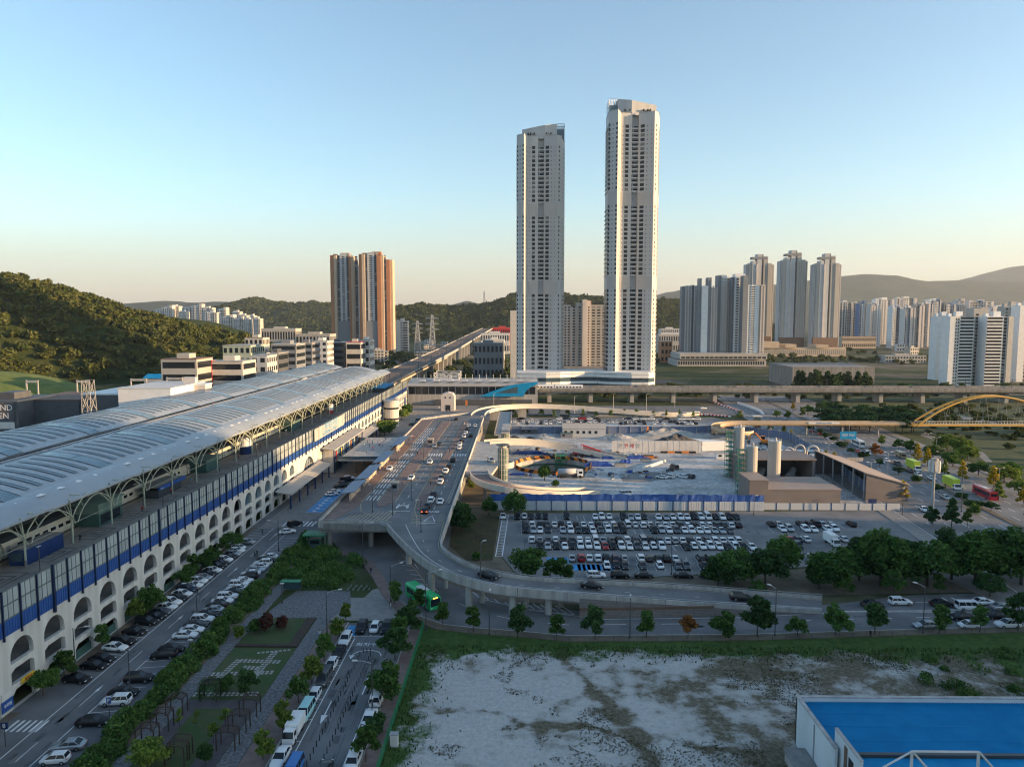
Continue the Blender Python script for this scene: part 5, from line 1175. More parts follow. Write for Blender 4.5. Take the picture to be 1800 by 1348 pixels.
# --- spiral ramp pair round the shaft
land = [(-20.3,246),(-10.5,246),(-8.5,262),(-8.5,300),(-11,312),(-20.3,312)]
MB().prism(land, DZ-1.1, DZ-0.004).build('landing', M['concrete'], deck)
pa = smooth_path([(-15,308.5,7),(-6,313,7),(4,317,6),(14,318.5,4.6),(26,317,2.8),(40,312,0.6),(46,310,0.1)]); ramp_road(pa, 6.2, 'asphalt_old')
pb = smooth_path([(-15,250,7),(-13.6,240,6.9),(-9,233.5,6.4),(-2,232,5.2),(7,235,3.7),(16,241,1.9),(25,250,0.2)]); ramp_road(pb, 6.4, 'paving_red', h=0.9)
for i in (8,14,20,26): obj('column', cm2, deck, (pb[i][0],pb[i][1],0), scale=(0.8,0.8,max(0.1,(pb[i][2]-1)/(DZ-1.5))))
rw = [(-6.4+3.5*math.cos(a),264+3.5*math.sin(a),7) for a in [-2.2+4.4*i/20 for i in range(21)]]; m = MB(); m.sweep(rw, [(-0.2,-1.2),(0.2,-1.2),(0.2,0.9),(-0.2,0.9)]); m.build('ring_parapet', M['cream'], deck)
MB().prism([(p[0],p[1]) for p in rw], 5.9, 6.9).build('ring_landing', M['concrete'], deck)
# ================================================================== building site beyond the hoarding
M['site'] = grass_soil('site_ground', [(0.26,0.255,0.24),(0.44,0.44,0.43),(0.54,0.54,0.53),(0.34,0.33,0.31)], 0.06, [0.32,0.46,0.58,0.7])
bx = [(-7,227),(114,227),(130,300),(143,400),(130,418),(60,421),(-12,421),(-12,330),(-6,300)]
def radial(poly, cx, cy, N):
    out = []
    for i in range(N):
        a = 2*math.pi*i/N; dx, dy = math.cos(a), math.sin(a); best = 1e9
        for (x0,y0),(x1,y1) in zip(poly, poly[1:]+poly[:1]):
            ex, ey = x1-x0, y1-y0; den = dx*ey-dy*ex
            if abs(den) < 1e-9: continue
            t = ((x0-cx)*ey-(y0-cy)*ex)/den; u = ((x0-cx)*dy-(y0-cy)*dx)/den
            if t > 0 and -1e-6 <= u <= 1+1e-6: best = min(best, t)
        out.append((cx+dx*best, cy+dy*best))
    return out
N = 96; ou = radial(bx, SHX, SHY, N); m = MB()
m.add([(SHX+SHR*math.cos(2*math.pi*i/N), SHY+SHR*math.sin(2*math.pi*i/N), 0.03) for i in range(N)]+[(x,y,0.03) for x,y in ou], [(i,(i+1)%N,N+(i+1)%N,N+i) for i in range(N)])
struct('site_ground', m, M['site'])
sheet('site_soil', [(-20,228),(-4,228),(0,236),(-8,256),(-6,300),(-12,330),(-20,330)], 0.036, M['dirt'])
sh = thing('excavation_shaft', 'deep round excavation shaft with orange and black striped rim', 'shaft', (SHX,SHY,0)); n = 40
m = MB(); m.add([(SHR*math.cos(2*math.pi*i/n),SHR*math.sin(2*math.pi*i/n),z) for z in (-11,0.05) for i in range(n)], [(i,(i+1)%n,n+(i+1)%n,n+i) for i in range(n)]); m.build('lining', M['concrete'], sh, True)
MB().poly([(SHR*math.cos(2*math.pi*i/n),SHR*math.sin(2*math.pi*i/n),-11) for i in range(n)]).build('floor', M['dkgrey'], sh)
for z in (-2.5,-6): 
    m = MB(); m.add([((SHR-r)*math.cos(2*math.pi*i/n),(SHR-r)*math.sin(2*math.pi*i/n),z+dz) for r, dz in ((0.02,0),(0.5,0),(0.5,0.7),(0.02,0.7)) for i in range(n)], [(q*n+i,q*n+(i+1)%n,(q+1)*n+(i+1)%n,(q+1)*n+i) for q in range(3) for i in range(n)]); m.build('ring_beam', M['mint_dk'], sh)
nr = 44
for i in range(nr):
    a0, a1 = 2*math.pi*i/nr, 2*math.pi*(i+1)/nr; s_ = 0.07
    def pt(r, a, z): return (r*math.cos(a), r*math.sin(a), z)
    m = MB(); r0, r1 = SHR-0.1, SHR+0.35
    m.add([pt(r0,a0,0.05),pt(r1,a0,0.05),pt(r1,a1,0.05),pt(r0,a1,0.05),pt(r0,a0+s_,1.45),pt(r1,a0+s_,1.45),pt(r1,a1+s_,1.45),pt(r0,a1+s_,1.45)], [(0,3,2,1),(4,5,6,7),(0,1,5,4),(1,2,6,5),(2,3,7,6),(3,0,4,7)])
    m.build('rim_panel', M['orange'] if i % 2 else M['black'], sh)
def scaffold(name, label, x, y, w_, d, z0, z1, mk_='green', net=True, parent=None):
    t = parent or thing(name, label, 'scaffold', (x,y,0)); m = MB()
    xs = np.linspace(-w_/2,w_/2,3); ys = (-d/2,d/2)
    for a in xs:
        for b in ys: m.tube((a,b,z0),(a,b,z1),0.07,n=4)
    z = z0+1
    while z <= z1:
        for b in ys: m.tube((-w_/2,b,z),(w_/2,b,z),0.06,n=4); m.tube((-w_/2,b,z-1),(w_/2,b,z+0.4),0.04,n=4)
        for a in xs: m.tube((a,-d/2,z),(a,d/2,z),0.06,n=4)
        m.box(-w_/2,w_/2,-d/2,d/2,z-0.04,z); z += 1.8
    m.build('scaffold_frame', M[mk_], t, kind='stuff'); return t
scaffold('stair_scaffold', 'green scaffold stair tower climbing out of the shaft', SHX+4, SHY+13.2, 4.5, 3, -8, 3.4)
# hoarding between the car park and the site
M['hoard'] = mat('hoarding_white', (0.50,0.53,0.56), 0.5, var=0.06, scale=0.2)
hd = thing('site_hoarding', 'white panel hoarding with blue sheet top between car park and site', 'fence', (0,225,0))
x = AT(862,890,225)[0]; x_end = AT(1326,890,225)[0]; k = 0; pw = 4.78
pn = MB().box(0.25,pw-0.02,-0.06,0.06,0.15,3.1)
for q in range(6): pn.box(0.5+q*0.75,0.56+q*0.75,-0.09,-0.06,0.2,3.05)
pn = pn.mesh('hoarding_panel', M['hoard']); po = MB().box(0,0.25,-0.2,0.15,0,3.3).mesh('post', M['blue_dk'])
bt = []
while x < x_end:
    obj('hoarding_panel', pn, hd, (x,0,0)); obj('post', po, hd, (x,0,0))
    m = MB(); dz = [R.uniform(-0.2,0.25) for _ in range(5)]; vs = []
    for j in range(5): vs += [(x+pw*j/4, R.uniform(-.1,.1), 3.1), (x+pw*j/4, 0.3+R.uniform(-.25,.25), 5.2+(dz[j] if 0<j<4 else 0))]
    m.add(vs, [(2*j,2*j+2,2*j+3,2*j+1) for j in range(4)]); m.build('blue_sheet', M['blue'], hd); x += pw; k += 1
hd2 = thing('site_hoarding', 'lower plain white hoarding below the concrete plant sheds', 'fence', (0,226.5,0))
pn2 = MB().box(0.2,4.3,-0.05,0.05,0.1,2.3).mesh('hoarding_panel', M['hoard']); po2 = MB().box(0,0.2,-0.12,0.12,0,2.4).mesh('post', M['blue_dk']); xe = AT(1572,890,226)[0]
while x < xe: obj('hoarding_panel', pn2, hd2, (x,0,0)); obj('post', po2, hd2, (x,0,0)); x += 4.32
# rear blue grey hoarding round the site
M['hoard_blue'] = mat('hoarding_blue', (0.10,0.14,0.24), 0.55, col2=(0.15,0.19,0.28), scale=0.5)
hb = thing('rear_hoarding', 'blue grey corrugated hoarding round the back of the site', 'fence', (0,0,0))
def fence_run(pts, h, pitch, t, pmesh_mat, post_mat):
    for a, b in zip(pts[:-1], pts[1:]):
        L_ = math.dist(a,b); n_ = max(1,int(L_/pitch)); ang = math.atan2(b[1]-a[1],b[0]-a[0]); pl = L_/n_
        pm_ = MB().box(0.1,pl-0.1,-0.05,0.05,0.1,h).mesh('hoarding_panel', pmesh_mat); pq = MB().box(-0.1,0.1,-0.35,0.12,0,h+0.15).mesh('post', post_mat)
        for i in range(n_):
            u = i/n_; p = (lerp(a[0],b[0],u), lerp(a[1],b[1],u), 0); obj('hoarding_panel', pm_, t, p, ang); obj('post', pq, t, p, ang)
fence_run([(-11,377),(86,377),(112,384),(134,358),(128,300),(118,240)], 4.0, 5.5, hb, M['hoard_blue'], M['concrete'])
# long white lettered wall
t = thing('sound_wall', 'long white corrugated wall with red lettering inside the site', 'wall', (AT(1075,793,324)[0],324,0)); L_ = AT(1237,793,324)[0]-AT(1075,793,324)[0]
for i in range(int(L_/1.4)): MB().box(i*1.4,i*1.4+1.36,-0.12 if i%2 else -0.16,0.12,0.05,5.4).build('wall_panel', M['offwhite'], t)
for i, ch in enumerate('안전제일'): lettering(ch, 2.2, M['grey'] if i in (0,3) else M['red'], (4+i*2.6,-0.2,3.0), (math.pi/2,0,0), t)
for k in range(5): MB().box(22+k*3.2,25+k*3.2,-1.4,-0.9,0.05,0.9).build('barrier', M['orange'] if k%2 else M['black'], t)
m = MB(); m.add([(L_+0.3,4,0.05),(L_+13,6,0.05),(L_+13,6,4.4),(L_+0.3,4,4.4),(L_-3,12,4.6)], [(0,1,2,3),(3,2,4)]); m.build('return_wall', M['white'], t)
# sand and rubble heaps
def heap(label, x, y, rx, ry, h, mk_, seed):
    n = 18; k = 9; vs = []; rg = random.Random(seed)
    for j in range(k):
        r = j/(k-1)
        for i in range(n):
            a = 2*math.pi*i/n; rr_ = r*(1+0.18*math.sin(3*a+seed)+rg.uniform(-.05,.05)); vs.append((rx*rr_*math.cos(a), ry*rr_*math.sin(a), h*max(0,(1-r))**0.9*(1+rg.uniform(-.22,.22)) if j < k-1 else -0.05))
    m = MB(); m.add(vs, [(j*n+i,j*n+(i+1)%n,(j+1)*n+(i+1)%n,(j+1)*n+i) for j in range(k-1) for i in range(n)]); return m.build('rubble_heap', M[mk_], smooth=False, label=label, cat='heap', group='heaps on the building site') and None
M['rock'] = mat('rock', (0.05,0.048,0.045), 0.95, col2=(0.16,0.15,0.14), scale=0.6, bump=0.8)
M['sand'] = mat('sand', (0.30,0.30,0.29), 0.95, col2=(0.40,0.40,0.39), scale=0.3, bump=0.4)
def put_heap(px, py, *a): 
    x, y = G(px, py); 
    n0 = len(bpy.data.objects); heap(a[0], 0, 0, *a[1:]); bpy.context.scene.collection.objects[-1].location = (x, y, 0.03)
put_heap(1190,780,'dark broken rock heap behind the long white wall',17,7,4.2,'rock',2)
put_heap(1175,769,'large pale sand heap in front of the rear hoarding',24,7,4.6,'sand',3)
put_heap(1085,772,'grey rubble heap left of the long white wall',12,6,2.6,'sand',5)
put_heap(955,768,'small pale gravel heap near the covered walkway',9,5,1.6,'sand',6)
put_heap(940,869,'low heap of reddish scrap beside the hoarding',4.5,2.0,0.7,'brownroof',7)
sheet('wet_patch', [G(1090,838),G(1120,828),G(1160,830),G(1170,842),G(1130,848),G(1095,846)], 0.038, M['asphalt_old'])
# site office with pitched roof, cabins
def hut(name, label, px, py, w_, d, h, wall, roof, cat='cabin', pitch=0.0, rz=0):
    x, y = G(px, py); t = thing(name, label, cat, (x,y,0.03), rz)
    MB().box(-w_/2,w_/2,0,d,0,h).build('wall', M[wall], t)
    m = MB(); m.sweep([(-w_/2-0.2,d/2,h),(w_/2+0.2,d/2,h)], [(-d/2-0.3,0),(d/2+0.3,0),(0.0,pitch+0.16)]); m.build('roof', M[roof], t)
    for i in range(max(1,int(w_/3.2))): MB().box(-w_/2+0.8+i*3.1,-w_/2+2.2+i*3.1,-0.05,0.02,h*0.4,h*0.75).build('window', M['glass'], t)
    return t
hut('site_office', 'grey site office with pale pitched roof in front of the rear hoarding', 1027, 768, 22, 9, 4.2, 'bluegrey', 'warmgrey', 'building', 2.2)
hut('site_cabin', 'small dark cabin beside the covered walkway', 930, 763, 9, 4, 2.6, 'dkgrey', 'grey')
hut('site_cabin', 'grey cabin with a teal skip left of the site office', 996, 770, 6, 3, 2.4, 'bluegrey_dk', 'mint_dk')
hut('site_cabin', 'white container cabin near the tall silo', 1292, 757, 12, 3, 2.8, 'white', 'white')
hut('site_cabin', 'white container cabin lying by the silo yard', 1278, 807, 9, 3, 2.5, 'white', 'concrete')
hut('site_cabin', 'long low white container behind the looping ducts', 1400, 803, 24, 3, 2.6, 'offwhite', 'white')
# concrete plant: sheds and silos
def silo(label, px, py, r, h, scaf=True):
    x, y = G(px, py); t = thing('silo', label, 'silo', (x,y,0.03), 0, 'cement silos'); 
    MB().cyl(0,0,2.6,h,r,20).build('drum', M['warmgrey'], t); m = MB(); m.tube((0,0,1.0),(0,0,2.6),0.4,r,16); m.build('hopper', M['grey'], t)
    for a in range(4): MB().box(r*0.75*math.cos(a*1.57+.78)-.12,r*0.75*math.cos(a*1.57+.78)+.12,r*0.75*math.sin(a*1.57+.78)-.12,r*0.75*math.sin(a*1.57+.78)+.12,0,2.8).build('leg', M['steel_dk'], t)
    MB().cyl(0,0,h,h+0.3,r*1.05,20).cyl(0.4,0.2,h+0.3,h+1.3,0.45,10).build('lid', M['steel'], t)
    rr_ = MB()
    for i in range(12): a = i*math.pi/6; rr_.tube((r*math.cos(a),r*math.sin(a),h+0.2),(r*math.cos(a),r*math.sin(a),h+1.2),0.04,n=4)
    rr_.build('guard_rail', M['steel'], t, kind='stuff')
    if scaf: 
        s2 = scaffold('silo_scaffold', 'green ladder scaffold left of ' + label.split(',')[0], x-r-1.6, y, 2.6, 2.6, 0, h-0.5)
silo('rear silo, farthest and tallest of the cement silos', 1297, 838, 2.0, 19.0)
silo('front silo, standing left of the brown shed', 1319, 868, 2.0, 16.5)
silo('single silo, rising through the brown shed roof', 1359, 862, 2.2, 17.5, False)
M['shed'] = mat('shed_brown', (0.17,0.145,0.135), 0.7, col2=(0.21,0.18,0.165), scale=0.15)
M['shed_roof'] = mat('shed_roof', (0.30,0.235,0.195), 0.6, col2=(0.35,0.28,0.235), scale=0.1)
t = thing('plant_shed', 'low brown front shed of the concrete plant with flat roof', 'shed', (0,0,0)); x0, y0 = G(1362,897); x1 = G(1470,890)[0]
MB().box(x0,x1+2,233,251,0,5.0).build('wall', M['shed'], t); MB().box(x0-.3,x1+2.3,232.7,251.3,5.0,5.3).build('roof', M['shed_roof'], t)
xl = G(1328,897)[0]; MB().box(xl,x0-0.05,232.6,244,0,8.2).build('tower_wall', M['shed'], t); MB().box(xl-.2,x0-0.05,232.4,244.2,8.2,8.45).build('tower_roof', M['shed_roof'], t)
t = thing('plant_shed', 'brown rear shed of the concrete plant with open dark front', 'shed', (0,0,0)); xa, xb = G(1330,850)[0]-6, G(1405,850)[0]+4
MB().box(xa,xa+4,262,278,0,9).build('side_wall', M['shed'], t); MB().box(xb,xb+1,262,278,0,9).build('side_wall', M['shed'], t); MB().box(xa,xb+1,278,278.5,0,9).build('rear_wall', M['dkgrey'], t); MB().box(xa-.3,xb+1.3,261.5,279,9,9.5).build('roof', M['shed'], t)
for q in range(2):
    xx = lerp(xa+8, xb-6, q); MB().tube((xx,268,1.5),(xx+3,272,3.5),1.6,1.2,12).build('mixer_drum', M['grey'], t)
t = thing('plant_shed', 'brown lean-to shed with long sloping sunlit roof beside the avenue', 'shed', (0,0,0))
xa, xb = xb+1.4, xb+22; ya, yb = 238, 280
m = MB(); m.add([(xb-14,ya,0),(xb,ya,0),(xb,ya,5.6),(xb-14,ya,9.5)], [(0,1,2,3)]); m.add([(xb,ya,0),(xb,yb,0),(xb,yb,5.6),(xb,ya,5.6)], [(0,1,2,3)]); m.add([(xb-14,yb,0),(xb,yb,0),(xb,yb,5.6),(xb-14,yb,9.5)], [(0,1,2,3)]); m.build('wall', M['shed'], t)
m = MB(); m.add([(xb-14.5,ya-.3,9.7),(xb+.5,ya-.3,5.7),(xb+.5,yb+.3,5.7),(xb-14.5,yb+.3,9.7),(xb-14.5,ya-.3,9.4),(xb+.5,ya-.3,5.4),(xb+.5,yb+.3,5.4),(xb-14.5,yb+.3,9.4)], [(0,1,2,3),(0,4,5,1),(1,5,6,2),(2,6,7,3),(3,7,4,0),(7,6,5,4)]); m.build('roof', M['shed_roof'], t)
for q in range(6): MB().box(xb-14.2,xb-13.8,ya+1+q*8,ya+1.4+q*8,0,9.4).build('post', M['grey'], t)
# looping white ducts behind the sheds
t = thing('duct_bundle', 'looping white ventilation ducts behind the concrete plant shed', 'ducts', (G(1385,806)[0],292,0))
for q, (dx, r, h) in enumerate(((-7,2.2,6.0),(-2,2.0,7.0),(4,2.4,6.0))):
    pts = [(dx+r*math.cos(a), q*1.5, h+r*math.sin(a)) for a in [math.pi*i/10 for i in range(11)]]; m = MB(); m.path([(dx+r,q*1.5,2.5)]+pts+[(dx-r,q*1.5,2.5)], 0.5, 10); m.build('duct', M['steel'], t)
MB().box(-12,10,-1,4,0.02,2.6).build('filter_box', M['blue'], t); MB().box(3,10,-1.6,4.2,2.6,5).build('filter_house', M['offwhite'], t)
# blue tarps and stacked materials around the shaft
rr = random.Random(4); M['tarp'] = mat('tarp', (0.02,0.05,0.22), 0.45, col2=(0.04,0.09,0.32), scale=0.8, bump=0.6, bscale=1.5)
for k, (px, py, w_, d, h, lab) in enumerate([(930,797,15,5,1.1,'blue tarpaulin over materials at the left behind the shaft'),(1052,818,12,5,1.6,'large blue tarpaulin stack right of the shaft'),(1072,806,7,3,1.2,'blue tarpaulin stack near the drilling rig'),(1100,813,5,4,1.3,'small blue tarpaulin stack left of the striped skips'),(1122,806,11,3,1.5,'blue tarpaulin stack farthest to the right of the shaft'),(915,834,9,2.2,0.8,'blue tarpaulin strip in front of the shaft rim'),(945,858,7,1.5,0.8,'dark blue trough beside the lower spiral ramp')]):
    x, y = G(px, py); m = MB(); vs = []; nx_, ny_ = 7, 5
    for j in range(ny_):
        for i in range(nx_):
            e_ = min(i,nx_-1-i,j,ny_-1-j); vs.append((lerp(-w_/2,w_/2,i/(nx_-1))+rr.uniform(-.2,.2), lerp(-d/2,d/2,j/(ny_-1)), 0.03 if e_ == 0 else h*rr.uniform(0.7,1.1)))
    m.add(vs, [(j*nx_+i,j*nx_+i+1,(j+1)*nx_+i+1,(j+1)*nx_+i) for j in range(ny_-1) for i in range(nx_-1)])
    o = m.build('tarpaulin', M['tarp'], label=lab, cat='tarpaulin', group='blue tarpaulins on the building site'); o.location = (x,y,0)
for k, (px, py, mk_, lab) in enumerate([(1140,806,'orange','orange skip right of the blue tarpaulins'),(1060,800,'red','red steel skip beside the drilling rig'),(1135,812,'steel','grey pipe rack right of the tarpaulins'),(1090,820,'concrete','pallet of grey blocks beside the tarpaulins'),(1018,797,'red','red winch box behind the shaft rim')]):
    x, y = G(px, py); t = thing('site_skip', lab, 'skip', (x,y,0.03)); m = MB(); m.sweep([(-2.2,0,0),(2.2,0,0)], [(-0.8,0),(0.8,0),(1.1,1.3),(-1.1,1.3)]); m.build('tub', M[mk_], t); MB().box(-2.0,2.0,-0.9,0.9,1.3,1.36+rr.random()*0.3).build('load', M['steel_dk'], t)
m = MB(); pth = [G(1128,824),G(1140,822),G(1160,815),G(1172,811)]; m.sweep([(x,y,0.03) for x,y in pth], [(-.3,0),(.3,0),(.2,1.1),(-.2,1.1)]); m.build('concrete_barrier', M['offwhite'], label='curved pale concrete barrier near the parked site vans', cat='barrier')
# machines: excavators, drilling rig, tanker
def excavator(label, px, py, rz, mk_='orange', s=1.0):
    x, y = G(px, py); t = thing('excavator', label, 'excavator', (x,y,0.03), rz, None, s)
    for sy in (-1.1,1.1): m = MB(); m.sweep([(-1.9,sy,0),(1.9,sy,0)], [(-.3,0.05),(.3,0.05),(.3,0.8),(-.3,0.8)]); m.build('track', M['black'], t)
    MB().box(-1.7,1.4,-1.25,1.25,0.9,1.9).build('body', M[mk_], t); MB().box(0.1,1.5,-1.2,-0.1,1.9,3.0).build('cab', M['glass'], t); MB().box(0.05,1.55,-1.25,-0.05,3.0,3.1).build('cab_roof', M[mk_], t); MB().box(-2.0,-1.7,-1.2,1.2,1.0,2.1).build('counterweight', M['dkgrey'], t)
    m = MB(); m.path([(1.2,0.4,1.7),(3.4,0.4,4.2),(4.8,0.4,3.6)], 0.28, 5); m.build('boom', M[mk_], t); m = MB(); m.path([(4.8,0.4,3.7),(5.6,0.4,1.4)], 0.2, 5); m.build('dipper', M[mk_], t); MB().box(5.0,6.1,-0.2,1.0,0.3,1.3).build('bucket', M['steel_dk'], t)
excavator('orange excavator working near the corner of the rear hoarding', 1345, 782, 2.8, 'orange', 1.35)
excavator('orange excavator on the sand heap by the rear hoarding', 1137, 768, 1.2, 'orange', 1.1)
x, y = G(1028,802); t = thing('drilling_rig', 'red and white truck mounted drilling rig behind the shaft', 'drilling rig', (x,y,0.03), -0.25)
MB().box(-5,4,-1.2,1.2,1.0,1.6).build('chassis', M['steel_dk'], t); MB().box(-5.2,-3,-1.25,1.25,1.0,3.6).build('cab', M['red'], t); MB().box(-2.4,2,-1.0,1.0,1.6,2.9).build('engine_deck', M['orange'], t)
m = MB(); m.tube((-2,0,5.2),(7,0,2.6),0.35,n=6); m.tube((-2,0,4.2),(4,0,2.2),0.15,n=6); m.build('mast', M['red'], t); MB().box(-3.2,-1,-0.5,0.5,2.9,5.0).build('mast_support', M['white'], t)
wm_ = MB().tube((0,-1.35,0.52),(0,-0.95,0.52),0.52,n=12).mesh('wheel', M['black'])
for xx in (-4,-1,1.2,3):
    obj('wheel', wm_, t, (xx,0,0)); obj('wheel', wm_, t, (xx,2.3,0))
x, y = G(1002,839); t = thing('tanker_truck', 'grey tanker truck with white cab in front of the shaft', 'truck', (x,y,0.03), 0.02)
m = MB(); m.tube((-4.6,0,2.3),(2.4,0,2.3),1.15,n=14); m.build('tank', M['bluegrey'], t, True); MB().box(2.7,4.9,-1.2,1.2,0.7,3.0).build('cab', M['white'], t); MB().box(4.88,4.95,-1.05,1.05,1.7,2.7).build('windscreen', M['glass'], t); MB().box(3.3,4.6,-1.23,-1.2,1.7,2.6).build('side_window', M['glass'], t); MB().box(-4.6,2.6,-0.9,0.9,0.6,1.2).build('chassis', M['steel_dk'], t)
for xx in (-3.6,-2.3,2.2,3.8): obj('wheel', wm_, t, (xx,0,0)); obj('wheel', wm_, t, (xx,2.3,0))
# glass stair drum on the landing and the covered walkway behind it
def drum(label, px, py, Y, r, z1):
    x = AT(px,py,Y)[0]; t = thing('stair_drum', label, 'stair tower', (x,Y,0), 0, 'round glazed stair towers')
    MB().cyl(0,0,0,z1,r,20).build('glazing', mat('drum_glass', (0.10,0.16,0.13), 0.2, var=0.3, scale=0.6), t)
    m = MB()
    for i in range(14): a = 2*math.pi*i/14; m.tube((r*math.cos(a),r*math.sin(a),0),(r*math.cos(a),r*math.sin(a),z1),0.09,n=4)
    for z in np.arange(1.6,z1,1.9): 
        for i in range(14): a = 2*math.pi*i/14; b = 2*math.pi*(i+1)/14; m.tube((r*math.cos(a),r*math.sin(a),z),(r*math.cos(b),r*math.sin(b),z),0.08,n=4)
    m.build('mullions', M['cream'], t, kind='stuff')
    MB().cyl(0,0,z1+0.9,z1+1.15,r*1.25,24).build('canopy_disc', M['steel_dk'], t); MB().cyl(0,0,z1,z1+0.9,r*0.7,12).build('collar', M['cream'], t)
drum('front round glazed stair tower beside the spiral ramp landing', 884, 800, 262, 1.9, 13.4)
drum('rear round glazed stair tower under the covered walkway', 888, 780, 322, 1.9, 9.0)
t = thing('covered_walkway', 'grey covered walkway running back from the stair tower', 'walkway', (-8.6,0,0)); MB().box(-4,3.0,330,412,6.6,7.1).build('deck', M['concrete'], t); MB().box(-0.5,3.2,318,345,9.6,10.0).build('roof', M['concrete'], t)
for s_ in (-4,3.0): MB().box(s_-.12,s_+.12,330,412,7.1,8.1).build('railing', M['concrete_dk'], t)
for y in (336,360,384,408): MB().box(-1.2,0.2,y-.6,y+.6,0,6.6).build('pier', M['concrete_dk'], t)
# ---------------------------------------------------------------- second car park strip behind the site, slip roads
strip2 = sheet('rear_car_park', [(-14,380),(112,386),(128,412),(118,440),(-14,440)], 0.012, M['asphalt_old'])
mk = MB()
for k in range(44): rect(mk, -8+k*2.6, -7.88+k*2.6, 416, 421, 0.02)
rect(mk, -8, 108, 421, 421.12, 0.02); mk.build('bay_lines', M['paint'], strip2, kind='stuff')
slip = sheet('slip_road', [(-30,452),(150,452),(165,470),(165,500),(-60,500)], 0.004, M['asphalt'])
sheet('plaza', [(-78,395),(-45,395),(-30,405),(-30,500),(-78,500)], 0.016, M['paving'])
# red and white water barriers
bm2 = [MB().box(-0.95,0.95,-0.3,0.3,0,0.35).box(-0.9,0.9,-0.18,0.18,0.35,1.0).mesh('water_barrier', M[k]) for k in ('red','white')]
for k in range(22):
    x, y = G(1217+k*3.1, 730+0.25*max(0,k-8)); obj('water_barrier', bm2[k%2], None, (x,y,0.02), 0, None, f'{nth(k)} {("red","white")[k%2]} barrier from the left along the kerb behind the site', 'barrier', 'red and white barriers behind the site')
for k in range(20):
    x, y = G(1253+k*2.6, 707+k*0.95); obj('water_barrier', bm2[(k+1)%2], None, (x,y,0.02), -0.9, None, f'{nth(k)} {("red","white")[(k+1)%2]} barrier of the row by the underpass', 'barrier', 'barriers by the underpass')
m = MB(); m.sweep([(*G(a,b),0) for a,b in ((1297,710),(1315,716),(1335,724),(1342,730))], [(-.5,0),(.5,0),(.4,1.6),(-.4,1.6)]); m.build('white_screen', M['white'], label='white plastic screen beside the avenue near the viaduct', cat='barrier')
# ---------------------------------------------------------------- avenue at right
def A(s, u):   # s along the avenue in metres from Y=150, u across (0 = west kerb of the near carriageway)
    return (108+0.115*s+u*0.993, 150+s-u*0.115)
av = sheet('avenue', [A(-30,0),A(-30,62),A(420,58),A(420,0)], 0.044, M['asphalt_old'])
mk = MB()
for u in (5.0,10,15.0,20.0,25.0): dashes(mk, [A(s,u) for s in range(0,401,100)], 0.2, 4, 6, 0.052)
for u in (34,38,42,46,50): dashes(mk, [A(s,u) for s in range(0,401,100)], 0.2, 4, 6, 0.052)
for u in (0.6,29.2,31,55): strip(mk, [A(0,u),A(410,u)], 0.16, 0.052)
mk.build('lane_markings', M['paint'], av, kind='stuff')
m = MB(); m.sweep([(*A(s,30),0) for s in range(30,400,20)], [(-.9,0),(-.9,.2),(.9,.2),(.9,0)]); m.build('median', M['dirt'], av)
for u0, u1, nm in ((-4.5,-0.1,'west_footway'),(58,63,'east_footway')):
    m = MB(); m.sweep([(*A(s,(u0+u1)/2),0) for s in range(20,420,20)], [(-(u1-u0)/2,-.02),(-(u1-u0)/2,.16),((u1-u0)/2,.16),((u1-u0)/2,-.02)]); struct(nm, m, M['paving'])
sheet('stream_park', [A(20,63.2),A(430,63.2),(700,580),(700,150),(300,120)], 0.01, M['grass'])
sheet('lawn_strip', [G(1500,706),G(1590,706),G(1625,720),G(1560,728),G(1500,722)], 0.03, M['lawn'])
sheet('park_path', [G(1620,762),G(1680,775),G(1730,796),G(1745,812),G(1733,812),G(1712,796),G(1668,780),G(1618,766)], 0.03, M['paving'])
sheet('stream_path', [G(1590,712),G(1640,722),G(1720,736),G(1800,752),G(1800,757),G(1715,740),G(1632,726),G(1588,716)], 0.03, M['paving'])
sheet('junction', [A(60,-0.2),A(-20,-0.2),(95,185),(95,212),(106,222)], 0.040, M['asphalt_old'])
# pedestrian bridge with twin yellow arches
M['bridge_tan'] = mat('bridge_tan', (0.33,0.22,0.10), .6, var=.1)
M['arch'] = mat('arch_yellow', (0.62,0.36,0.08), 0.45, var=0.05)
BY = 375.0; zD = AT(1700,745,BY)[1]
t = thing('arch_bridge', 'footbridge with two yellow tied arches over the stream at right', 'bridge', (0,BY,0)); x0 = AT(1606,742,BY)[0]; x1 = 2*AT(1738,742,BY)[0]-x0; zc = AT(1738,696,BY)[1]
MB().box(x0-4,x1+4,-2.4,2.4,zD-0.9,zD-0.1).build('deck', M['arch'], t)
for s_ in (-1,1):
    pts = []; 
    for i in range(25): u = i/24; pts.append((lerp(x0,x1,u), s_*(3.4-1.6*math.sin(math.pi*u)), zD-0.6+(zc-zD+0.6)*(1-(2*u-1)**2)))
    m = MB(); m.path(pts, 0.52, 8); m.build('arch', M['arch'], t)
    for i in range(2,23,3):
        for j in (-1,1): m = MB(); m.tube(pts[i], (pts[i][0]+j*1.9, s_*2.3, zD-0.1), 0.05, n=4); m.build('hanger', M['concrete'], t)
    m = MB()
    for q in range(int((x1-x0+8)/1.5)): m.box(x0-4+q*1.5-.04,x0-4+q*1.5+.04,s_*2.35-.04,s_*2.35+.04,zD-.1,zD+1.1)
    m.box(x0-4,x1+4,s_*2.35-.05,s_*2.35+.05,zD+1.1,zD+1.2); m.build('railing', M['white'], t, kind='stuff')
for q in range(9): u = 0.25+q*0.0625; m = MB(); z_ = zD-0.6+(zc-zD+0.6)*(1-(2*u-1)**2); d = 3.4-1.6*math.sin(math.pi*u); m.tube((lerp(x0,x1,u),-d,z_),(lerp(x0,x1,u),d,z_),0.2,n=6); m.build('cross_brace', M['arch'], t)
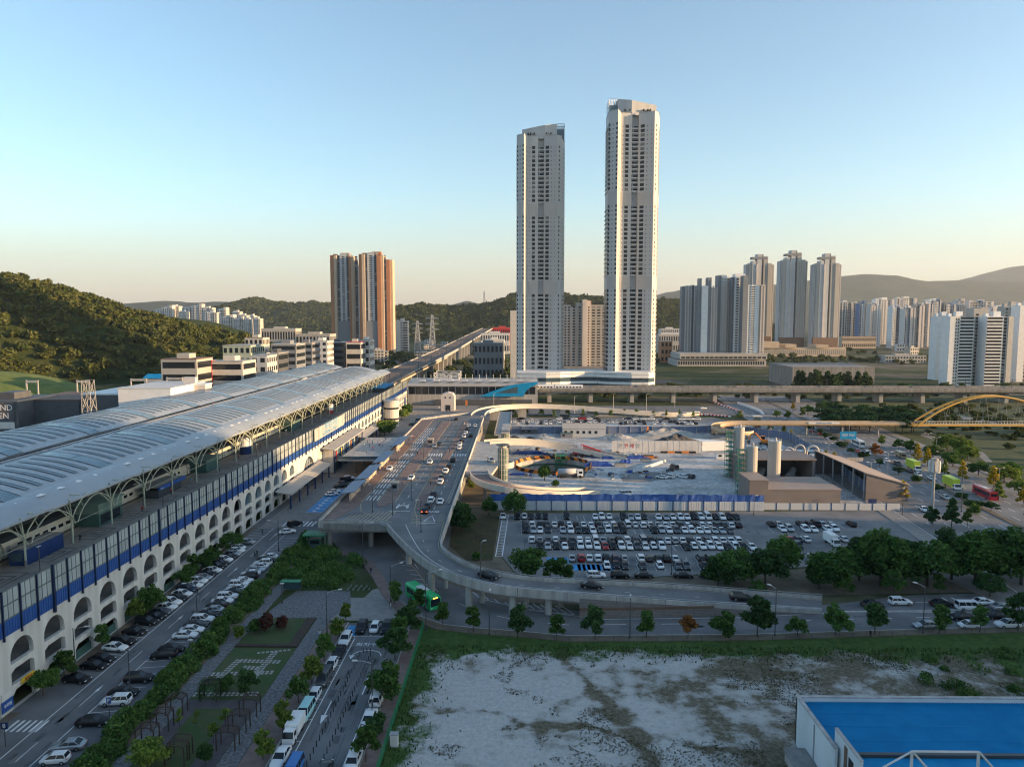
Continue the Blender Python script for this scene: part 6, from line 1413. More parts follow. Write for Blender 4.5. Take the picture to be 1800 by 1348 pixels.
fb = thing('footbridge', 'long yellow brown footbridge crossing the avenue with a loop ramp', 'bridge', (0,0,0))
xw = AT(1268,746,BY)[0]; pth = [(x0-4.2,BY,zD),(AT(1470,745,BY)[0],BY,zD),(AT(1330,746,BY)[0],BY,zD),(xw+6,BY,zD),(xw-3,BY-3,zD-0.4),(xw-7,BY-10,zD-1.0),(xw-4,BY-17,zD-1.6),(xw+4,BY-19,zD-2.2),(xw+10,BY-15,zD-2.8),(xw+12,BY-8,zD-3.4)]
A_ = smooth_path(pth, 60); m = MB(); m.sweep(A_, [(-2.2,-0.8),(2.2,-0.8),(2.2,-0.1),(-2.2,-0.1)]); m.build('deck', M['bridge_tan'], fb)
for s_ in (-2.2,2.2):
    m = MB(); m.sweep(A_, [(s_-.06,-.1),(s_+.06,-.1),(s_+.06,1.2),(s_-.06,1.2)]); m.build('railing', M['terra2'], fb)
for i in (6,14,22,30,38,44,50,56): MB().cyl(A_[i][0],A_[i][1],0,A_[i][2]-0.8,0.45,10).build('pier', M['concrete'], fb)
xb_ = AT(1445,742,BY)[0]; MB().box(xb_-8,xb_+8,BY-2.5,BY-2.4,zD+0.1,zD+1.2).build('banner', M['white'], fb); lettering('천안아산 KTX 역세권', 0.9, M['facadeblue'], (xb_,BY-2.52,zD+0.6), (math.pi/2,0,0), fb)
t = thing('lift_tower', 'glazed lift tower beside the footbridge loop', 'lift tower', (AT(1330,745,BY+4)[0],BY+4,0)); MB().box(-1.6,1.6,-1.6,1.6,0,9.2).build('shaft', M['glass_blue'], t); MB().box(-2.4,2.4,-2,2,9.2,9.6).build('roof', M['offwhite'], t)
# ---------------------------------------------------------------- blue roofed hall at lower right
bh = thing('blue_roof_hall', 'white walled hall with corrugated blue roof at lower right', 'building', (0,0,0)); xL, yB = G(1400,1222,7.1); yF = G(1515,1326,6.3)[1]; xq, ya2 = G(1468,1279,8.7); yq = G(1515,1337,8.7)[1]
M['wallpaint'] = mat('wallpaint', (0.56,0.60,0.63), 0.6, col2=(0.66,0.70,0.72), scale=0.25)
MB().box(xL,xL+0.35,yF,yB,0,7.0).build('side_wall', M['wallpaint'], bh); MB().box(xL,120,yB-.35,yB,0,7.0).build('rear_wall', M['wallpaint'], bh)
MB().box(xL-.1,xL+.45,yF,yB+.1,7.0,7.15).box(xL+.45,120,yB-.45,yB+.1,7.0,7.15).build('parapet_cap', M['kerb'], bh)
m = MB(); zf = lambda y: 6.3+0.35*(yB-y)/(yB-yF)*0 + (6.5-6.3)
pitch = 0.33; k = 0; x = xL+0.4; vs = []
while x < 118: 
    for dx, dz in ((0,0),(0.10,0),(0.14,0.13),(0.2,0.13),(0.24,0)): vs += [(x+dx,yB-.4,6.35+dz),(x+dx,yF+.3,6.15+dz)]
    x += pitch
n = len(vs)//2; m.add(vs, [(2*i,2*i+1,2*i+3,2*i+2) for i in range(n-1)]); m.build('corrugated_roof', M['blue_sky'], bh)
for q in range(1,4): MB().box(xL+.5,118,lerp(yB,yF,q/4)-.03,lerp(yB,yF,q/4)+.03,6.2,6.48-.05*q).build('sheet_lap', M['blue_sky'], bh)
MB().box(xL+0.9,118,yF-.25,yF+.25,6.0,6.5).build('ridge_gap', M['steel_dk'], bh)
MB().box(xq,xq+.35,yq,ya2,0,8.6).build('annex_side_wall', M['wallpaint'], bh); MB().box(xq-.05,xq+.4,yq-.05,ya2+.05,8.6,8.75).build('annex_cap', M['kerb'], bh)
MB().box(xq+.36,120,yq,yq+.4,0,6.9).build('front_parapet', M['concrete'], bh); MB().box(xq-.06,xq-.01,yq+1.6,yq+2.8,3.0,7.4).build('door_recess', M['black'], bh); MB().box(xq-.06,xq-.01,yq+3.2,yq+4.0,4.6,8.2).build('rust_panel', M['brownroof'], bh)
m = MB(); vs = []; x = xq+.6
while x < 118: vs += [(x,yF-.3,6.05),(x,yq+.4,6.0),(x+.16,yF-.3,6.12),(x+.16,yq+.4,6.07)]; x += 0.33
n = len(vs)//2; m.add(vs, [(2*i,2*i+1,2*i+3,2*i+2) for i in range(n-1)]); m.build('lower_roof', M['blue_sky'], bh)
MB().box(xL-.08,xL-.02,yB-6.5,yB-6.2,0,6.6).build('downpipe', M['grey'], bh)
yr = yq+.5; f1 = G(1595,1311,9.55)[0]; f2 = G(1712,1313,9.55)[0]
for xx in (f1,f2):
    MB().box(xx-.12,xx+.12,yr,yr+.24,6.2,9.6).build('frame_post', M['offwhite'], bh)
    m = MB(); m.tube((xx+.1,yr+.1,9.5),(xx+2.4,yr+.1,6.9),0.13,n=4); m.build('frame_brace', M['offwhite'], bh)
m = MB(); m.tube((f1,yr+.1,9.55),(f2,yr+.1,9.55),0.16,n=4); m.build('frame_beam', M['offwhite'], bh); m = MB(); m.tube((f1-.1,yr+.1,9.5),(f1-4.2,yr+.1,7.0),0.14,n=4); m.build('frame_brace', M['offwhite'], bh)
t = thing('concrete_ledge', 'low concrete ledge at the foot of the blue roofed hall', 'ledge', (xL-1.6,yB-8,0)); MB().box(-1.3,1.3,-6,4,0,1.5).build('base', M['concrete'], t); MB().box(-1.5,1.5,-6.2,4.2,1.5,1.7).build('cap', M['concrete_dk'], t)

# loose building materials lying about the site
rr = random.Random(17); m = MB()
for k in range(330):
    if k < 190: x, y = SHX+rr.uniform(-14,48), rr.choice([rr.uniform(270,285), rr.uniform(310,330)]); 
    elif k < 340: x, y = rr.uniform(95,125), rr.uniform(285,350)
    else: x, y = rr.uniform(-2,110), rr.uniform(338,372)
    if math.hypot(x-SHX,y-SHY) < SHR+1.5: continue
    m.cur = rr.randrange(7)
    if rr.random() < .4: a = rr.uniform(0,3.14); L_ = rr.uniform(1.5,5); z = rr.uniform(.12,.6); m.tube((x,y,z),(x+L_*math.cos(a),y+L_*math.sin(a),z),rr.uniform(.06,.2),n=5)
    else: m.obox((x,y), rr.uniform(.4,2.2), rr.uniform(.4,1.4), .03, rr.uniform(.2,1.3), rr.uniform(0,3))
o = m.build('site_materials', [M['steel'],M['tarp'],M['wood'],M['concrete'],M['steel_dk'],M['brownroof'],M['bluegrey']], kind='stuff'); o['label'] = 'loose pipes, pallets and blocks lying about the building site'; o['category'] = 'materials'
# ================================================================== vehicles
def paint(name, c, metal=0.0, rough=0.3): return mat('paint_'+name, c, rough, metal, var=0.0, coat=0.15, spec=0.3)
CP = {'w':paint('white',(0.72,0.73,0.74)), 'b':paint('black',(0.006,0.006,0.008),0,.5), 'g':paint('grey',(0.10,0.105,0.115),0.4), 's':paint('silver',(0.42,0.44,0.46),0.6), 'n':paint('navy',(0.015,0.025,0.06)), 'r':paint('red',(0.35,0.02,0.02)), 'c':paint('cyan',(0.35,0.62,0.62)), 'u':paint('blue',(0.03,0.15,0.42)), 'k':paint('darkgrey',(0.04,0.042,0.046),0.3), 't':paint('tan',(0.36,0.27,0.17))}
CN = {'w':'white','b':'black','g':'grey','s':'silver','n':'navy','r':'red','c':'pale cyan','u':'blue','k':'dark grey','t':'tan'}
M['tyre'] = mat('tyre', (0.015,0.015,0.016), 0.9, var=0); M['rim'] = mat('rim', (0.35,0.36,0.37), 0.35, 0.7, var=0)
M['headlamp'] = mat('headlamp', (0.75,0.77,0.8), 0.15, var=0); M['taillamp'] = mat('taillamp', (0.35,0.01,0.01), 0.2, var=0)
M['taillamp_on'] = mat('taillamp_on', (0.5,0.02,0.01), 0.2, var=0, emit=(1.0,0.10,0.02), estr=3.0)
#            L    W    body top profile (x, z)                                                         green house base/roof x, belt z, roof z, wheel x, wheel r
CT = {'sedan':(4.75,1.84,[(-1,.62),(-.97,.86),(-.62,.98),(-.2,.97),(.42,.94),(.8,.82),(.97,.66),(1,.45)],(-1.82,1.12,-1.02,.28),.95,1.44,1.42,.33),
      'suv':(4.65,1.90,[(-1,.66),(-.97,1.0),(-.8,1.1),(-.2,1.08),(.45,1.06),(.82,.98),(.97,.78),(1,.5)],(-2.16,1.08,-1.86,.22),1.06,1.68,1.38,.37),
      'hatch':(3.75,1.66,[(-1,.62),(-.97,.92),(-.8,1.0),(-.2,.98),(.45,.96),(.82,.86),(.97,.7),(1,.45)],(-1.72,1.12,-1.42,.36),.97,1.5,1.2,.3),
      'van':(5.1,1.94,[(-1,.66),(-.985,1.06),(-.8,1.14),(-.2,1.13),(.6,1.1),(.86,1.02),(.98,.84),(1,.5)],(-2.46,1.78,-2.36,1.0),1.1,1.94,1.58,.35)}
def car_meshes(tp):
    L, W, prof, gh, zb, zr, wx, wr = CT[tp]; hl = L/2; hw = W/2
    xs = [p[0] for p in prof]; zs = [p[1] for p in prof]; st_ = np.r_[-1,-.97,-.9,-.75,-.6,-.4,-.2,0,.2,.42,.6,.75,.88,.95,.985,1.0]; rings = []
    for s_ in st_:
        zt_ = float(np.interp(s_, xs, zs)); e = 1-0.22*max(0,(abs(s_)-.72)/.28)**1.7; w_ = hw*e; b = 0.24+0.1*max(0,(abs(s_)-.86)/.14)
        rings.append([(s_*hl,-w_*.9,b),(s_*hl,-w_,b+.16),(s_*hl,-w_,zt_*0.72),(s_*hl,-w_*.93,zt_-.03),(s_*hl,-w_*.6,zt_+.015),(s_*hl,w_*.6,zt_+.015),(s_*hl,w_*.93,zt_-.03),(s_*hl,w_,zt_*0.72),(s_*hl,w_,b+.16),(s_*hl,w_*.9,b)])
    m = MB(); k = 10; m.add([p for r in rings for p in r], [(i*k+j,(i+1)*k+j,(i+1)*k+(j+1)%k,i*k+(j+1)%k) for i in range(len(rings)-1) for j in range(k)]+[tuple(range(k)), tuple((len(rings)-1)*k+j for j in range(k-1,-1,-1))])
    body = m
    b0, b1, r0, r1 = gh; wb, wt = hw*.9, hw*.70; zm = lerp(zb,zr,.93)
    g_ = MB(); base = [(b0,-wb),(b1,-wb),(b1,wb),(b0,wb)]; top = [(r0,-wt),(r1,-wt),(r1,wt),(r0,wt)]
    g_.add([(x,y,zb-.04) for x,y in base]+[(x,y,zm) for x,y in top], [(0,1,5,4),(1,2,6,5),(2,3,7,6),(3,0,4,7),(4,5,6,7)])
    r_ = MB(); e = .05; r_.add([(r0-e,-wt-e,zm-.02),(r1+e,-wt-e,zm-.02),(r1+e,wt+e,zm-.02),(r0-e,wt+e,zm-.02),(r0+.1,-wt*.85,zr),(r1-.12,-wt*.85,zr),(r1-.12,wt*.85,zr),(r0+.1,wt*.85,zr)], [(0,1,5,4),(1,2,6,5),(2,3,7,6),(3,0,4,7),(4,5,6,7),(3,2,1,0)])
    for (bx_,by_),(tx,ty) in zip(base, top): r_.tube((bx_,by_*1.01,zb-.05),(tx,ty*1.03,zm),.055,.045,4)
    for f_ in ((.45,) if tp == 'hatch' else (.36,.66) if tp in ('suv','van') else (.52,)):
        for s_ in (-1,1): r_.tube((lerp(b0,b1,f_+.02),s_*wb*1.005,zb-.03),(lerp(r0,r1,f_),s_*wt*1.02,zm),.04,n=4)
    wh = MB(); wh.tube((0,-.11,0),(0,.11,0),wr,n=14); wh.cur = 1; wh.tube((0,-.115,0),(0,.115,0),wr*.62,n=10)
    hlm = MB().box(hl*.90,hl*.965,-.17,.17,0,.13); tlm = MB().box(-hl*.985,-hl*.94,-.2,.2,0,.13)
    zh = float(np.interp(.93,xs,zs))*.80; zt_ = float(np.interp(-.97,xs,zs))*.80
    return body, r_, g_, wh, hlm, tlm, (wx,hw-.1,wr), zh, zt_, hw, hl
CM = {}
for tp in CT:
    b_, r_, g_, wh, hlm, tlm, wpos, zh, zt_, hw, hl = car_meshes(tp); d = {'w':wpos,'zh':zh,'zt':zt_,'hw':hw,'hl':hl,'raw':(b_,r_,g_)}
    d['glass'] = g_.mesh('windows', M['glass']); d['wheel'] = wh.mesh('wheel', [M['tyre'],M['rim']]); d['hl'] = hlm.mesh('headlight', M['headlamp']); d['tl'] = tlm.mesh('tail_light', M['taillamp']); d['tlon'] = tlm.mesh('tail_light', M['taillamp_on'])
    for c in CP: d['body'+c] = b_.mesh('body', CP[c], True); d['roof'+c] = r_.mesh('roof', CP[c])
    CM[tp] = d
TN = {'sedan':'saloon','suv':'SUV','hatch':'hatchback','van':'people carrier'}
CARS = []
def car(x, y, z, rz, tp, c, label, group, s=1.0, lit=False, detail=True):
    d = CM[tp]; label = label.replace('%', CN[c]+' '+TN[tp])
    t = thing('car', label, 'car', (x,y,z), rz, group, s); CARS.append(t)
    obj('body', d['body'+c], t); obj('roof', d['roof'+c], t); obj('windows', d['glass'], t)
    wx, wy, wr = d['w']
    if detail:
        for sx in (-1,1):
            for sy in (-1,1): obj('wheel', d['wheel'], t, (sx*wx,sy*wy,wr))
        for sy in (-1,1): obj('headlight', d['hl'], t, (0,sy*d['hw']*.68,d['zh'])); obj('tail_light', d['tlon'] if lit else d['tl'], t, (0,sy*d['hw']*.66,d['zt']))
    return t
FARM = MB(); FARMATS = list(CP.values())+[M['glass']]; FARI = {c:i for i, c in enumerate(CP)}
def far_car(x, y, z, rz, tp, c, s=1.0):
    ca, sa = math.cos(rz)*s, math.sin(rz)*s
    for q, mi in ((0,FARI[c]),(1,FARI[c]),(2,len(CP))):
        b = CM[tp]['raw'][q]; FARM.cur = mi; FARM.add([(x+a*ca-e*sa, y+a*sa+e*ca, z+f*s) for a,e,f in b.v], b.f)
rc = random.Random(11)
def rcol(): return rc.choices('wbgsknr', [44,22,9,10,10,3,1.5])[0]
def rtp(): return rc.choices(['sedan','suv','hatch','van'], [46,34,13,7])[0]
# --- row along the arcade
ya = [(117.4,'b','sedan'),(122,'b','sedan'),(124.5,'b','sedan'),(128.8,'w','sedan'),(131.2,'b','suv'),(135.4,'b','sedan'),(139.8,'b','suv'),(142.4,'b','sedan'),(144.8,'g','sedan'),(147.2,'w','sedan'),(149.6,'w','suv'),(152,'b','sedan'),(154.4,'w','sedan'),(156.8,'n','suv'),(159.3,'w','sedan'),(161.8,'w','suv'),(164.2,'s','sedan'),(166.6,'b','sedan'),(169,'w','sedan'),(171.4,'b','suv'),(173.8,'b','sedan'),(176.2,'w','suv'),(178.6,'b','sedan'),(181,'s','sedan'),(183.4,'w','sedan'),(185.8,'w','hatch'),(190.6,'s','sedan')]
for i, (y, c, tp) in enumerate(ya): car(-74.0+rc.uniform(-.15,.15), y, 0.01, rc.uniform(-.05,.03)-0.12, tp, c, f'% parked {nth(i)} from the near end along the arcade', 'cars parked along the arcade', 0.97)
yb = [(95.9,'w','hatch'),(99,'s','sedan'),(105,'b','sedan'),(110.7,'w','suv'),(113.2,'b','sedan'),(117.7,'b','suv'),(126,'b','suv'),(128.5,'b','sedan')]+[(134+2.35*k, c, tp) for k, (c, tp) in enumerate(zip('wwkwbsbwwbwwwbwswwbw', ['sedan','sedan','sedan','suv','sedan','sedan','sedan','sedan','suv','sedan','sedan','suv','sedan','suv','sedan','sedan','sedan','suv','sedan','sedan']))]
for i, (y, c, tp) in enumerate(yb): car(-63.6+rc.uniform(-.2,.2), y, 0.01, 0.12+rc.uniform(-.04,.04)+(math.pi if rc.random() < .4 else 0), tp, c, f'% parked {nth(i)} from the near end beside the long hedge', 'cars parked beside the long hedge', 0.97)
# --- east street
for i, (y, c, tp) in enumerate([(96.7,'w','sedan'),(107.8,'c','van'),(112.5,'w','hatch'),(118,'g','van'),(122.8,'w','hatch'),(127.6,'b','sedan'),(132.5,'w','suv')]): car(-32.85, y, 0.01, -math.pi/2+rc.uniform(-.02,.02), tp, c, f'% parked {nth(i)} from the near end, left kerb of bollard street', 'cars on the left kerb of the bollard street')
for i, (y, c, tp) in enumerate([(96.5,'w','sedan'),(106.6,'w','sedan'),(112.2,'w','van')]): car(-22.75, y, 0.01, math.pi/2, tp, c, f'% parked {nth(i)} from the near end, right of the bollards', 'cars right of the bollards')
car(-26.2, 93.8, 0.01, math.pi/2, 'sedan', 'k', '% driving in the right lane at the bottom edge of the bollard street', None); car(-30.2, 93.6, 0.01, -math.pi/2, 'van', 'u', '% driving in the left lane at the bottom edge of the bollard street', None)
for i, (x, c, tp) in enumerate([(-31.0,'b','suv'),(-28.4,'w','hatch'),(-26.1,'b','suv')]): car(x, 137.6, 0.02, -math.pi/2, tp, c, f'% in the {nth(i)} marked bay heading the bollard street', 'cars in the marked bays')
# --- forecourt
for x, y, c, tp, rz, lab in [(-66.0,200,'w','sedan',0.35,'% driving across the forecourt mouth'),(-66.3,207.5,'b','suv',0.9,'% following behind on the forecourt')]: car(x, y, 0.02, rz, tp, c, lab, None)
for i, (y, c) in enumerate([(243,'w'),(246.5,'w'),(255,'b'),(259,'g'),(264,'b'),(267.5,'w'),(331,'k'),(336,'w')]): car(-65.0, y, 0.03, 0.5, rtp() if i else 'sedan', c, f'% parked {nth(i)} from the near end below the station canopy', 'cars below the station canopy')
for i, (x, y, c) in enumerate([(-62,405,'k'),(-59,409,'b'),(-62,414,'s'),(-58,419,'b'),(-61,424,'k'),(-58,430,'w')]): car(x, y, 0.03, 0.3, 'suv', c, f'% parked {nth(i)} from the near end by the round stair turret', 'cars by the stair turret')
# --- on the deck
dk = [(685,822.5,'w','sedan'),(723,839,'w','sedan'),(756,811,'w','sedan'),(763.5,783,'s','sedan'),(772,779.5,'k','sedan')]
for i, (px, py, c, tp) in enumerate(dk): x, y = G(px,py,7.7); car(x, y, 7.03, -math.pi/2+rc.uniform(-.05,.05), tp, c, f'% on the left lanes of the drop-off deck, {nth(i)} from the near left', 'cars on the left lanes of the deck')
dq = [(747,896,'b','sedan'),(752.5,887,'k','sedan'),(758,878,'w','suv'),(774,880,'w','sedan'),(761.5,868,'b','sedan'),(774,846,'w','suv'),(776,838,'k','sedan'),(783.5,827,'w','suv'),(789,819,'b','sedan'),(796,808,'b','suv'),(807,786,'w','sedan'),(808.5,780,'w','sedan'),(810,774,'k','sedan'),(827,765,'b','sedan'),(815.5,766,'w','sedan'),(818.6,760,'w','sedan'),(821,753.5,'k','sedan'),(824,747.5,'w','sedan'),(835.6,748,'w','sedan'),(802,736,'b','sedan')]
for i, (px, py, c, tp) in enumerate(dq): x, y = G(px,py,7.7); car(x, y, 7.03, math.pi/2+rc.uniform(-.04,.04), tp, c, f'% waiting on the right lane of the deck, {nth(i)} from the ramp', 'cars queuing on the deck', 1.0, i in (0,))
# --- ramp and lower road
def on_ramp(px, f_, c, tp, lab, flip=0):
    i = min(range(NE), key=lambda i: abs(VPX+F*lerp(eo[i][0],ei[i][0],f_)/lerp(eo[i][1],ei[i][1],f_)-px)); a, b = eo[i], ei[i]; j = min(i+1,NE-1); k = max(i-1,0)
    ang = math.atan2(eo[j][1]-eo[k][1], eo[j][0]-eo[k][0]); t = car(lerp(a[0],b[0],f_), lerp(a[1],b[1],f_), a[2]+.03, ang+flip, tp, c, lab, None); t.rotation_euler = (0, -math.atan2(eo[j][2]-eo[k][2], math.dist(eo[j][:2],eo[k][:2]))*(1 if not flip else -1), ang+flip)
on_ramp(866, .62, 'b', 'sedan', '% on the bend of the exit ramp above the columns'); on_ramp(1040, .6, 'b', 'sedan', '% halfway down the exit ramp'); on_ramp(1305, .5, 'b', 'suv', '% near the foot of the exit ramp')
lr = [(1534,1066,'k','sedan',0),(1582,1062,'w','suv',0),(1655,1065,'b','sedan',0),(1729,1062,'w','sedan',0),(1702,1071,'w','van',0),(1762,1071,'s','sedan',0),(1627,1103,'s','sedan',1),(1702,1103,'w','hatch',1),(1771,1102,'w','suv',1),(1689,1088,'b','sedan',1),(1751,1086,'b','sedan',1)]
for i, (px, py, c, tp, d) in enumerate(lr): x, y = G(px,py); car(x, y, 0.02, math.pi*d+rc.uniform(-.03,.03), tp, c, f'% on the lower road at right, {nth(i)} of the traffic there', 'traffic on the lower road')
# --- big car park: rows of bays
mk = MB(); PW = 2.14; rowdefs = []
def row(name, Y, px0, px1, rz, fill, gaps=(), sc_=0.94, lines=1, pattern=None):
    x0 = AT(px0,700,Y)[0]; x1 = AT(px1,700,Y)[0]; n = int((x1-x0)/PW); j = 0
    for i in range(n+1):
        x = x0+i*PW; mk.add([(x-PW/2-.05,Y-2.3,LOT_Z+.01),(x-PW/2+.05,Y-2.3,LOT_Z+.01),(x-PW/2+.05,Y+2.3,LOT_Z+.01),(x-PW/2-.05,Y+2.3,LOT_Z+.01)], [(0,1,2,3)])
        if i == n: break
        if any(a <= i <= b for a, b in gaps) or rc.random() > fill: continue
        c = pattern[i % len(pattern)] if pattern else rcol()
        car(x+rc.uniform(-.12,.12), Y+rc.uniform(-.35,.35), LOT_Z+.01, rz+rc.uniform(-.03,.03), rtp(), c, f'% {nth(j)} from left, car park {name}', 'cars in the big car park', sc_); j += 1
fr_ = -math.pi/2
row('row under the hoarding', 216.3, 884, 1326, fr_, .82, ((11,11),(16,16)), pattern='wwbwbbbwwbwwgwwwbbswkbwswwwb')
row('back line of double row two', 208.0, 923, 1325, -fr_, .97)
row('front line of double row two', 202.6, 924, 1312, fr_, .95, ((14,16),))
row('back line of double row three', 193.6, 936, 1345, -fr_, .97)
row('front line of double row three', 188.4, 950, 1345, fr_, .95, ((17,17),))
row('back line of double row four', 178.8, 1008, 1330, -fr_, .74)
row('front line of double row four', 173.6, 1070, 1330, fr_, .42)
row('back line of the right block', 209.5, 1362, 1525, -fr_, .8, ((9,10),(15,16)))
row('front line of the right block', 204.6, 1370, 1500, fr_, .72, ((6,6),))
row('back line left of the van', 195.0, 1397, 1440, -fr_, 1.0)
row('front line left of the van', 189.6, 1397, 1440, fr_, .8)
row('short row right of the van', 195.5, 1478, 1520, -fr_, .9)
row('line behind the dark trees', 181.0, 1440, 1600, -fr_, .4)
for i, (px, c, tp) in enumerate([(1048,'w','suv'),(1090,'b','suv'),(1132,'b','sedan'),(1201,'b','sedan'),(1245,'g','sedan')]): x, y = G(px,1015); car(x, y, LOT_Z+.01, 0.0, tp, c, f'% parked side-on behind the ramp rail, {nth(i)} from the left', 'cars side-on behind the ramp rail', .97)
# walkway ladder and blue bays
for s_ in (0,1.7): strip(mk, [G(884,905+0),G(871,978)] if s_ == 0 else [(G(884,905)[0]+1.7,G(884,905)[1]),(G(871,978)[0]+1.7,G(871,978)[1])], .22, LOT_Z+.01)
p, q = G(884,905), G(871,978)
for k in range(30): u = k/29; x, y = lerp(p[0],q[0],u), lerp(p[1],q[1],u); rect(mk, x, x+1.7, y, y+.2, LOT_Z+.014)
mk.build('bay_lines', M['paint'], lot, kind='stuff')
bb = MB()
for k in range(8): x, y = AT(1014+k*8.5,997,173.4)[0], 173.4; rect(bb, x-.95, x+.95, y-2.1, y+2.1, LOT_Z+.006)
for k in range(4): x = AT(968+k*9,985,178.6)[0]; rect(bb, x-.95, x+.95, 176.5, 180.6, LOT_Z+.006)
bb.build('disabled_bay_paint', M['paint_blue'], lot, kind='stuff')
# --- site cars, rear car park, avenue, far street
for i, (px, py, c, tp, rz) in enumerate([(1163,841,'w','sedan',2.6),(1175,840,'w','suv',2.5),(1199,840,'w','sedan',2.3),(1212,840,'k','suv',2.2),(1185,824,'k','van',1.9),(905,771,'k','sedan',0.1),(933,773,'b','sedan',-.1),(863,812,'s','suv',-1.2),(1102,871,'w','van',0.2)]): x, y = G(px,py,7 if i == 7 else 0); car(x, y, 7.0 if i == 7 else 0.04, rz, tp, c, f'% standing on the building site, {nth(i)} of the site cars', 'cars on the building site')
j = 0
for k in range(42):
    if rc.random() < .8: far_car(-6.7+k*2.6, 418.6+rc.uniform(-.3,.3), 0.02, math.pi/2, rtp(), rcol())
j = 0
for k in range(26):
    if rc.random() < .5: far_car(-5+k*4.6, 430.5+rc.uniform(-.3,.3), 0.02, math.pi*rc.choice((0,1)), rtp(), rcol())
for k in range(40):
    if rc.random() < .6: far_car(-5+k*2.7, 411+rc.uniform(-.3,.3), 0.02, -math.pi/2, rtp(), rcol())
AVA = math.atan2(1,0.115)
av_c = [(1624,898,'w','sedan',1),(1662,877,'s','sedan',1),(1614,837,'w','hatch',1),(1638,843,'w','sedan',1),(1549,814,'w','sedan',1),(1559,812,'w','hatch',1),(1578,818,'k','suv',1),(1525,799,'w','suv',1),(1507,795,'r','sedan',1),(1482,783,'r','sedan',1),(1458,773,'w','suv',1),(1449,766,'s','sedan',1),(1441,764,'r','sedan',1),(1427,760,'r','sedan',1),(1418,753,'r','hatch',1),(1598,830,'k','sedan',1),(1432,757,'w','sedan',1),(1410,748,'k','sedan',1),(1236,719,'w','sedan',2),(1224,726,'w','sedan',2),(1204,729,'w','suv',2),(1170,727,'w','sedan',2),(1150,727,'s','sedan',2)]
for i, (px, py, c, tp, d) in enumerate(av_c): x, y = G(px,py); car(x, y, 0.055, AVA+math.pi, tp, c, f'% in the avenue traffic, {nth(i)} counted from the near end', 'traffic on the avenue') if i < 10 else far_car(x, y, 0.055, AVA if d == 1 else .2, tp, c)
for i in range(34):
    x, y = G(552+(i%12)*7.5+rc.uniform(-1,1), 628+(i//12)*6.5+rc.uniform(-.6,.6)); far_car(x, y, 0.0, rc.uniform(0,3), 'sedan', rcol(), 1.15)
o = FARM.build('distant_cars', FARMATS, kind='stuff'); o['label'] = 'small distant cars parked behind the site and in far lots'; o['category'] = 'cars'
# --- buses and lorries
def bus(label, x, y, rz, mk_, L=11.2, W=2.5, H=3.2, stripe=None, z=0.05, led=False):
    t = thing('bus', label, 'bus', (x,y,z), rz); h = L/2
    m = MB(); m.sweep([(-h,0,0),(-h+.15,0,0),(h-.2,0,0),(h,0,0)], [(-W/2,.35),(W/2,.35),(W/2,H*.9),(W/2-.25,H),(-W/2+.25,H),(-W/2,H*.9)]); m.build('body', mk_, t)
    for s_ in (-1,1):
        for q in range(6): MB().box(-h+.7+q*(L-1.6)/6,-h+.55+(q+1)*(L-1.6)/6,s_*W/2-.02,s_*W/2+.02,1.35,2.45).build('side_window', M['glass'], t)
    MB().box(h-.02,h+.03,-W/2+.15,W/2-.15,1.1,2.6).build('windscreen', M['glass'], t); MB().box(-h-.03,-h+.02,-W/2+.25,W/2-.25,1.6,2.5).build('rear_window', M['glass'], t)
    MB().box(-1.6,1.6,-.75,.75,H,H+.22).build('roof_unit', M['offwhite'], t)
    wm = MB(); wm.tube((0,-.15,0),(0,.15,0),.48,n=14); wm.cur = 1; wm.tube((0,-.16,0),(0,.16,0),.26,n=10); wm = wm.mesh('wheel', [M['tyre'],M['rim']])
    for xx in (-h*.52,h*.62):
        for s_ in (-1,1): obj('wheel', wm, t, (xx,s_*(W/2-.12),.48))
    for s_ in (-1,1): MB().box(h-.01,h+.04,s_*.85-.2,s_*.85+.2,.7,.9).build('headlight', M['headlamp'], t); MB().box(-h-.04,-h+.01,s_*.95-.12,s_*.95+.12,.8,1.3).build('tail_light', M['taillamp'], t)
    if led: MB().box(h-.01,h+.05,-.5,.5,2.7,2.88).build('destination_sign', mat('led', (0.1,0.03,0.0), 0.4, var=0, emit=(1.0,0.35,0.06), estr=2.0), t)
    return t
M['bus_green'] = mat('bus_green', (0.02,0.50,0.16), 0.35, var=0.04, coat=.4); M['bus_red'] = mat('bus_red', (0.42,0.02,0.035), 0.35, var=0.04, coat=.4); M['lime'] = mat('lime', (0.42,0.55,0.05), 0.4, var=0.05)
x, y = G(743,1060); bus('bright green city bus turning on the road below the ramp', x, y, math.atan2(-9,6.9), M['bus_green'], 10.6, led=True)
x, y = G(1731,874); bus('red coach on the far lanes of the avenue', x, y, AVA, M['bus_red'], 11.5)
x, y = G(1508,784); bus('white coach in the far traffic of the avenue', x, y, AVA, M['white'], 12)
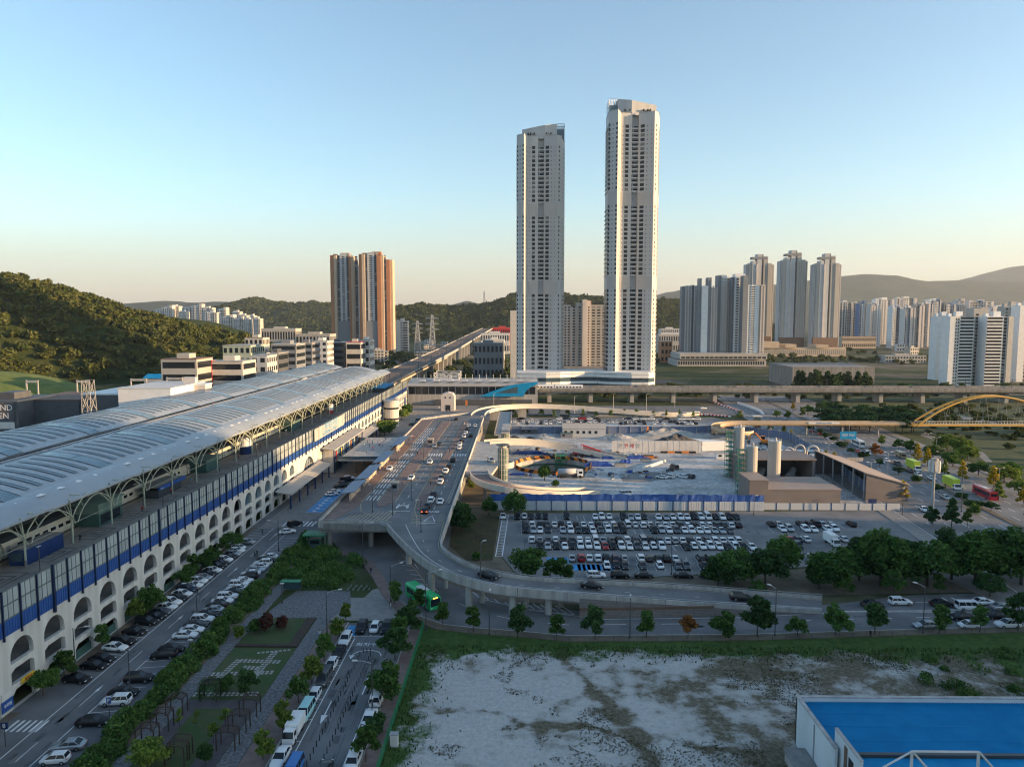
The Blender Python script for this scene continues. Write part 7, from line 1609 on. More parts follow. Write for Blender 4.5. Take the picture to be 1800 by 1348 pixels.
def lorry(label, x, y, rz, cab, boxm, L=6.5, W=2.1, H=2.9, z=0.05, name='lorry'):
    t = thing(name, label, 'truck', (x,y,z), rz); h = L/2
    MB().box(-h,h-1.75,-W/2,W/2,.75,H).build('cargo_box', boxm, t)
    m = MB(); m.sweep([(h-1.65,0,0),(h-.45,0,0)], [(-W*.45,.4),(W*.45,.4),(W*.45,1.3),(W*.40,2.05),(-W*.40,2.05),(-W*.45,1.3)]); m.add([(h-.45,-W*.45,.4),(h-.45,W*.45,.4),(h-.45,W*.45,1.3),(h-.45,-W*.45,1.3),(h,-W*.42,.4),(h,W*.42,.4),(h-.1,W*.42,1.2),(h-.1,-W*.42,1.2),(h-.45,-W*.40,2.05),(h-.45,W*.40,2.05)], [(4,5,6,7),(0,4,7,3),(1,2,6,5),(3,7,8),(2,9,6)]); m.build('cab', cab, t)
    MB().add([(h-.09,-W*.4,1.22),(h-.09,W*.4,1.22),(h-.43,W*.39,2.02),(h-.43,-W*.39,2.02)], [(0,1,2,3)]).build('windscreen', M['glass'], t)
    for s_ in (-1,1): MB().box(h-1.4,h-.6,s_*W*.43-.03,s_*W*.43+.06*s_,1.25,1.9).build('side_window', M['glass'], t)
    wm = MB(); wm.tube((0,-.13,0),(0,.13,0),.36,n=12); wm = wm.mesh('wheel', M['tyre'])
    for xx in (-h*.55,h-.95):
        for s_ in (-1,1): obj('wheel', wm, t, (xx,s_*(W/2-.2),.36))
    MB().box(-h,h-1.6,-.4,.4,.45,.75).build('chassis', M['steel_dk'], t)
    for s_ in (-1,1): MB().box(h-.04,h+.02,s_*W*.32-.14,s_*W*.32+.14,.6,.78).build('headlight', M['headlamp'], t)
lorry('white box van parked on the left kerb of the bollard street', -32.9, 102.4, -math.pi/2, M['white'], M['white'], 5.6, 1.85, 2.35)
x, y = G(1462,957); lorry('white box van parked in the big car park', x, y, -math.pi/2+.05, M['white'], M['white'], 6.2, 2.0, 2.9)
x, y = G(1673,857); lorry('nearer lime green box lorry on the avenue', x, y, AVA+math.pi, M['white'], M['lime'], 9.5, 2.5, 3.7)
x, y = G(1606,825); lorry('farther lime green box lorry on the avenue', x, y, AVA+math.pi, M['white'], M['lime'], 9.5, 2.5, 3.7)
x, y = G(1583,804); lorry('tan lorry ahead of the lime green lorries', x, y, AVA+math.pi, CP['t'], CP['t'], 7.5, 2.3, 2.6)
x, y = G(1262,764); lorry('dark dump truck beside the white container cabin on the site', x, y, .1, M['blue_dk'], M['dkgrey'], 8, 2.4, 2.9)
# ================================================================== trees and shrubs
rngT = np.random.default_rng(12)
M['lf_dark'] = leafmat('leaf_dark', (0.025,0.062,0.025), (0.091,0.156,0.051), .2, .5)
M['lf_mid'] = leafmat('leaf_mid', (0.037,0.093,0.025), (0.139,0.225,0.06), .22, .5)
M['lf_light'] = leafmat('leaf_light', (0.069,0.13,0.025), (0.236,0.29,0.064), .2, .5)
M['lf_yellow'] = leafmat('leaf_yellow', (0.197,0.16,0.019), (0.461,0.358,0.038), .2, .5)
M['lf_rust'] = leafmat('leaf_rust', (0.144,0.057,0.025), (0.341,0.16,0.043), .15, .5)
M['lf_red'] = leafmat('leaf_red', (0.072,0.037,0.033), (0.16,0.068,0.051), .2, .5)
M['lf_pine'] = leafmat('leaf_pine', (0.018,0.053,0.025), (0.07,0.127,0.046), .2, .5, .15)
def crown_mesh(kind, seed, nl, size, mat_):
    g_ = np.random.default_rng(seed); bl = []
    if kind == 'round':      # unit tree, height 1, crown radius ~.36
        for j in range(18):
            a = g_.random()*6.28; r = .27*math.sqrt(g_.random()); z = .32+.58*g_.random(); k = max(.2,1.2-1.35*(z-.32)); bl.append((r*math.cos(a)*k*1.1, r*math.sin(a)*k*1.1, z, .13*(.5+.6*k), .13*(.5+.6*k), .10))
    elif kind == 'wide':
        for j in range(22):
            a = g_.random()*6.28; r = .40*math.sqrt(g_.random()); z = .30+.55*g_.random()*(1-.5*r/.4); bl.append((r*math.cos(a), r*math.sin(a), z, .17*(.7+.6*g_.random()), .17*(.7+.6*g_.random()), .12))
    elif kind == 'cone':
        for j in range(16):
            z = .25+.7*j/15; r = .20*(1-(z-.25)/.78)+.02; a = j*2.4; bl.append((r*.8*math.cos(a), r*.8*math.sin(a), z, .10*(1.15-z)+.03, .10*(1.15-z)+.03, .06))
    elif kind == 'sparse':
        for j in range(9):
            z = .40+.5*g_.random(); a = j*2.4; r = .2*g_.random()*(1.1-z)*2; bl.append((r*math.cos(a), r*math.sin(a), z, .10, .10, .11))
    elif kind == 'pine':
        for j in range(16):
            a = g_.random()*6.28; r = .34*math.sqrt(g_.random()); z = .40+.5*g_.random(); bl.append((r*math.cos(a), r*math.sin(a), z, .17, .17, .08))
    elif kind == 'willow':
        for j in range(20):
            a = j*2.4; r = .30*math.sqrt(g_.random()); bl.append((r*math.cos(a), r*math.sin(a), .5+.3*(1-r/.3), .12, .12, .26))
    elif kind == 'shrub':
        for j in range(9):
            a = g_.random()*6.28; r = .3*math.sqrt(g_.random()); bl.append((r*math.cos(a), r*math.sin(a), .35+.3*g_.random(), .22, .22, .28))
    P = blob_points(bl, nl, g_, .4); P[:,2] = np.maximum(P[:,2], .03); V, Fq = leaf_quads(P, size, g_, .2); return npmesh('crown', V, Fq, mat_)
def trunk_mesh(kind, seed):
    g_ = random.Random(seed); m = MB(); h = {'pine':.62,'wide':.42,'shrub':.25}.get(kind,.55); r = {'wide':.026,'pine':.02,'willow':.03}.get(kind,.016)
    m.tube((0,0,-.01),(g_.uniform(-.02,.02),g_.uniform(-.02,.02),h),r,r*.6,7)
    for k in range(7):
        a = k*2.4; z = h*(.55+.06*k); m.tube((0,0,z),(.2*math.cos(a),.2*math.sin(a),z+.2),r*.5,r*.15,5)
    if kind not in ('shrub','pine'): m.tube((0,0,h),(0,0,h+.3),r*.6,r*.15,5)
    return m.mesh('trunk', M['bark'])
TM = {}
def tree_kind(key, kind, mk_, nl, size, variants=3):
    TM[key] = [(crown_mesh(kind, 100+i*7+sum(map(ord,key)), nl, size, M[mk_]), trunk_mesh(kind, i)) for i in range(variants)]
tree_kind('street','round','lf_mid',1500,.042); tree_kind('streetdark','round','lf_dark',1800,.042); tree_kind('light','round','lf_light',1300,.045); tree_kind('wide','wide','lf_mid',3600,.034); tree_kind('widedark','wide','lf_dark',4200,.034)
tree_kind('ginkgo','cone','lf_yellow',500,.05); tree_kind('ginkgog','cone','lf_light',600,.05); tree_kind('sparse','sparse','lf_light',380,.045); tree_kind('rust','round','lf_rust',900,.045); tree_kind('pine','pine','lf_pine',2300,.04); tree_kind('willow','willow','lf_mid',3600,.034)
tree_kind('shrub','shrub','lf_mid',700,.08); tree_kind('shrubdark','shrub','lf_dark',900,.08); tree_kind('shrubred','shrub','lf_red',700,.08); tree_kind('conifer','cone','lf_dark',900,.05); tree_kind('shrublight','shrub','lf_light',600,.08); tree_kind('lit','wide','lf_light',2400,.038)
rt = random.Random(9)
def tree(x, y, h, key, label, group=None, z=0.0, name='tree', wide=1.0):
    wide *= rt.uniform(.85,1.2); c, k = rt.choice(TM[key]); t = thing(name, label, 'shrub' if name == 'shrub' else 'tree', (x,y,z), rt.random()*6.28, group, (h*wide,h*wide,h)); obj('trunk', k, t); obj('crown', c, t); return t
def tpx(px, py, h, key, label, group=None, **kw): x, y = G(px,py); return tree(x, y, h, key, label, group, **kw)
gs = 'street trees along the lower road'
for i, (px, py, h, key) in enumerate([(693,1062,5.4,'street'),(738,1075,5.2,'street'),(778,1099,5.0,'street'),(832,1111,5.4,'street'),(910,1120,6.4,'streetdark'),(979,1124,5.2,'street'),(1046,1125,7.0,'streetdark'),(1136,1122,5.8,'street'),(1209,1122,4.8,'rust'),(1275,1121,6.2,'street'),(1331,1120,8.4,'streetdark'),(1402,1119,4.6,'street'),(1469,1117,7.2,'street'),(1538,1116,6.6,'streetdark'),(1651,1114,6.2,'street'),(1722,1112,5.8,'street'),(1789,1110,8.4,'streetdark')]):
    tpx(px, py, h, key, f'{nth(i)} tree from the left along the lower road'+(', turning rust brown' if key == 'rust' else ''), gs, wide=1.05)
for i, (px, py, h, key) in enumerate([(462,1334,4.2,'light'),(497,1288,5.0,'light'),(525,1236,5.4,'street'),(548,1202,5.2,'light'),(570,1162,5.4,'street'),(594,1124,4.6,'light'),(608,1093,4.2,'light')]): tpx(px, py, h, key, f'{nth(i)} young tree from the near end on the left side of the bollard street', 'trees left of the bollard street')
for i, (px, py, h, key) in enumerate([(643,1340,5.4,'street'),(682,1228,7.2,'street'),(694,1160,6.4,'streetdark'),(703,1135,6.0,'street'),(714,1112,5.6,'streetdark'),(728,1092,4.8,'street'),(664,1290,3.6,'shrubdark')]): tpx(px, py, h, key, f'{nth(i)} tree of the leafy row right of the bollard street', 'trees right of the bollard street', wide=1.15)
for i, (y, h, key) in enumerate([(113.0,5.6,'wide'),(118.2,5.2,'street'),(129.2,5.0,'street'),(140.5,5.2,'light'),(144.2,6.4,'wide'),(147.5,6.0,'street'),(160.5,5.6,'wide'),(165.5,6.0,'street'),(171,5.8,'wide'),(176,5.0,'street'),(182,4.8,'street'),(188,5.2,'wide')]): tree(-76.6, y, h, key, f'{nth(i)} small tree from the near end against the arcade wall', 'small trees against the arcade wall')
for px, py, h, key, lab in [(401,1216,3.6,'street','round olive tree beside the vine covered pergola'),(434,1224,4.6,'streetdark','dark green lollipop tree on the lawn by the pergolas'),(397,1278,3.2,'sparse','thin young tree right of the garden centre'),(316,1277,3.0,'sparse','leftmost thin sapling in the pergola garden'),(346,1280,2.8,'sparse','middle thin sapling in the pergola garden'),(375,1305,3.6,'sparse','yellowing feathery sapling in the pergola garden'),(362,1345,3.4,'streetdark','dark dense tree at the bottom of the garden'),(262,1346,5.6,'lit','large yellow green tree at the bottom left of the garden'),(421,1122,3.0,'shrublight','grey green bush beside the park path'),(466,1110,4.2,'shrubred','large dark red bush on the upper lawn'),(496,1105,2.8,'shrubred','smaller dark red bush on the upper lawn'),(448,1112,3.0,'shrub','green bush beside the dark red bushes')]: tpx(px, py, h, key, lab, name='shrub' if 'shrub' in key else 'tree')
for px, py, h, key, lab in [(905,912,9.0,'willow','big willow like tree in front of the white hoarding'),(812,935,10.5,'widedark','dense dark tree leaning against the drop-off deck'),(795,915,8.0,'widedark','dark tree close to the deck parapet'),(858,905,6.6,'wide','rounded green tree left of the willow'),(930,1018,9.5,'wide','spreading tree between the ramp and the car park'),(968,1020,5.5,'street','small tree right of the spreading tree by the ramp'),(985,1022,6.0,'street','slim tree standing by the blue bays'),(1000,1024,4.5,'street','low tree at the foot of the car park blue bays'),(838,985,2.6,'shrub','low bush on the dry grass beside the ramp')]: tpx(px, py, h, key, lab)
big = [(1262,1030,7.5),(1290,1022,9.5),(1345,1030,10.5),(1375,1012,11.5),(1440,1035,8.0),(1468,1030,10.5),(1510,1020,13.0),(1548,1030,13.5),(1590,1018,14.0),(1630,1030,14.0),(1672,1018,13.5),(1715,1028,15.0),(1752,1018,15.5),(1795,1028,16.0),(1840,1020,15.5),(1485,1045,6.0),(1570,1046,6.5),(1650,1046,6.0),(1740,1048,7.5),(1330,1048,5.0)]
for i, (px, py, h) in enumerate(big): tpx(px, py, h*rt.uniform(.85,1.12), ('widedark','wide','widedark','willow')[i%4] if h > 7 else 'street', f'{nth(i)} dark tree of the grove between car park and lower road', 'dark grove by the car park', wide=1.05)
for i, (px, py, h, key) in enumerate([(1451,812,5,'ginkgo'),(1466,816,5.4,'ginkgo'),(1478,822,4.5,'ginkgog'),(1506,836,5,'ginkgo'),(1526,848,6,'ginkgog'),(1543,858,5.5,'ginkgog'),(1586,880,6.8,'ginkgo'),(1390,772,5,'ginkgo'),(1378,764,5.5,'ginkgog'),(1354,757,5,'ginkgog')]): tpx(px, py, h, key, f'{nth(i)} small ginkgo on the near kerb of the avenue', 'ginkgos on the near kerb', wide=1.3)
for i, (px, py) in enumerate([(1453,770),(1466,778),(1494,799),(1519,806),(1546,820),(1579,834),(1612,847),(1650,866),(1691,882),(1711,893),(1742,899),(1425,757),(1480,787),(1440,764)]): tpx(px, py, 3.4, 'pine' if i % 3 else 'shrubdark', f'{nth(i)} clipped pine on the avenue median', 'clipped pines on the median', wide=1.5)
for i, (px, py, h, key) in enumerate([(1612,812,8,'ginkgo'),(1630,820,8,'ginkgo'),(1687,800,11,'lit'),(1665,792,10,'lit'),(1700,810,9,'lit'),(1675,820,8,'wide'),(1691,848,8.5,'ginkgo'),(1745,862,9,'ginkgo'),(1765,850,9,'lit'),(1790,870,8,'lit'),(1780,842,8,'wide'),(1538,806,7,'rust'),(1660,838,7,'ginkgog'),(1600,795,7,'wide'),(1580,790,6,'street'),(1550,785,6,'light'),(1640,805,7,'wide'),(1720,835,7,'wide'),(1755,880,7,'ginkgog'),(1798,890,7,'ginkgo'),(1715,905,4,'shrub'),(1672,928,9,'conifer'),(1638,925,6,'streetdark'),(1700,928,6,'light')]): tpx(px, py, h, key, f'{nth(i)} tree of the autumn coloured planting beyond the avenue', 'trees beyond the avenue')
for i in range(34):
    px = 1450+i*4.8+rt.uniform(-4,4); py = 752+rt.uniform(-14,16)-(8 if i < 8 else 0); tpx(px, py, rt.uniform(8,12), 'pine', f'{nth(i)} tall pine of the stand beside the footbridge', 'pines beside the footbridge', wide=1.15)
for i, (px, py, h, key) in enumerate([(1394,722,6,'ginkgo'),(1365,734,6,'lit'),(1300,738,6,'light'),(1385,738,6,'light'),(1410,735,7,'light'),(1420,728,7,'wide'),(1440,726,8,'pine'),(1450,722,8,'wide')]): tpx(px, py, h, key, f'{nth(i)} tree by the avenue end near the viaduct', 'trees near the viaduct')
for i in range(14): px = 905+i*24+rt.uniform(-5,5); tpx(px, 733+rt.uniform(-2,1), rt.uniform(4.0,5.4), rt.choice(['light','ginkgog','street']), f'{nth(i)} small tree in the row behind the strip car park', 'row of small trees behind the strip car park')
for px, py, h, key, lab in [(684,762,11,'lit','big sunlit tree against the far station front'),(676,766,9,'wide','darker tree beside the big sunlit station tree'),(706,738,9,'lit','sunlit tree behind the stair turret'),(716,730,9,'wide','green tree at the corner of the two stations'),(878,728,8,'lit','left tree in front of the blue swoosh'),(893,730,8.5,'lit','middle tree in front of the blue swoosh'),(903,727,7.5,'light','right tree in front of the blue swoosh'),(926,722,7,'wide','dark tree right of the blue swoosh'),(957,845,6.5,'willow','sunlit willow in front of the shaft'),(828,862,4,'light','yellow green bush under the spiral ramp'),(925,866,3,'shrublight','low bush beside the lower spiral ramp'),(976,856,3,'shrub','green bush at the foot of the spiral ramp'),(950,778,2.4,'shrublight','weedy bush beside the upper spiral arm')]: tpx(px, py, h, key, lab)
# hedge and thicket
g_ = np.random.default_rng(31)
def leafmass(name, label, pts, size, mk_, cat='hedge'):
    V, Fq = leaf_quads(pts, size, g_, .2); return obj(name, npmesh(name, V, Fq, M[mk_]), None, label=label, cat=cat, kind='stuff' if cat == 'bushes' else None)
n = 36000; y = g_.uniform(58,196,n); cx = -57.8+.5*np.sin(y*.35)+.4*np.sin(y*.9); hw_ = 2.2+.5*np.sin(y*.21+1)+.4*np.sin(y*1.3); a = g_.uniform(0,math.pi,n); r = g_.random(n)**.35; hh = 2.1+.7*np.sin(y*.5)+.5*np.sin(y*1.7)
leafmass('hedge', 'long thick green hedge between the car rows and the park path', np.stack([cx+np.cos(a)*r*hw_, y, .1+np.sin(a)*r*hh], 1), .24, 'lf_mid')
P = []
for k in range(46):
    u, v = g_.random(), g_.random(); x = lerp(-56,-39.5,u); yv = lerp(159,188-9*u,v); rr_ = g_.uniform(1.2,2.6); m_ = 480; d = g_.normal(size=(m_,3)); d /= np.linalg.norm(d,axis=1)[:,None]; q = np.array([x,yv,.6])+d*np.array([rr_,rr_,rr_*.85])*g_.random((m_,1))**.4; P.append(q[q[:,2] > .05])
leafmass('thicket', 'overgrown dark green thicket beside the curved footway', np.concatenate(P), .22, 'lf_mid', 'bushes')
P = []
for k in range(40):
    x = g_.uniform(66,100); yv = g_.uniform(105,132); rr_ = g_.uniform(.8,1.8); m_ = 260; d = g_.normal(size=(m_,3)); d /= np.linalg.norm(d,axis=1)[:,None]; q = np.array([x,yv,.2])+d*np.array([rr_,rr_,rr_*.7])*g_.random((m_,1))**.4; P.append(q[q[:,2] > .02])
leafmass('brambles', 'green brambles at the right edge of the gravel field', np.concatenate(P), .18, 'lf_mid', 'bushes')
# far woods that read as one mass
def scatter(polys, n, smin, smax, seed):
    q = np.random.default_rng(seed); out = []
    for (x0,x1,y0,y1,k) in polys:
        xs = q.uniform(x0,x1,k); ys = q.uniform(y0,y1,k); out.append(np.stack([xs,ys,np.zeros(k)-.3,q.uniform(smin,smax,k)],1))
    return np.concatenate(out)
def pxrect(px0, py0, px1, py1, k):
    a = G(px0,py1); b = G(px1,py0); return (min(a[0],b[0]),max(a[0],b[0]),min(a[1],b[1]),max(a[1],b[1]),k)
wood('plain_wood', scatter([(-330,-135,900,1250,130),(-150,-20,700,1000,55),(-60,40,640,900,45),(-30,15,560,640,24),(150,700,960,1150,170),(250,640,1250,1700,160),(-700,-420,1200,2000,120),(-150,130,1500,2000,110)],0,4,7,1), M['leaf_hill2'], rngT, 70, .3, 'scattered woods on the plain beyond the railway')
wood('stream_bushes', scatter([(245,460,280,500,420),(215,330,250,420,90)],0,1.4,3.4,2), M['leaf_hill2'], rngT, 90, .28, 'low bushes covering the stream bank at right')
wood('railway_bushes', scatter([(60,420,540,640,110),(420,700,540,640,80),(-200,-150,150,330,60),(-330,-200,170,300,60),(-190,-128,560,900,60)],0,2.5,5,3), M['leaf_hill2'], rngT, 90, .28, 'bushes and small trees growing along the railway')
for i in range(16): tree(lerp(232,290,i/15)+rt.uniform(-1,1), 600+rt.uniform(-6,6), rt.uniform(13,19), 'conifer', f'{nth(i)} dark conifer before the low concrete building', 'dark conifers before the concrete building', wide=1.2)
for i in range(22): tree(rt.uniform(300,560), rt.uniform(560,640), rt.uniform(8,14), rt.choice(['wide','widedark']), f'{nth(i)} tree near the foot of the white balcony flats', 'trees near the balcony flats')
# ================================================================== other buildings
def low_building(label, px0, px1, pytop, Y, depth, wall, floors, style='w2', roof=None, trim=None, name='office_building', rot=0.0, sidem=None):
    x0 = AT(px0,600,Y)[0]; x1 = AT(px1,600,Y)[0]; W = x1-x0; h = max(3,AT(px0,pytop,Y)[1]); t = thing(name, label, 'building', ((x0+x1)/2,Y,0), rot)
    MB().box(-W/2,W/2,0,depth,0,h).build('wall', M[wall], t); MB().box(-W/2-.2,W/2+.2,-.2,depth+.2,h,h+.5).build('roof', M[roof or 'concrete'], t)
    if R.random() < .7: MB().box(-W*.2,W*.15,depth*.3,depth*.7,h+.5,h+3.2).build('stair_head', M[wall], t)
    fh = h/floors; k = 0
    for side in (0,1):
        p0, p1 = ((-W/2,0),(W/2,0)) if side == 0 else ((W/2,0),(W/2,depth)); n_ = max(1,int(math.dist(p0,p1)/(4 if style == 'w2' else 60)))
        for f in range(floors):
            z = f*fh+fh*.3
            if style == 'none': continue
            if style == 'band': m = MB(); face_windows(m, p0, p1, .05, .95, z, z+fh*.5, .08); m.build('window_band', M['glass'], t)
            else:
                m = MB()
                for q in range(n_): face_windows(m, p0, p1, (q+.2)/n_, (q+.75)/n_, z, z+fh*.5, .08)
                m.build('window_row', M['glass'], t, kind='stuff')
    if trim:
        m = MB(); m.box(-W/2-.3,-W/2+W*.1,-.4,depth*.2,0,h+.8); m.build('trim', M[trim], t)
    return t
lb = [('white office with round logo and dark window bands behind the station roof',281,344,632,420,22,'warmgrey',5,'band','brownroof',None),
('cream and red cornered office behind the station roof',365,425,636,440,22,'cream',5,'band','concrete','red'),
('pale mint factory block at the foot of the hill',391,440,608,560,30,'mint',5,'w2','concrete',None),
('grey office with balconies left of the dark glass office',440,468,626,470,20,'bluegrey',6,'w2','concrete',None),
('dark glass office behind the left vault',468,488,622,500,22,'dkgrey',6,'band','concrete','offwhite'),
('cream topped dark office farther back',476,520,606,560,24,'bluegrey_dk',7,'band','cream',None),
('brown framed dark office beside the crowded lot',521,548,604,620,24,'bluegrey_dk',7,'band','terra2','terra2'),
('white office tower with column left of the orange trimmed office',546,575,600,680,24,'offwhite',7,'w2','concrete',None),
('black glazed office left of the orange trimmed office',574,606,602,720,24,'dkgrey',6,'band','offwhite','offwhite'),
('small office with orange red cornice',608,634,602,700,22,'cream',4,'band','red',None),
('grey stair office at the foot of the orange towers',632,650,598,720,22,'offwhite',5,'w2','concrete',None),
('low shed with pale roof far left of the orange towers',460,520,578,1100,30,'warmgrey',2,'w2','offwhite',None),
('long pale workshop beyond the low offices',520,580,588,900,30,'concrete',3,'w2','terra2',None),
('small cream house group behind the offices',430,462,594,760,20,'cream',4,'w2','brownroof',None),
('pale flat roofed school beyond the hill foot',345,392,640,620,16,'offwhite',3,'w2','concrete',None),
('dark blue roofed restaurant right of the viaduct',833,884,604,720,24,'bluegrey_dk',3,'w2','bluegrey_dk',None),
('white box shop behind the dark restaurant',853,886,598,800,24,'cream',2,'w2','white',None),
('red roofed market far right of the tunnel',866,900,576,1500,40,'red',2,'w2','terra',None),
('pale warehouse below the red roofed market',845,895,586,1250,30,'offwhite',2,'w2','concrete',None),
('low concrete gallery building beyond the cross viaduct',1395,1540,646,640,60,'concrete_dk',2,'none','concrete_dk',None),
('pale museum block in the park beyond the viaduct',1558,1630,626,1000,24,'concrete',2,'w2','concrete',None),
('terracotta low building under the far estate',1480,1540,592,1500,30,'terra2',2,'w2','terra',None),
('small white houses right of the taller skyscraper',1162,1196,578,1500,30,'offwhite',4,'w2','concrete',None),
('orange brick house right of the taller skyscraper',1162,1182,600,1000,20,'terra',3,'w2','concrete',None),
('pale workshop row right of the taller skyscraper',1158,1200,588,1300,24,'warmgrey',2,'w2','offwhite',None)]
for a in lb: low_building(*a)
rb = random.Random(3)
for i in range(34):
    px = rb.uniform(455,585) if i < 12 else rb.uniform(700,880) if i < 20 else rb.uniform(1158,1196) if i < 24 else rb.uniform(1480,1640); Y = rb.uniform(1250,2000) if i < 12 else rb.uniform(1100,1900); w_ = rb.uniform(14,30)
    low_building(f'{nth(i)} small far building scattered on the plain', px, px+w_*F/Y, AT(0,0,Y)[1]*0+HOR+(HC-rb.uniform(5,14))*F/Y, Y, rb.uniform(10,18), rb.choice(['offwhite','concrete','cream','warmgrey','terra2','bluegrey']), 2, 'w2', rb.choice(['concrete','brownroof','facadeblue','offwhite','terra']), None, 'far_building', rb.uniform(-.3,.3))
rb = random.Random(8)
for i in range(38):
    Y = 430+i*16+rb.uniform(-20,20); px = lerp(410,650,(i/37)**.8)+rb.uniform(-45,20); w_ = rb.uniform(12,24); hgt = rb.uniform(9,24)
    low_building(f'{nth(i)} town building counted back along the street behind the station', px, px+w_*F/Y, HOR+(HC-hgt)*F/(Y-CAMY), Y, rb.uniform(10,18), rb.choice(['offwhite','concrete','cream','warmgrey','dkgrey','bluegrey','bluegrey_dk','terra2']), max(2,int(hgt/3.4)), rb.choice(['w2','w2','band']), rb.choice(['concrete','concrete_dk','grey','offwhite']), rb.choice([None,None,'terra2','cream']), 'town_building', rb.uniform(-.12,.12))
# blue-roofed school on the hill foot
x, Y = AT(290,640,560)[0], 560
t = thing('school_hall', 'blue roofed long hall at the foot of the wooded hill', 'building', (x,Y,6)); MB().box(-17,18,0,14,0,8).build('wall', M['bluegrey'], t); m = MB(); m.sweep([(-18,7,8),(19,7,8)], [(-8,0),(8,0),(0,3)]); m.build('roof', M['blue_sky'], t)
for q in range(8): MB().box(-16+q*4.2,-13.4+q*4.2,-.1,.1,2,5).build('window', M['glass'], t)
# warehouses left of the station
def warehouse(label, px0, px1, pytop, Y, depth, wall, roof, rot=0.0): return low_building(label, px0, px1, pytop, Y, depth, wall, 1, 'none', roof, None, 'warehouse', rot)
t = warehouse('black warehouse with reddish roof left of the station', 25, 132, 704, 300, 34, 'dkgrey', 'brownroof')
t2 = warehouse('black warehouse with the grand opening banner at the left edge', -60, 24, 707, 290, 26, 'dkgrey', 'dkgrey')
bx_ = AT(8,720,290)[0]-t2.location.x; MB().box(bx_-9,bx_+4,-.3,-.1,15.5,26.5).build('banner', M['dkgrey'], t2)
lettering('GRAND', 3.4, M['white'], (bx_-2.5,-.34,24.2), (math.pi/2,0,0), t2); lettering('OPEN', 3.4, M['white'], (bx_-2.5,-.34,20.8), (math.pi/2,0,0), t2); MB().box(bx_-9,bx_+4,-.36,-.3,15.6,18.4).build('banner_foot', M['offwhite'], t2)
t3 = warehouse('white clad retail hall with glossy side panels left of the station', 203, 296, 684, 280, 30, 'white', 'offwhite')
for q in range(7):
    W2 = (296-203)/F*280/2; MB().box(W2+.02,W2+.12,q*4.2+.3,q*4.2+4.3,2,14).build('side_panel', M['offwhite'], t3)
warehouse('black wing of the white retail hall', 138, 203, 694, 285, 30, 'dkgrey', 'white')
t4 = warehouse('pink and white banner wall of the retail hall beside the station roof', 297, 358, 677, 300, 6, 'pinkwhite', 'white'); MB().box(-7,-1.5,-.3,-.05,22,28.4).build('banner', M['terra'], t4); lettering('GRAND', 1.6, M['white'], (-4.2,-.34,26.8), (math.pi/2,0,0), t4); lettering('OPEN', 1.6, M['white'], (-4.2,-.34,24.6), (math.pi/2,0,0), t4)
sheet('west_street', [(-420,235),(-155,225),(-150,640),(-215,640),(-230,400),(-420,330)], 0.0, M['asphalt'])
# lattice mast and pylons
def lattice(name, label, cat, x, y, h, w0, w1, mk_='steel', arms=0, z=0, r=.1):
    t = thing(name, label, cat, (x,y,z)); m = MB(); nz = 8
    for sx in (-1,1):
        for sy in (-1,1): m.tube((sx*w0,sy*w0,0),(sx*w1,sy*w1,h),r,n=4)
    for k in range(nz):
        za, zb_ = h*k/nz, h*(k+1)/nz; wa, wb_ = lerp(w0,w1,k/nz), lerp(w0,w1,(k+1)/nz)
        for s_ in (-1,1):
            m.tube((-wa,s_*wa,za),(wb_,s_*wb_,zb_),r*.6,n=4); m.tube((wa,s_*wa,za),(-wb_,s_*wb_,zb_),r*.6,n=4); m.tube((s_*wa,-wa,za),(s_*wb_,wb_,zb_),r*.6,n=4); m.tube((s_*wa,wa,za),(s_*wb_,-wb_,zb_),r*.6,n=4); m.tube((-wb_,s_*wb_,zb_),(wb_,s_*wb_,zb_),r*.6,n=4)
    m.build('lattice', M[mk_], t)
    for k in range(arms):
        z_ = h*(.62+.14*k); m = MB(); L_ = h*.17; m.tube((-L_,0,z_),(L_,0,z_),r*1.2,n=4); m.tube((-L_,0,z_),(0,0,z_+h*.04),r,n=4); m.tube((L_,0,z_),(0,0,z_+h*.04),r,n=4); m.build('cross_arm', M[mk_], t)
    return t
lattice('lattice_mast', 'square lattice signal mast rising beside the left vault roof', 'mast', AT(158,740,235)[0], 235, AT(158,668,235)[1], 2.2, 1.3, 'concrete', 0, 0, .12)
lattice('power_pylon', 'shorter power pylon between the orange towers and the viaduct', 'pylon', AT(734,600,1300)[0], 1300, AT(734,564,1300)[1], 6, 1.2, 'steel', 3, 0, .6)
lattice('power_pylon', 'taller power pylon left of the viaduct', 'pylon', AT(760,600,1250)[0], 1250, AT(760,553,1250)[1], 6, 1.2, 'steel', 3, 0, .6)
lattice('hill_mast', 'thin radio mast on the distant ridge', 'mast', AT(851,530,3000)[0], 3000, 78, 6, 2, 'steel', 0, AT(851,545,3000)[1], .9)
# far masts over the left railway
for i, (px0, px1, py0, py1, Y) in enumerate([(46,66,681,668,330),(135,156,680,668,330),(230,257,672,665,330),(293,320,672,663,330)]):
    x0, z1 = AT(px0,py1,Y); x1, _ = AT(px1,py1,Y); t = thing('gantry', f'{nth(i)} pale gantry from the left beyond the vault roofs', 'gantry', ((x0+x1)/2,Y,0), 0, 'gantries beyond the vault roofs'); hw_ = (x1-x0)/2
    for s_ in (-1,1): MB().box(s_*hw_-.25,s_*hw_+.25,-.25,.25,0,z1).build('post', M['concrete'], t)
    MB().box(-hw_,hw_,-.3,.3,z1-1.2,z1-.2).build('beam', M['concrete'], t)
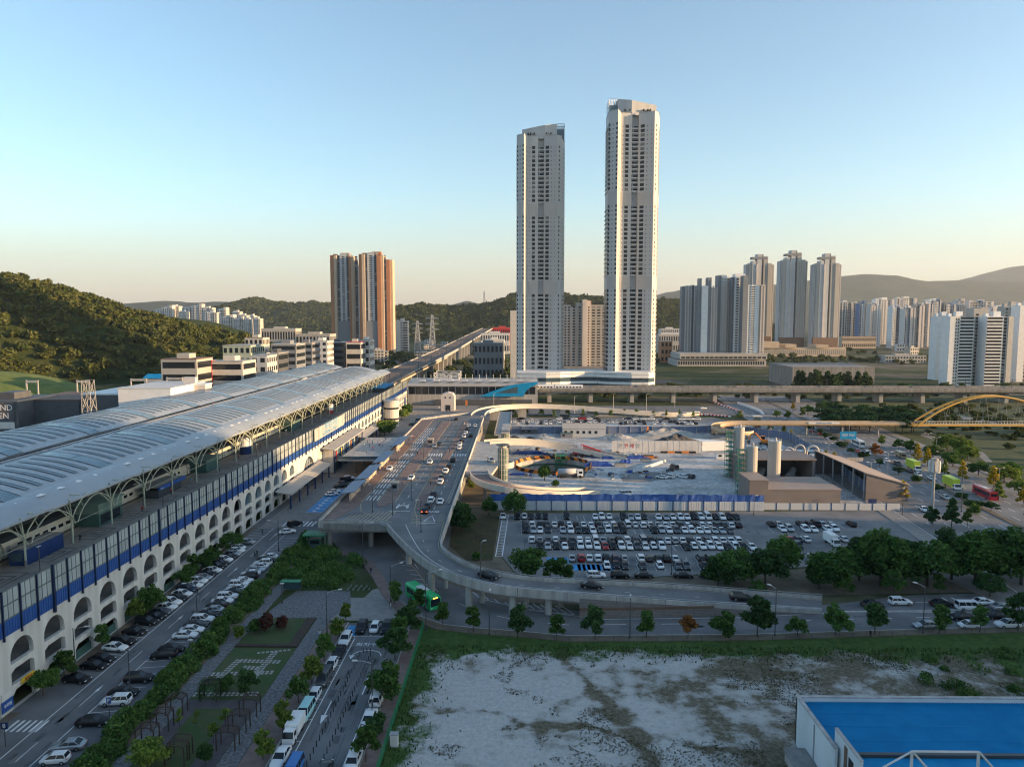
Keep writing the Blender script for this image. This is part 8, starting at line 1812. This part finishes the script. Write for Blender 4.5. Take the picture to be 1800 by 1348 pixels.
# telecom tower by the avenue
x, y = G(1637,922); t = thing('telecom_tower', 'tall grey telecom mast with antenna drum by the avenue', 'mast', (x,y,0)); zt_ = AT(1640,806,y)[1]; MB().tube((0,0,0),(0,0,zt_-.5),.5,.32,12).build('pole', M['grey'], t); MB().cyl(0,0,zt_-4,zt_-3.7,1.6,14).build('platform', M['steel'], t)
for i in range(8): a = i*.785; MB().obox((1.4*math.cos(a),1.4*math.sin(a)),.7,.25,zt_-3.6,zt_-.6,a+1.57).build('antenna', M['offwhite'], t)
MB().cyl(0,0,zt_-.6,zt_+.1,1.0,14).build('drum', M['concrete'], t)
# ================================================================== street furniture
def lamp(px, py, h, label, arm, group, z=0.0, rz=0.0, two=False, mk_='steel_dk'):
    x, y = G(px,py,z); t = thing('street_lamp', label, 'street lamp', (x,y,z), rz, group); MB().tube((0,0,0),(0,0,h),.11,.07,7).build('pole', M[mk_], t); MB().cyl(0,0,0,.5,.2,8).build('base', M[mk_], t)
    for s_ in ((-1,1) if two else (1,)):
        m = MB(); m.path([(0,0,h-.3),(s_*arm*.5,0,h+.05),(s_*arm,0,h+.15)], .05, 5); m.build('arm', M['steel'], t); MB().box(s_*arm-.4,s_*arm+.4,-.16,.16,h+.08,h+.22).build('lamp_head', M['offwhite'], t)
gl = 'street lamps'
for i, (px, py, h, arm, rz) in enumerate([(229,1221,7.5,2.4,math.pi),(347,1090,7.5,2.4,math.pi),(132,1172,7.0,2.2,0.2),(490,968,8,2.4,math.pi),(638,988,9.5,2.6,.6),(687,1058,8,2.6,.6),(749,1108,11.5,3.2,.5),(860,1116,8.5,.8,1.4),(1107,1122,8.0,.8,1.4),(1362,1118,9.5,1.6,2.2),(1622,1114,9.5,1.8,2.3),(575,1115,8.5,2.6,.3),(655,1250,8.0,2.6,math.pi),(335,1160,3.6,.1,0),(496,1060,4.2,.1,0),(1180,1010,7,1,0),(1325,905,6,.8,0),(1586,905,8,1.8,1),(1690,900,8,1.8,1),(1800,905,8,1.8,2)]):
    lamp(px, py, h, f'{nth(i)} street lamp in the foreground streets, with '+('a short' if arm < 1 else 'a curved')+' arm', arm, gl, 0, rz)
for i, (px, py) in enumerate([(690,905),(740,935),(845,1018),(724,880),(745,812),(757,845),(800,808),(815,775),(700,830),(720,800),(770,742),(790,748),(845,760),(655,900)]): lamp(px, py, 7.5 if i > 2 else 8, f'{nth(i)} slim post on the drop-off deck', 1.0, 'posts on the deck', 7.0 if i != 2 else 5.9, R.uniform(0,3))
for i, (px, py) in enumerate([(1456,812),(1530,850),(1630,792),(1492,772),(1645,800),(1755,862),(1560,830),(1428,762)]): lamp(px, py, 8, f'{nth(i)} twin armed lamp along the avenue', 1.6, 'twin lamps along the avenue', 0, .2, True, 'steel')
for i, (px, py) in enumerate([(868,720),(1136,722),(1186,716),(1078,722),(1010,727)]): lamp(px, py, 11, f'{nth(i)} tall post behind the building site', .8, 'tall posts behind the site', 0, 0, False, 'steel')
# bollards
bo = MB().cyl(0,0,0,.8,.07,8).cyl(0,0,.8,.86,.09,8).mesh('bollard', M['black'])
for r_, x in enumerate((-28.9,-27.0)):
    for k in range(27): obj('bollard', bo, None, (x,88+k*1.5,0.01), 0, None, f'{nth(k)} black bollard from the near end of the {("left","right")[r_]} row on the parking street', 'bollard', 'rows of black bollards')
for k in range(3): obj('bollard', bo, None, (-28.6+k*.65,128.4,0.01), 0, None, f'{nth(k)} black bollard from the left closing the two rows', 'bollard', 'bollards closing the rows')
for k in range(26): obj('bollard', bo, None, (-60.6+.2*math.sin(k),208+k*5.2,0.02), 0, None, f'{nth(k)} bollard from the near end along the forecourt carriageway', 'bollard', 'bollards along the forecourt')
# green mesh fence round the field
gf = thing('green_fence', 'green wire fence between the footway and the gravel field', 'fence', (0,0,0)); M['green_wire'] = mat('green_wire', (0.03,0.22,0.10), .5, var=.1)
fp = MB().cyl(0,0,0,1.9,.05,6).mesh('post', M['green_wire']); fm = MB()
for k in range(17): fm.box(-.008,.008,k*.147,k*.147+.022,.1,1.8)
for z in (.1,.5,.95,1.4,1.8): fm.box(-.012,.012,0,2.5,z-.02,z+.02)
fm = fm.mesh('mesh_panel', M['green_wire']); y = 84.0
while y < 137: obj('post', fp, gf, (-19.05,y,0)); obj('mesh_panel', fm, gf, (-19.05,y,0)); y += 2.5
gf2 = thing('field_fence', 'low thin fence along the footway at the far side of the field', 'fence', (0,0,0)); fp2 = MB().cyl(0,0,0,1.1,.04,5).mesh('post', M['steel_dk']); P = offset(low_s[0:9][::-1], 2.85)
d = 0
for a, b in zip(P[:-1], P[1:]):
    L_ = math.dist(a,b); n_ = max(1,int(L_/2.6))
    for i in range(n_): obj('post', fp2, gf2, (lerp(a[0],b[0],i/n_), lerp(a[1],b[1],i/n_), 0))
m = MB(); m.path([(x,y,.95) for x,y in P], .025, 4); m.build('rail', M['steel_dk'], gf2)
# pergola arches in the garden
def pergola(px, py, label, w_=2.6, d=1.6, h=2.4, vine=False):
    x, y = G(px,py); t = thing('pergola_arch', label, 'pergola', (x,y,.05), 0, 'timber pergola arches')
    for sx in (-1,1):
        for sy in (-1,1): MB().box(sx*w_/2-.07,sx*w_/2+.07,sy*d/2-.07,sy*d/2+.07,0,h).build('post', M['wood'], t)
    for sy in (-1,1): m = MB(); m.path([(w_/2*math.cos(a),sy*d/2,h+.45*math.sin(a)) for a in [math.pi*i/8 for i in range(9)]], .07, 5); m.build('arch_rib', M['wood'], t)
    for i in range(11): a = math.pi*(i+.5)/11; cx, cz = w_/2*math.cos(a), h+.45*math.sin(a)+.08; m = MB(); m.box(cx-.05,cx+.05,-d/2-.25,d/2+.25,cz-.03,cz+.03); m.build('slat', M['dirt'] if False else M['wood'], t)
    if vine:
        q = np.random.default_rng(5); p_ = np.stack([q.uniform(-1.6,1.6,1500), q.uniform(-1.4,1.4,1500), q.uniform(.4,3.1,1500)],1); k_ = (np.abs(p_[:,0]) > .9) | (p_[:,2] > 2.2); V, Fq = leaf_quads(p_[k_], .12, q); obj('vine', npmesh('vine', V, Fq, M['lf_dark']), t)
for px, py, lab in [(311,1253,'farthest left timber arch over the garden path'),(286,1280,'middle left timber arch over the garden path'),(260,1308,'near left timber arch over the garden path'),(440,1255,'farthest right timber arch over the garden path'),(421,1283,'middle right timber arch over the garden path'),(401,1314,'near right timber arch over the garden path'),(312,1340,'timber arch at the bottom of the garden, left of a pair'),(318,1330,'timber arch at the bottom of the garden, right of a pair')]: pergola(px, py, lab)
pergola(370, 1228, 'vine covered timber arch at the head of the garden', vine=True)
# canopies and kiosks on the deck
for i, (y0, y1) in enumerate(((206,222),(224,246),(250,272),(284,306))):
    t = thing('bus_canopy', f'{nth(i)} blue roofed waiting canopy from the near end on the drop-off deck', 'canopy', (-49.8,0,7.16), 0, 'blue waiting canopies on the deck'); m = MB(); m.add([(-2.6,y0,2.9),(1.6,y0,3.4),(1.6,y1,3.4),(-2.6,y1,2.9),(-2.6,y0,2.75),(1.6,y0,3.25),(1.6,y1,3.25),(-2.6,y1,2.75)], [(0,1,2,3),(7,6,5,4),(0,4,5,1),(1,5,6,2),(2,6,7,3),(3,7,4,0)]); m.build('roof', mat('canopy_blue', (0.06,0.13,0.24), .4, var=.15, scale=.5), t)
    for yy in np.arange(y0+2,y1,6): MB().cyl(0,yy,0,3.1,.1,6).build('post', M['steel'], t)
    MB().box(-.3,-.1,y0+1,y1-1,.4,2.4).build('screen', M['terra2'], t)
for px, py, lab in [(694,862,'small kiosk booth with tan roof on the near deck island'),(757,782,'small kiosk booth with orange roof on the far deck island')]:
    x, y = G(px,py,7.1); t = thing('kiosk', lab, 'kiosk', (x,y,7.16)); MB().box(-1.1,1.1,-1.3,1.3,0,2.5).build('wall', M['bluegrey_dk'], t); MB().box(-1.4,1.4,-1.6,1.6,2.5,2.75).build('roof', M['terra2'], t); MB().box(-.8,.8,-1.35,-1.3,1,2).build('window', M['glass'], t)
t = thing('upper_terrace', 'pedestrian terrace linking the station doors with the deck', 'terrace', (0,0,0)); MB().box(-70,-53.4,272,322,6.2,7.0).build('slab', M['concrete'], t); MB().box(-70,-53.4,271.8,272.05,7.0,8.1).build('glass_rail', M['glass_blue'], t)
for q in range(4): MB().box(-66+q*3.5,-65.4+q*3.5,280,281,0,6.2).build('column', M['concrete_dk'], t)
# toll booth, signs, cabinet
x, y = G(556,960); t = thing('toll_booth', 'green roofed barrier booth at the mouth of the underpass', 'booth', (x,y,0)); MB().box(-1.6,1.6,-1.4,1.4,0,2.4).build('wall', M['mint_dk'], t); MB().box(-3,3,-2.2,2.2,3.3,3.7).build('roof', M['green'], t); MB().box(-1.2,1.2,-1.45,-1.4,1.1,2.1).build('window', M['glass'], t)
for s_ in (-2.4,2.4): MB().box(s_-.12,s_+.12,-.12,.12,0,3.3).build('post', M['steel'], t)
def sign(name, label, px, py, h, w_, hh, mk_, txt=None, z=0.0, rz=0.0, tsize=.8, cat='sign'):
    x, y = G(px,py,z); t = thing(name, label, cat, (x,y,z), rz); MB().cyl(0,0,0,h,.07,6).build('post', M['steel_dk'], t); MB().box(-w_/2,w_/2,-.06,.06,h-hh,h).build('panel', M[mk_], t)
    if txt: lettering(txt, tsize, M['white'], (0,-.08,h-hh/2), (math.pi/2,0,0), t)
sign('zone_sign', 'blue zone sign with letter B at the lower left', 10, 1312, 3.6, 1.0, .95, 'blue_dk', 'B'); sign('parking_sign', 'blue parking sign with letter P beside the hedge', 193, 1268, 3.8, .7, .9, 'blue', 'P')
sign('direction_sign', 'blue overhead direction sign beside the avenue', 1490, 790, 8.5, 7.5, 3.6, 'blue_sky', '천안 아산', tsize=1.5); sign('warning_sign', 'orange work sign on the plaza by the viaduct', 820, 716, 5, 1.4, 3.6, 'orange'); sign('speed_sign', 'round white speed limit sign on the bollard street', 654, 1258, 3.2, .5, .5, 'white', '30', tsize=.35)
sign('avenue_board', 'grey gantry board on a pole beside the avenue', 1502, 838, 7.5, 6, 1.4, 'concrete'); sign('site_board', 'small dark blue notice on the low white hoarding', 1533, 893, 3.0, 2.6, 1.6, 'blue_dk')
x, y = 11.5, 0
xg, yg = G(687,1310); t = thing('utility_cabinet', 'pale grey utility cabinet beside the green fence', 'cabinet', (xg+.5,yg,.02)); MB().box(-.55,.55,-.4,.4,.12,1.75).build('case', M['offwhite'], t); MB().box(-.6,.6,-.45,.45,0,.12).build('plinth', M['concrete'], t); MB().box(-.62,.62,-.47,.47,1.75,1.85).build('lid', M['grey'], t)
t = thing('arcade_sign', 'yellow parking entrance sign over the nearest arcade opening', 'sign', (XF+.1,112.2,3.1)); MB().box(0,.12,-1.5,1.5,0,.9).build('panel', M['yellow'], t); lettering('출입구', .6, M['red'], (.14,0,.45), (math.pi/2,0,math.pi/2), t)
t = thing('arcade_poster', 'blue and white parking poster on the arcade pier at far left', 'sign', (XF+.05,107.6,0)); MB().box(0,.1,-1.2,1.2,.6,2.4).build('panel', M['blue'], t); MB().box(0,.1,-1.1,1.1,2.4,3.6).build('panel_top', M['offwhite'], t); lettering('주차장', .6, M['white'], (.12,0,1.5), (math.pi/2,0,math.pi/2), t)
t = thing('bus_shelter', 'small glazed shelter at the edge of the thicket', 'shelter', (*G(512,1040),0)); MB().box(-2.2,2.2,-.8,.8,2.4,2.55).build('roof', M['green'], t)
for s_ in (-2,2): MB().box(s_-.06,s_+.06,.6,.72,0,2.4).build('post', M['steel_dk'], t)
MB().box(-2,2,.7,.75,.4,2.3).build('pane', M['glass_blue'], t)
for k in range(9):
    x, y = G(612+k*4.6,1040-(k%2)*5); t = thing('parked_bicycle', f'{nth(k)} bicycle from the left on the cobbled square', 'bicycle', (x,y,.07), 1.2, 'bicycles on the cobbled square')
    for xx in (-.5,.5):
        m = MB(); m.path([(xx+.32*math.cos(a),0,.33+.32*math.sin(a)) for a in [2*math.pi*i/12 for i in range(13)]], .025, 4); m.build('wheel', M['tyre'], t)
    m = MB(); m.path([(-.5,0,.33),(-.15,0,.8),(.35,0,.85),(.5,0,.33)], .025, 4); m.path([(-.15,0,.8),(0,0,.3),(.35,0,.85)], .025, 4); m.build('frame', M['steel'], t); MB().box(-.3,-.05,-.06,.06,.82,.9).build('saddle', M['black'], t); MB().box(.33,.38,-.25,.25,.95,.99).build('handlebar', M['black'], t)
# waste lattice on cross-station roof etc.
lattice('roof_truss', 'white scaffold truss on the cross station roof', 'scaffold', AT(787,660,525)[0], 525, 22, 9, 9, 'white', 0, 0, .18)
# ================================================================== people
def person_mesh():
    me = bpy.data.meshes.new('person'); J = [(0,0,.95),(0,0,1.2),(0,0,1.42),(0,0,1.55),(0,.02,1.68),(.10,0,.90),(.11,.05,.50),(.10,.02,.08),(.10,.16,.04),(-.10,0,.90),(-.11,-.05,.50),(-.10,-.12,.08),(-.10,.02,.04),(.20,0,1.40),(.25,-.03,1.12),(.24,.08,.88),(-.20,0,1.40),(-.25,.03,1.12),(-.24,.14,.90)]
    E = [(0,1),(1,2),(2,3),(3,4),(0,5),(5,6),(6,7),(7,8),(0,9),(9,10),(10,11),(11,12),(2,13),(13,14),(14,15),(2,16),(16,17),(17,18)]; rad = [.15,.14,.15,.06,.105,.095,.065,.045,.04,.095,.065,.045,.04,.065,.05,.04,.065,.05,.04]
    me.from_pydata(J, E, []); o = bpy.data.objects.new('person', me); COL.objects.link(o); o.modifiers.new('s','SKIN'); sv = me.skin_vertices[0].data
    for i, r_ in enumerate(rad): sv[i].radius = (r_, r_*.8 if i < 3 else r_); sv[i].use_root = i == 0
    o.modifiers.new('u','SUBSURF').levels = 1; bpy.context.view_layer.update(); em = bpy.data.meshes.new_from_object(o.evaluated_get(bpy.context.evaluated_depsgraph_get())); bpy.data.objects.remove(o); return em
PM = person_mesh(); M['skin'] = mat('skin', (0.45,0.28,0.2), .6, var=0); M['hair'] = mat('hair', (0.012,0.01,0.01), .6, var=0)
CL = {'white':mat('cloth_white',(.6,.6,.6),.8,var=0),'black':mat('cloth_black',(.015,.015,.018),.8,var=0),'navy':mat('cloth_navy',(.02,.03,.08),.8,var=0),'red':mat('cloth_red',(.4,.04,.04),.8,var=0),'grey':mat('cloth_grey',(.2,.2,.21),.8,var=0),'teal':mat('cloth_teal',(.05,.2,.2),.8,var=0)}
PV = {}
def person(px, py, top, bot, label, z=0.0, rz=0.0):
    if (top,bot) not in PV:
        me = PM.copy(); me.materials.clear()
        for mm in (CL[bot], CL[top], M['skin'], M['hair']): me.materials.append(mm)
        for p in me.polygons:
            c = p.center; p.use_smooth = True; p.material_index = 0 if c.z < .93 and abs(c.x) < .2 else 3 if c.z > 1.66 or (c.z > 1.58 and c.y < 0) else 2 if c.z > 1.47 or (abs(c.x) > .2 and c.z < .95) else 1
        PV[(top,bot)] = me
    x, y = G(px,py,z); return obj('person', PV[(top,bot)], None, (x,y,z+.01), rz, .98, label, 'person')
PL = [(639,1000,'black','black','person in black walking on the curved footway, the farther of two'),(652,1008,'black','navy','person in dark clothes walking on the curved footway, the nearer of two'),(687,1072,'white','grey','person in white on the footway corner near the first street tree'),(562,1122,'white','black','person in white on the cobbled path beside the park'),(597,1120,'black','black','person in black between the young trees of the parking street'),(348,1045,'black','navy','person in dark clothes standing between the parked car rows'),(448,978,'teal','black','person in teal at the far end of the car rows, left of a pair'),(452,977,'black','black','person in black at the far end of the car rows, right of a pair'),(461,938,'black','black','person in black crossing the forecourt mouth'),(1530,1121,'black','black','person in black walking beside the gravel field')]
for px, py, a, b, lab in PL: person(px, py, a, b, lab, 0.1, R.uniform(0,6))
PD = [(734,800,'black','black','person in black on the near side of the deck zebra crossing'),(740,798,'grey','black','person in grey on the deck zebra crossing'),(790,795,'black','navy','person in black waiting by the right zebra crossing'),(776,803,'white','white','person in white beside the right lane of the deck'),(757,853,'black','black','person in black on the deck island near the kiosk'),(718,775,'navy','black','person in navy under the far blue canopy'),(727,772,'red','black','person in red on the deck footway'),(708,852,'grey','navy','person in grey beside the near kiosk'),(800,803,'red','grey','person in red next to a motorbike on the deck')]
for px, py, a, b, lab in PD: person(px, py, a, b, lab, 7.16, R.uniform(0,6))
for i in range(14):
    x, y = -58-R.random()*9, 276+R.random()*40; o = person(900, 900, R.choice(list(CL)), R.choice(['black','navy','grey']), f'{nth(i)} pedestrian counted across the upper terrace by the station doors', 7.0, R.uniform(0,6)); o.location = (x,y,7.01); o['group'] = 'pedestrians on the terrace'
for i in range(16):
    o = person(900, 900, R.choice(list(CL)), R.choice(['black','navy','grey']), f'{nth(i)} passenger from the near end standing on the station platform', 14.0, R.uniform(0,6)); o.location = (-90.5-R.random()*5, 118+i*17+R.uniform(-4,4), 14.01); o['group'] = 'passengers on the platform'

# worn roads: patched trenches, oil marks and sealed cracks
rp_ = random.Random(23); m = MB()
def patch(x, y, z, a, L_, w_): 
    ca, sa = math.cos(a), math.sin(a); m.add([(x+u*ca-v*sa, y+u*sa+v*ca, z) for u, v in ((-L_/2,-w_/2),(L_/2,-w_/2*rp_.uniform(.7,1.2)),(L_/2*rp_.uniform(.85,1),w_/2),(-L_/2,w_/2*rp_.uniform(.7,1.1)))], [(0,1,2,3)])
for k in range(420):
    m.cur = rp_.choice([0,0,1]); c = k % 6
    if c == 0: x, y, z, a = rp_.uniform(-71,-66.6), rp_.uniform(90,205), .004, 1.57
    elif c == 1: x, y, z, a = rp_.uniform(-31.3,-24.2), rp_.uniform(85,133), .008, 1.57
    elif c == 2: i = rp_.random(); x, y = lerp(20,150,i), rp_.uniform(138,146); z, a = .010, 0
    elif c == 3: x, y, z, a = rp_.choice([rp_.uniform(-36.6,-31.4),rp_.uniform(-27.2,-22),rp_.uniform(-46.4,-42)]), rp_.uniform(205,370), DZ+.015, 1.57
    elif c == 4: x, y = rp_.uniform(0,95), rp_.uniform(168,213); z, a = LOT_Z+.004, rp_.choice([0,1.57])
    else: x, y = A(rp_.uniform(40,330), rp_.uniform(1,56)); z, a = .048, AVA
    if rp_.random() < .5: patch(x, y, z, a+rp_.uniform(-.04,.04), rp_.uniform(3,14), rp_.uniform(.08,.2))
    else: patch(x, y, z, a+rp_.uniform(-.1,.1), rp_.uniform(.6,3.2), rp_.uniform(.3,1.1))
o = m.build('road_patches', [mat('tar', (.098,.10,.105), .85, var=.2, scale=1.5), mat('worn_patch', (.17,.17,.168), .9, var=.15, scale=1.5)], kind='stuff'); o['label'] = 'darker and paler repair patches and sealed cracks on the roads'; o['category'] = 'road patches'
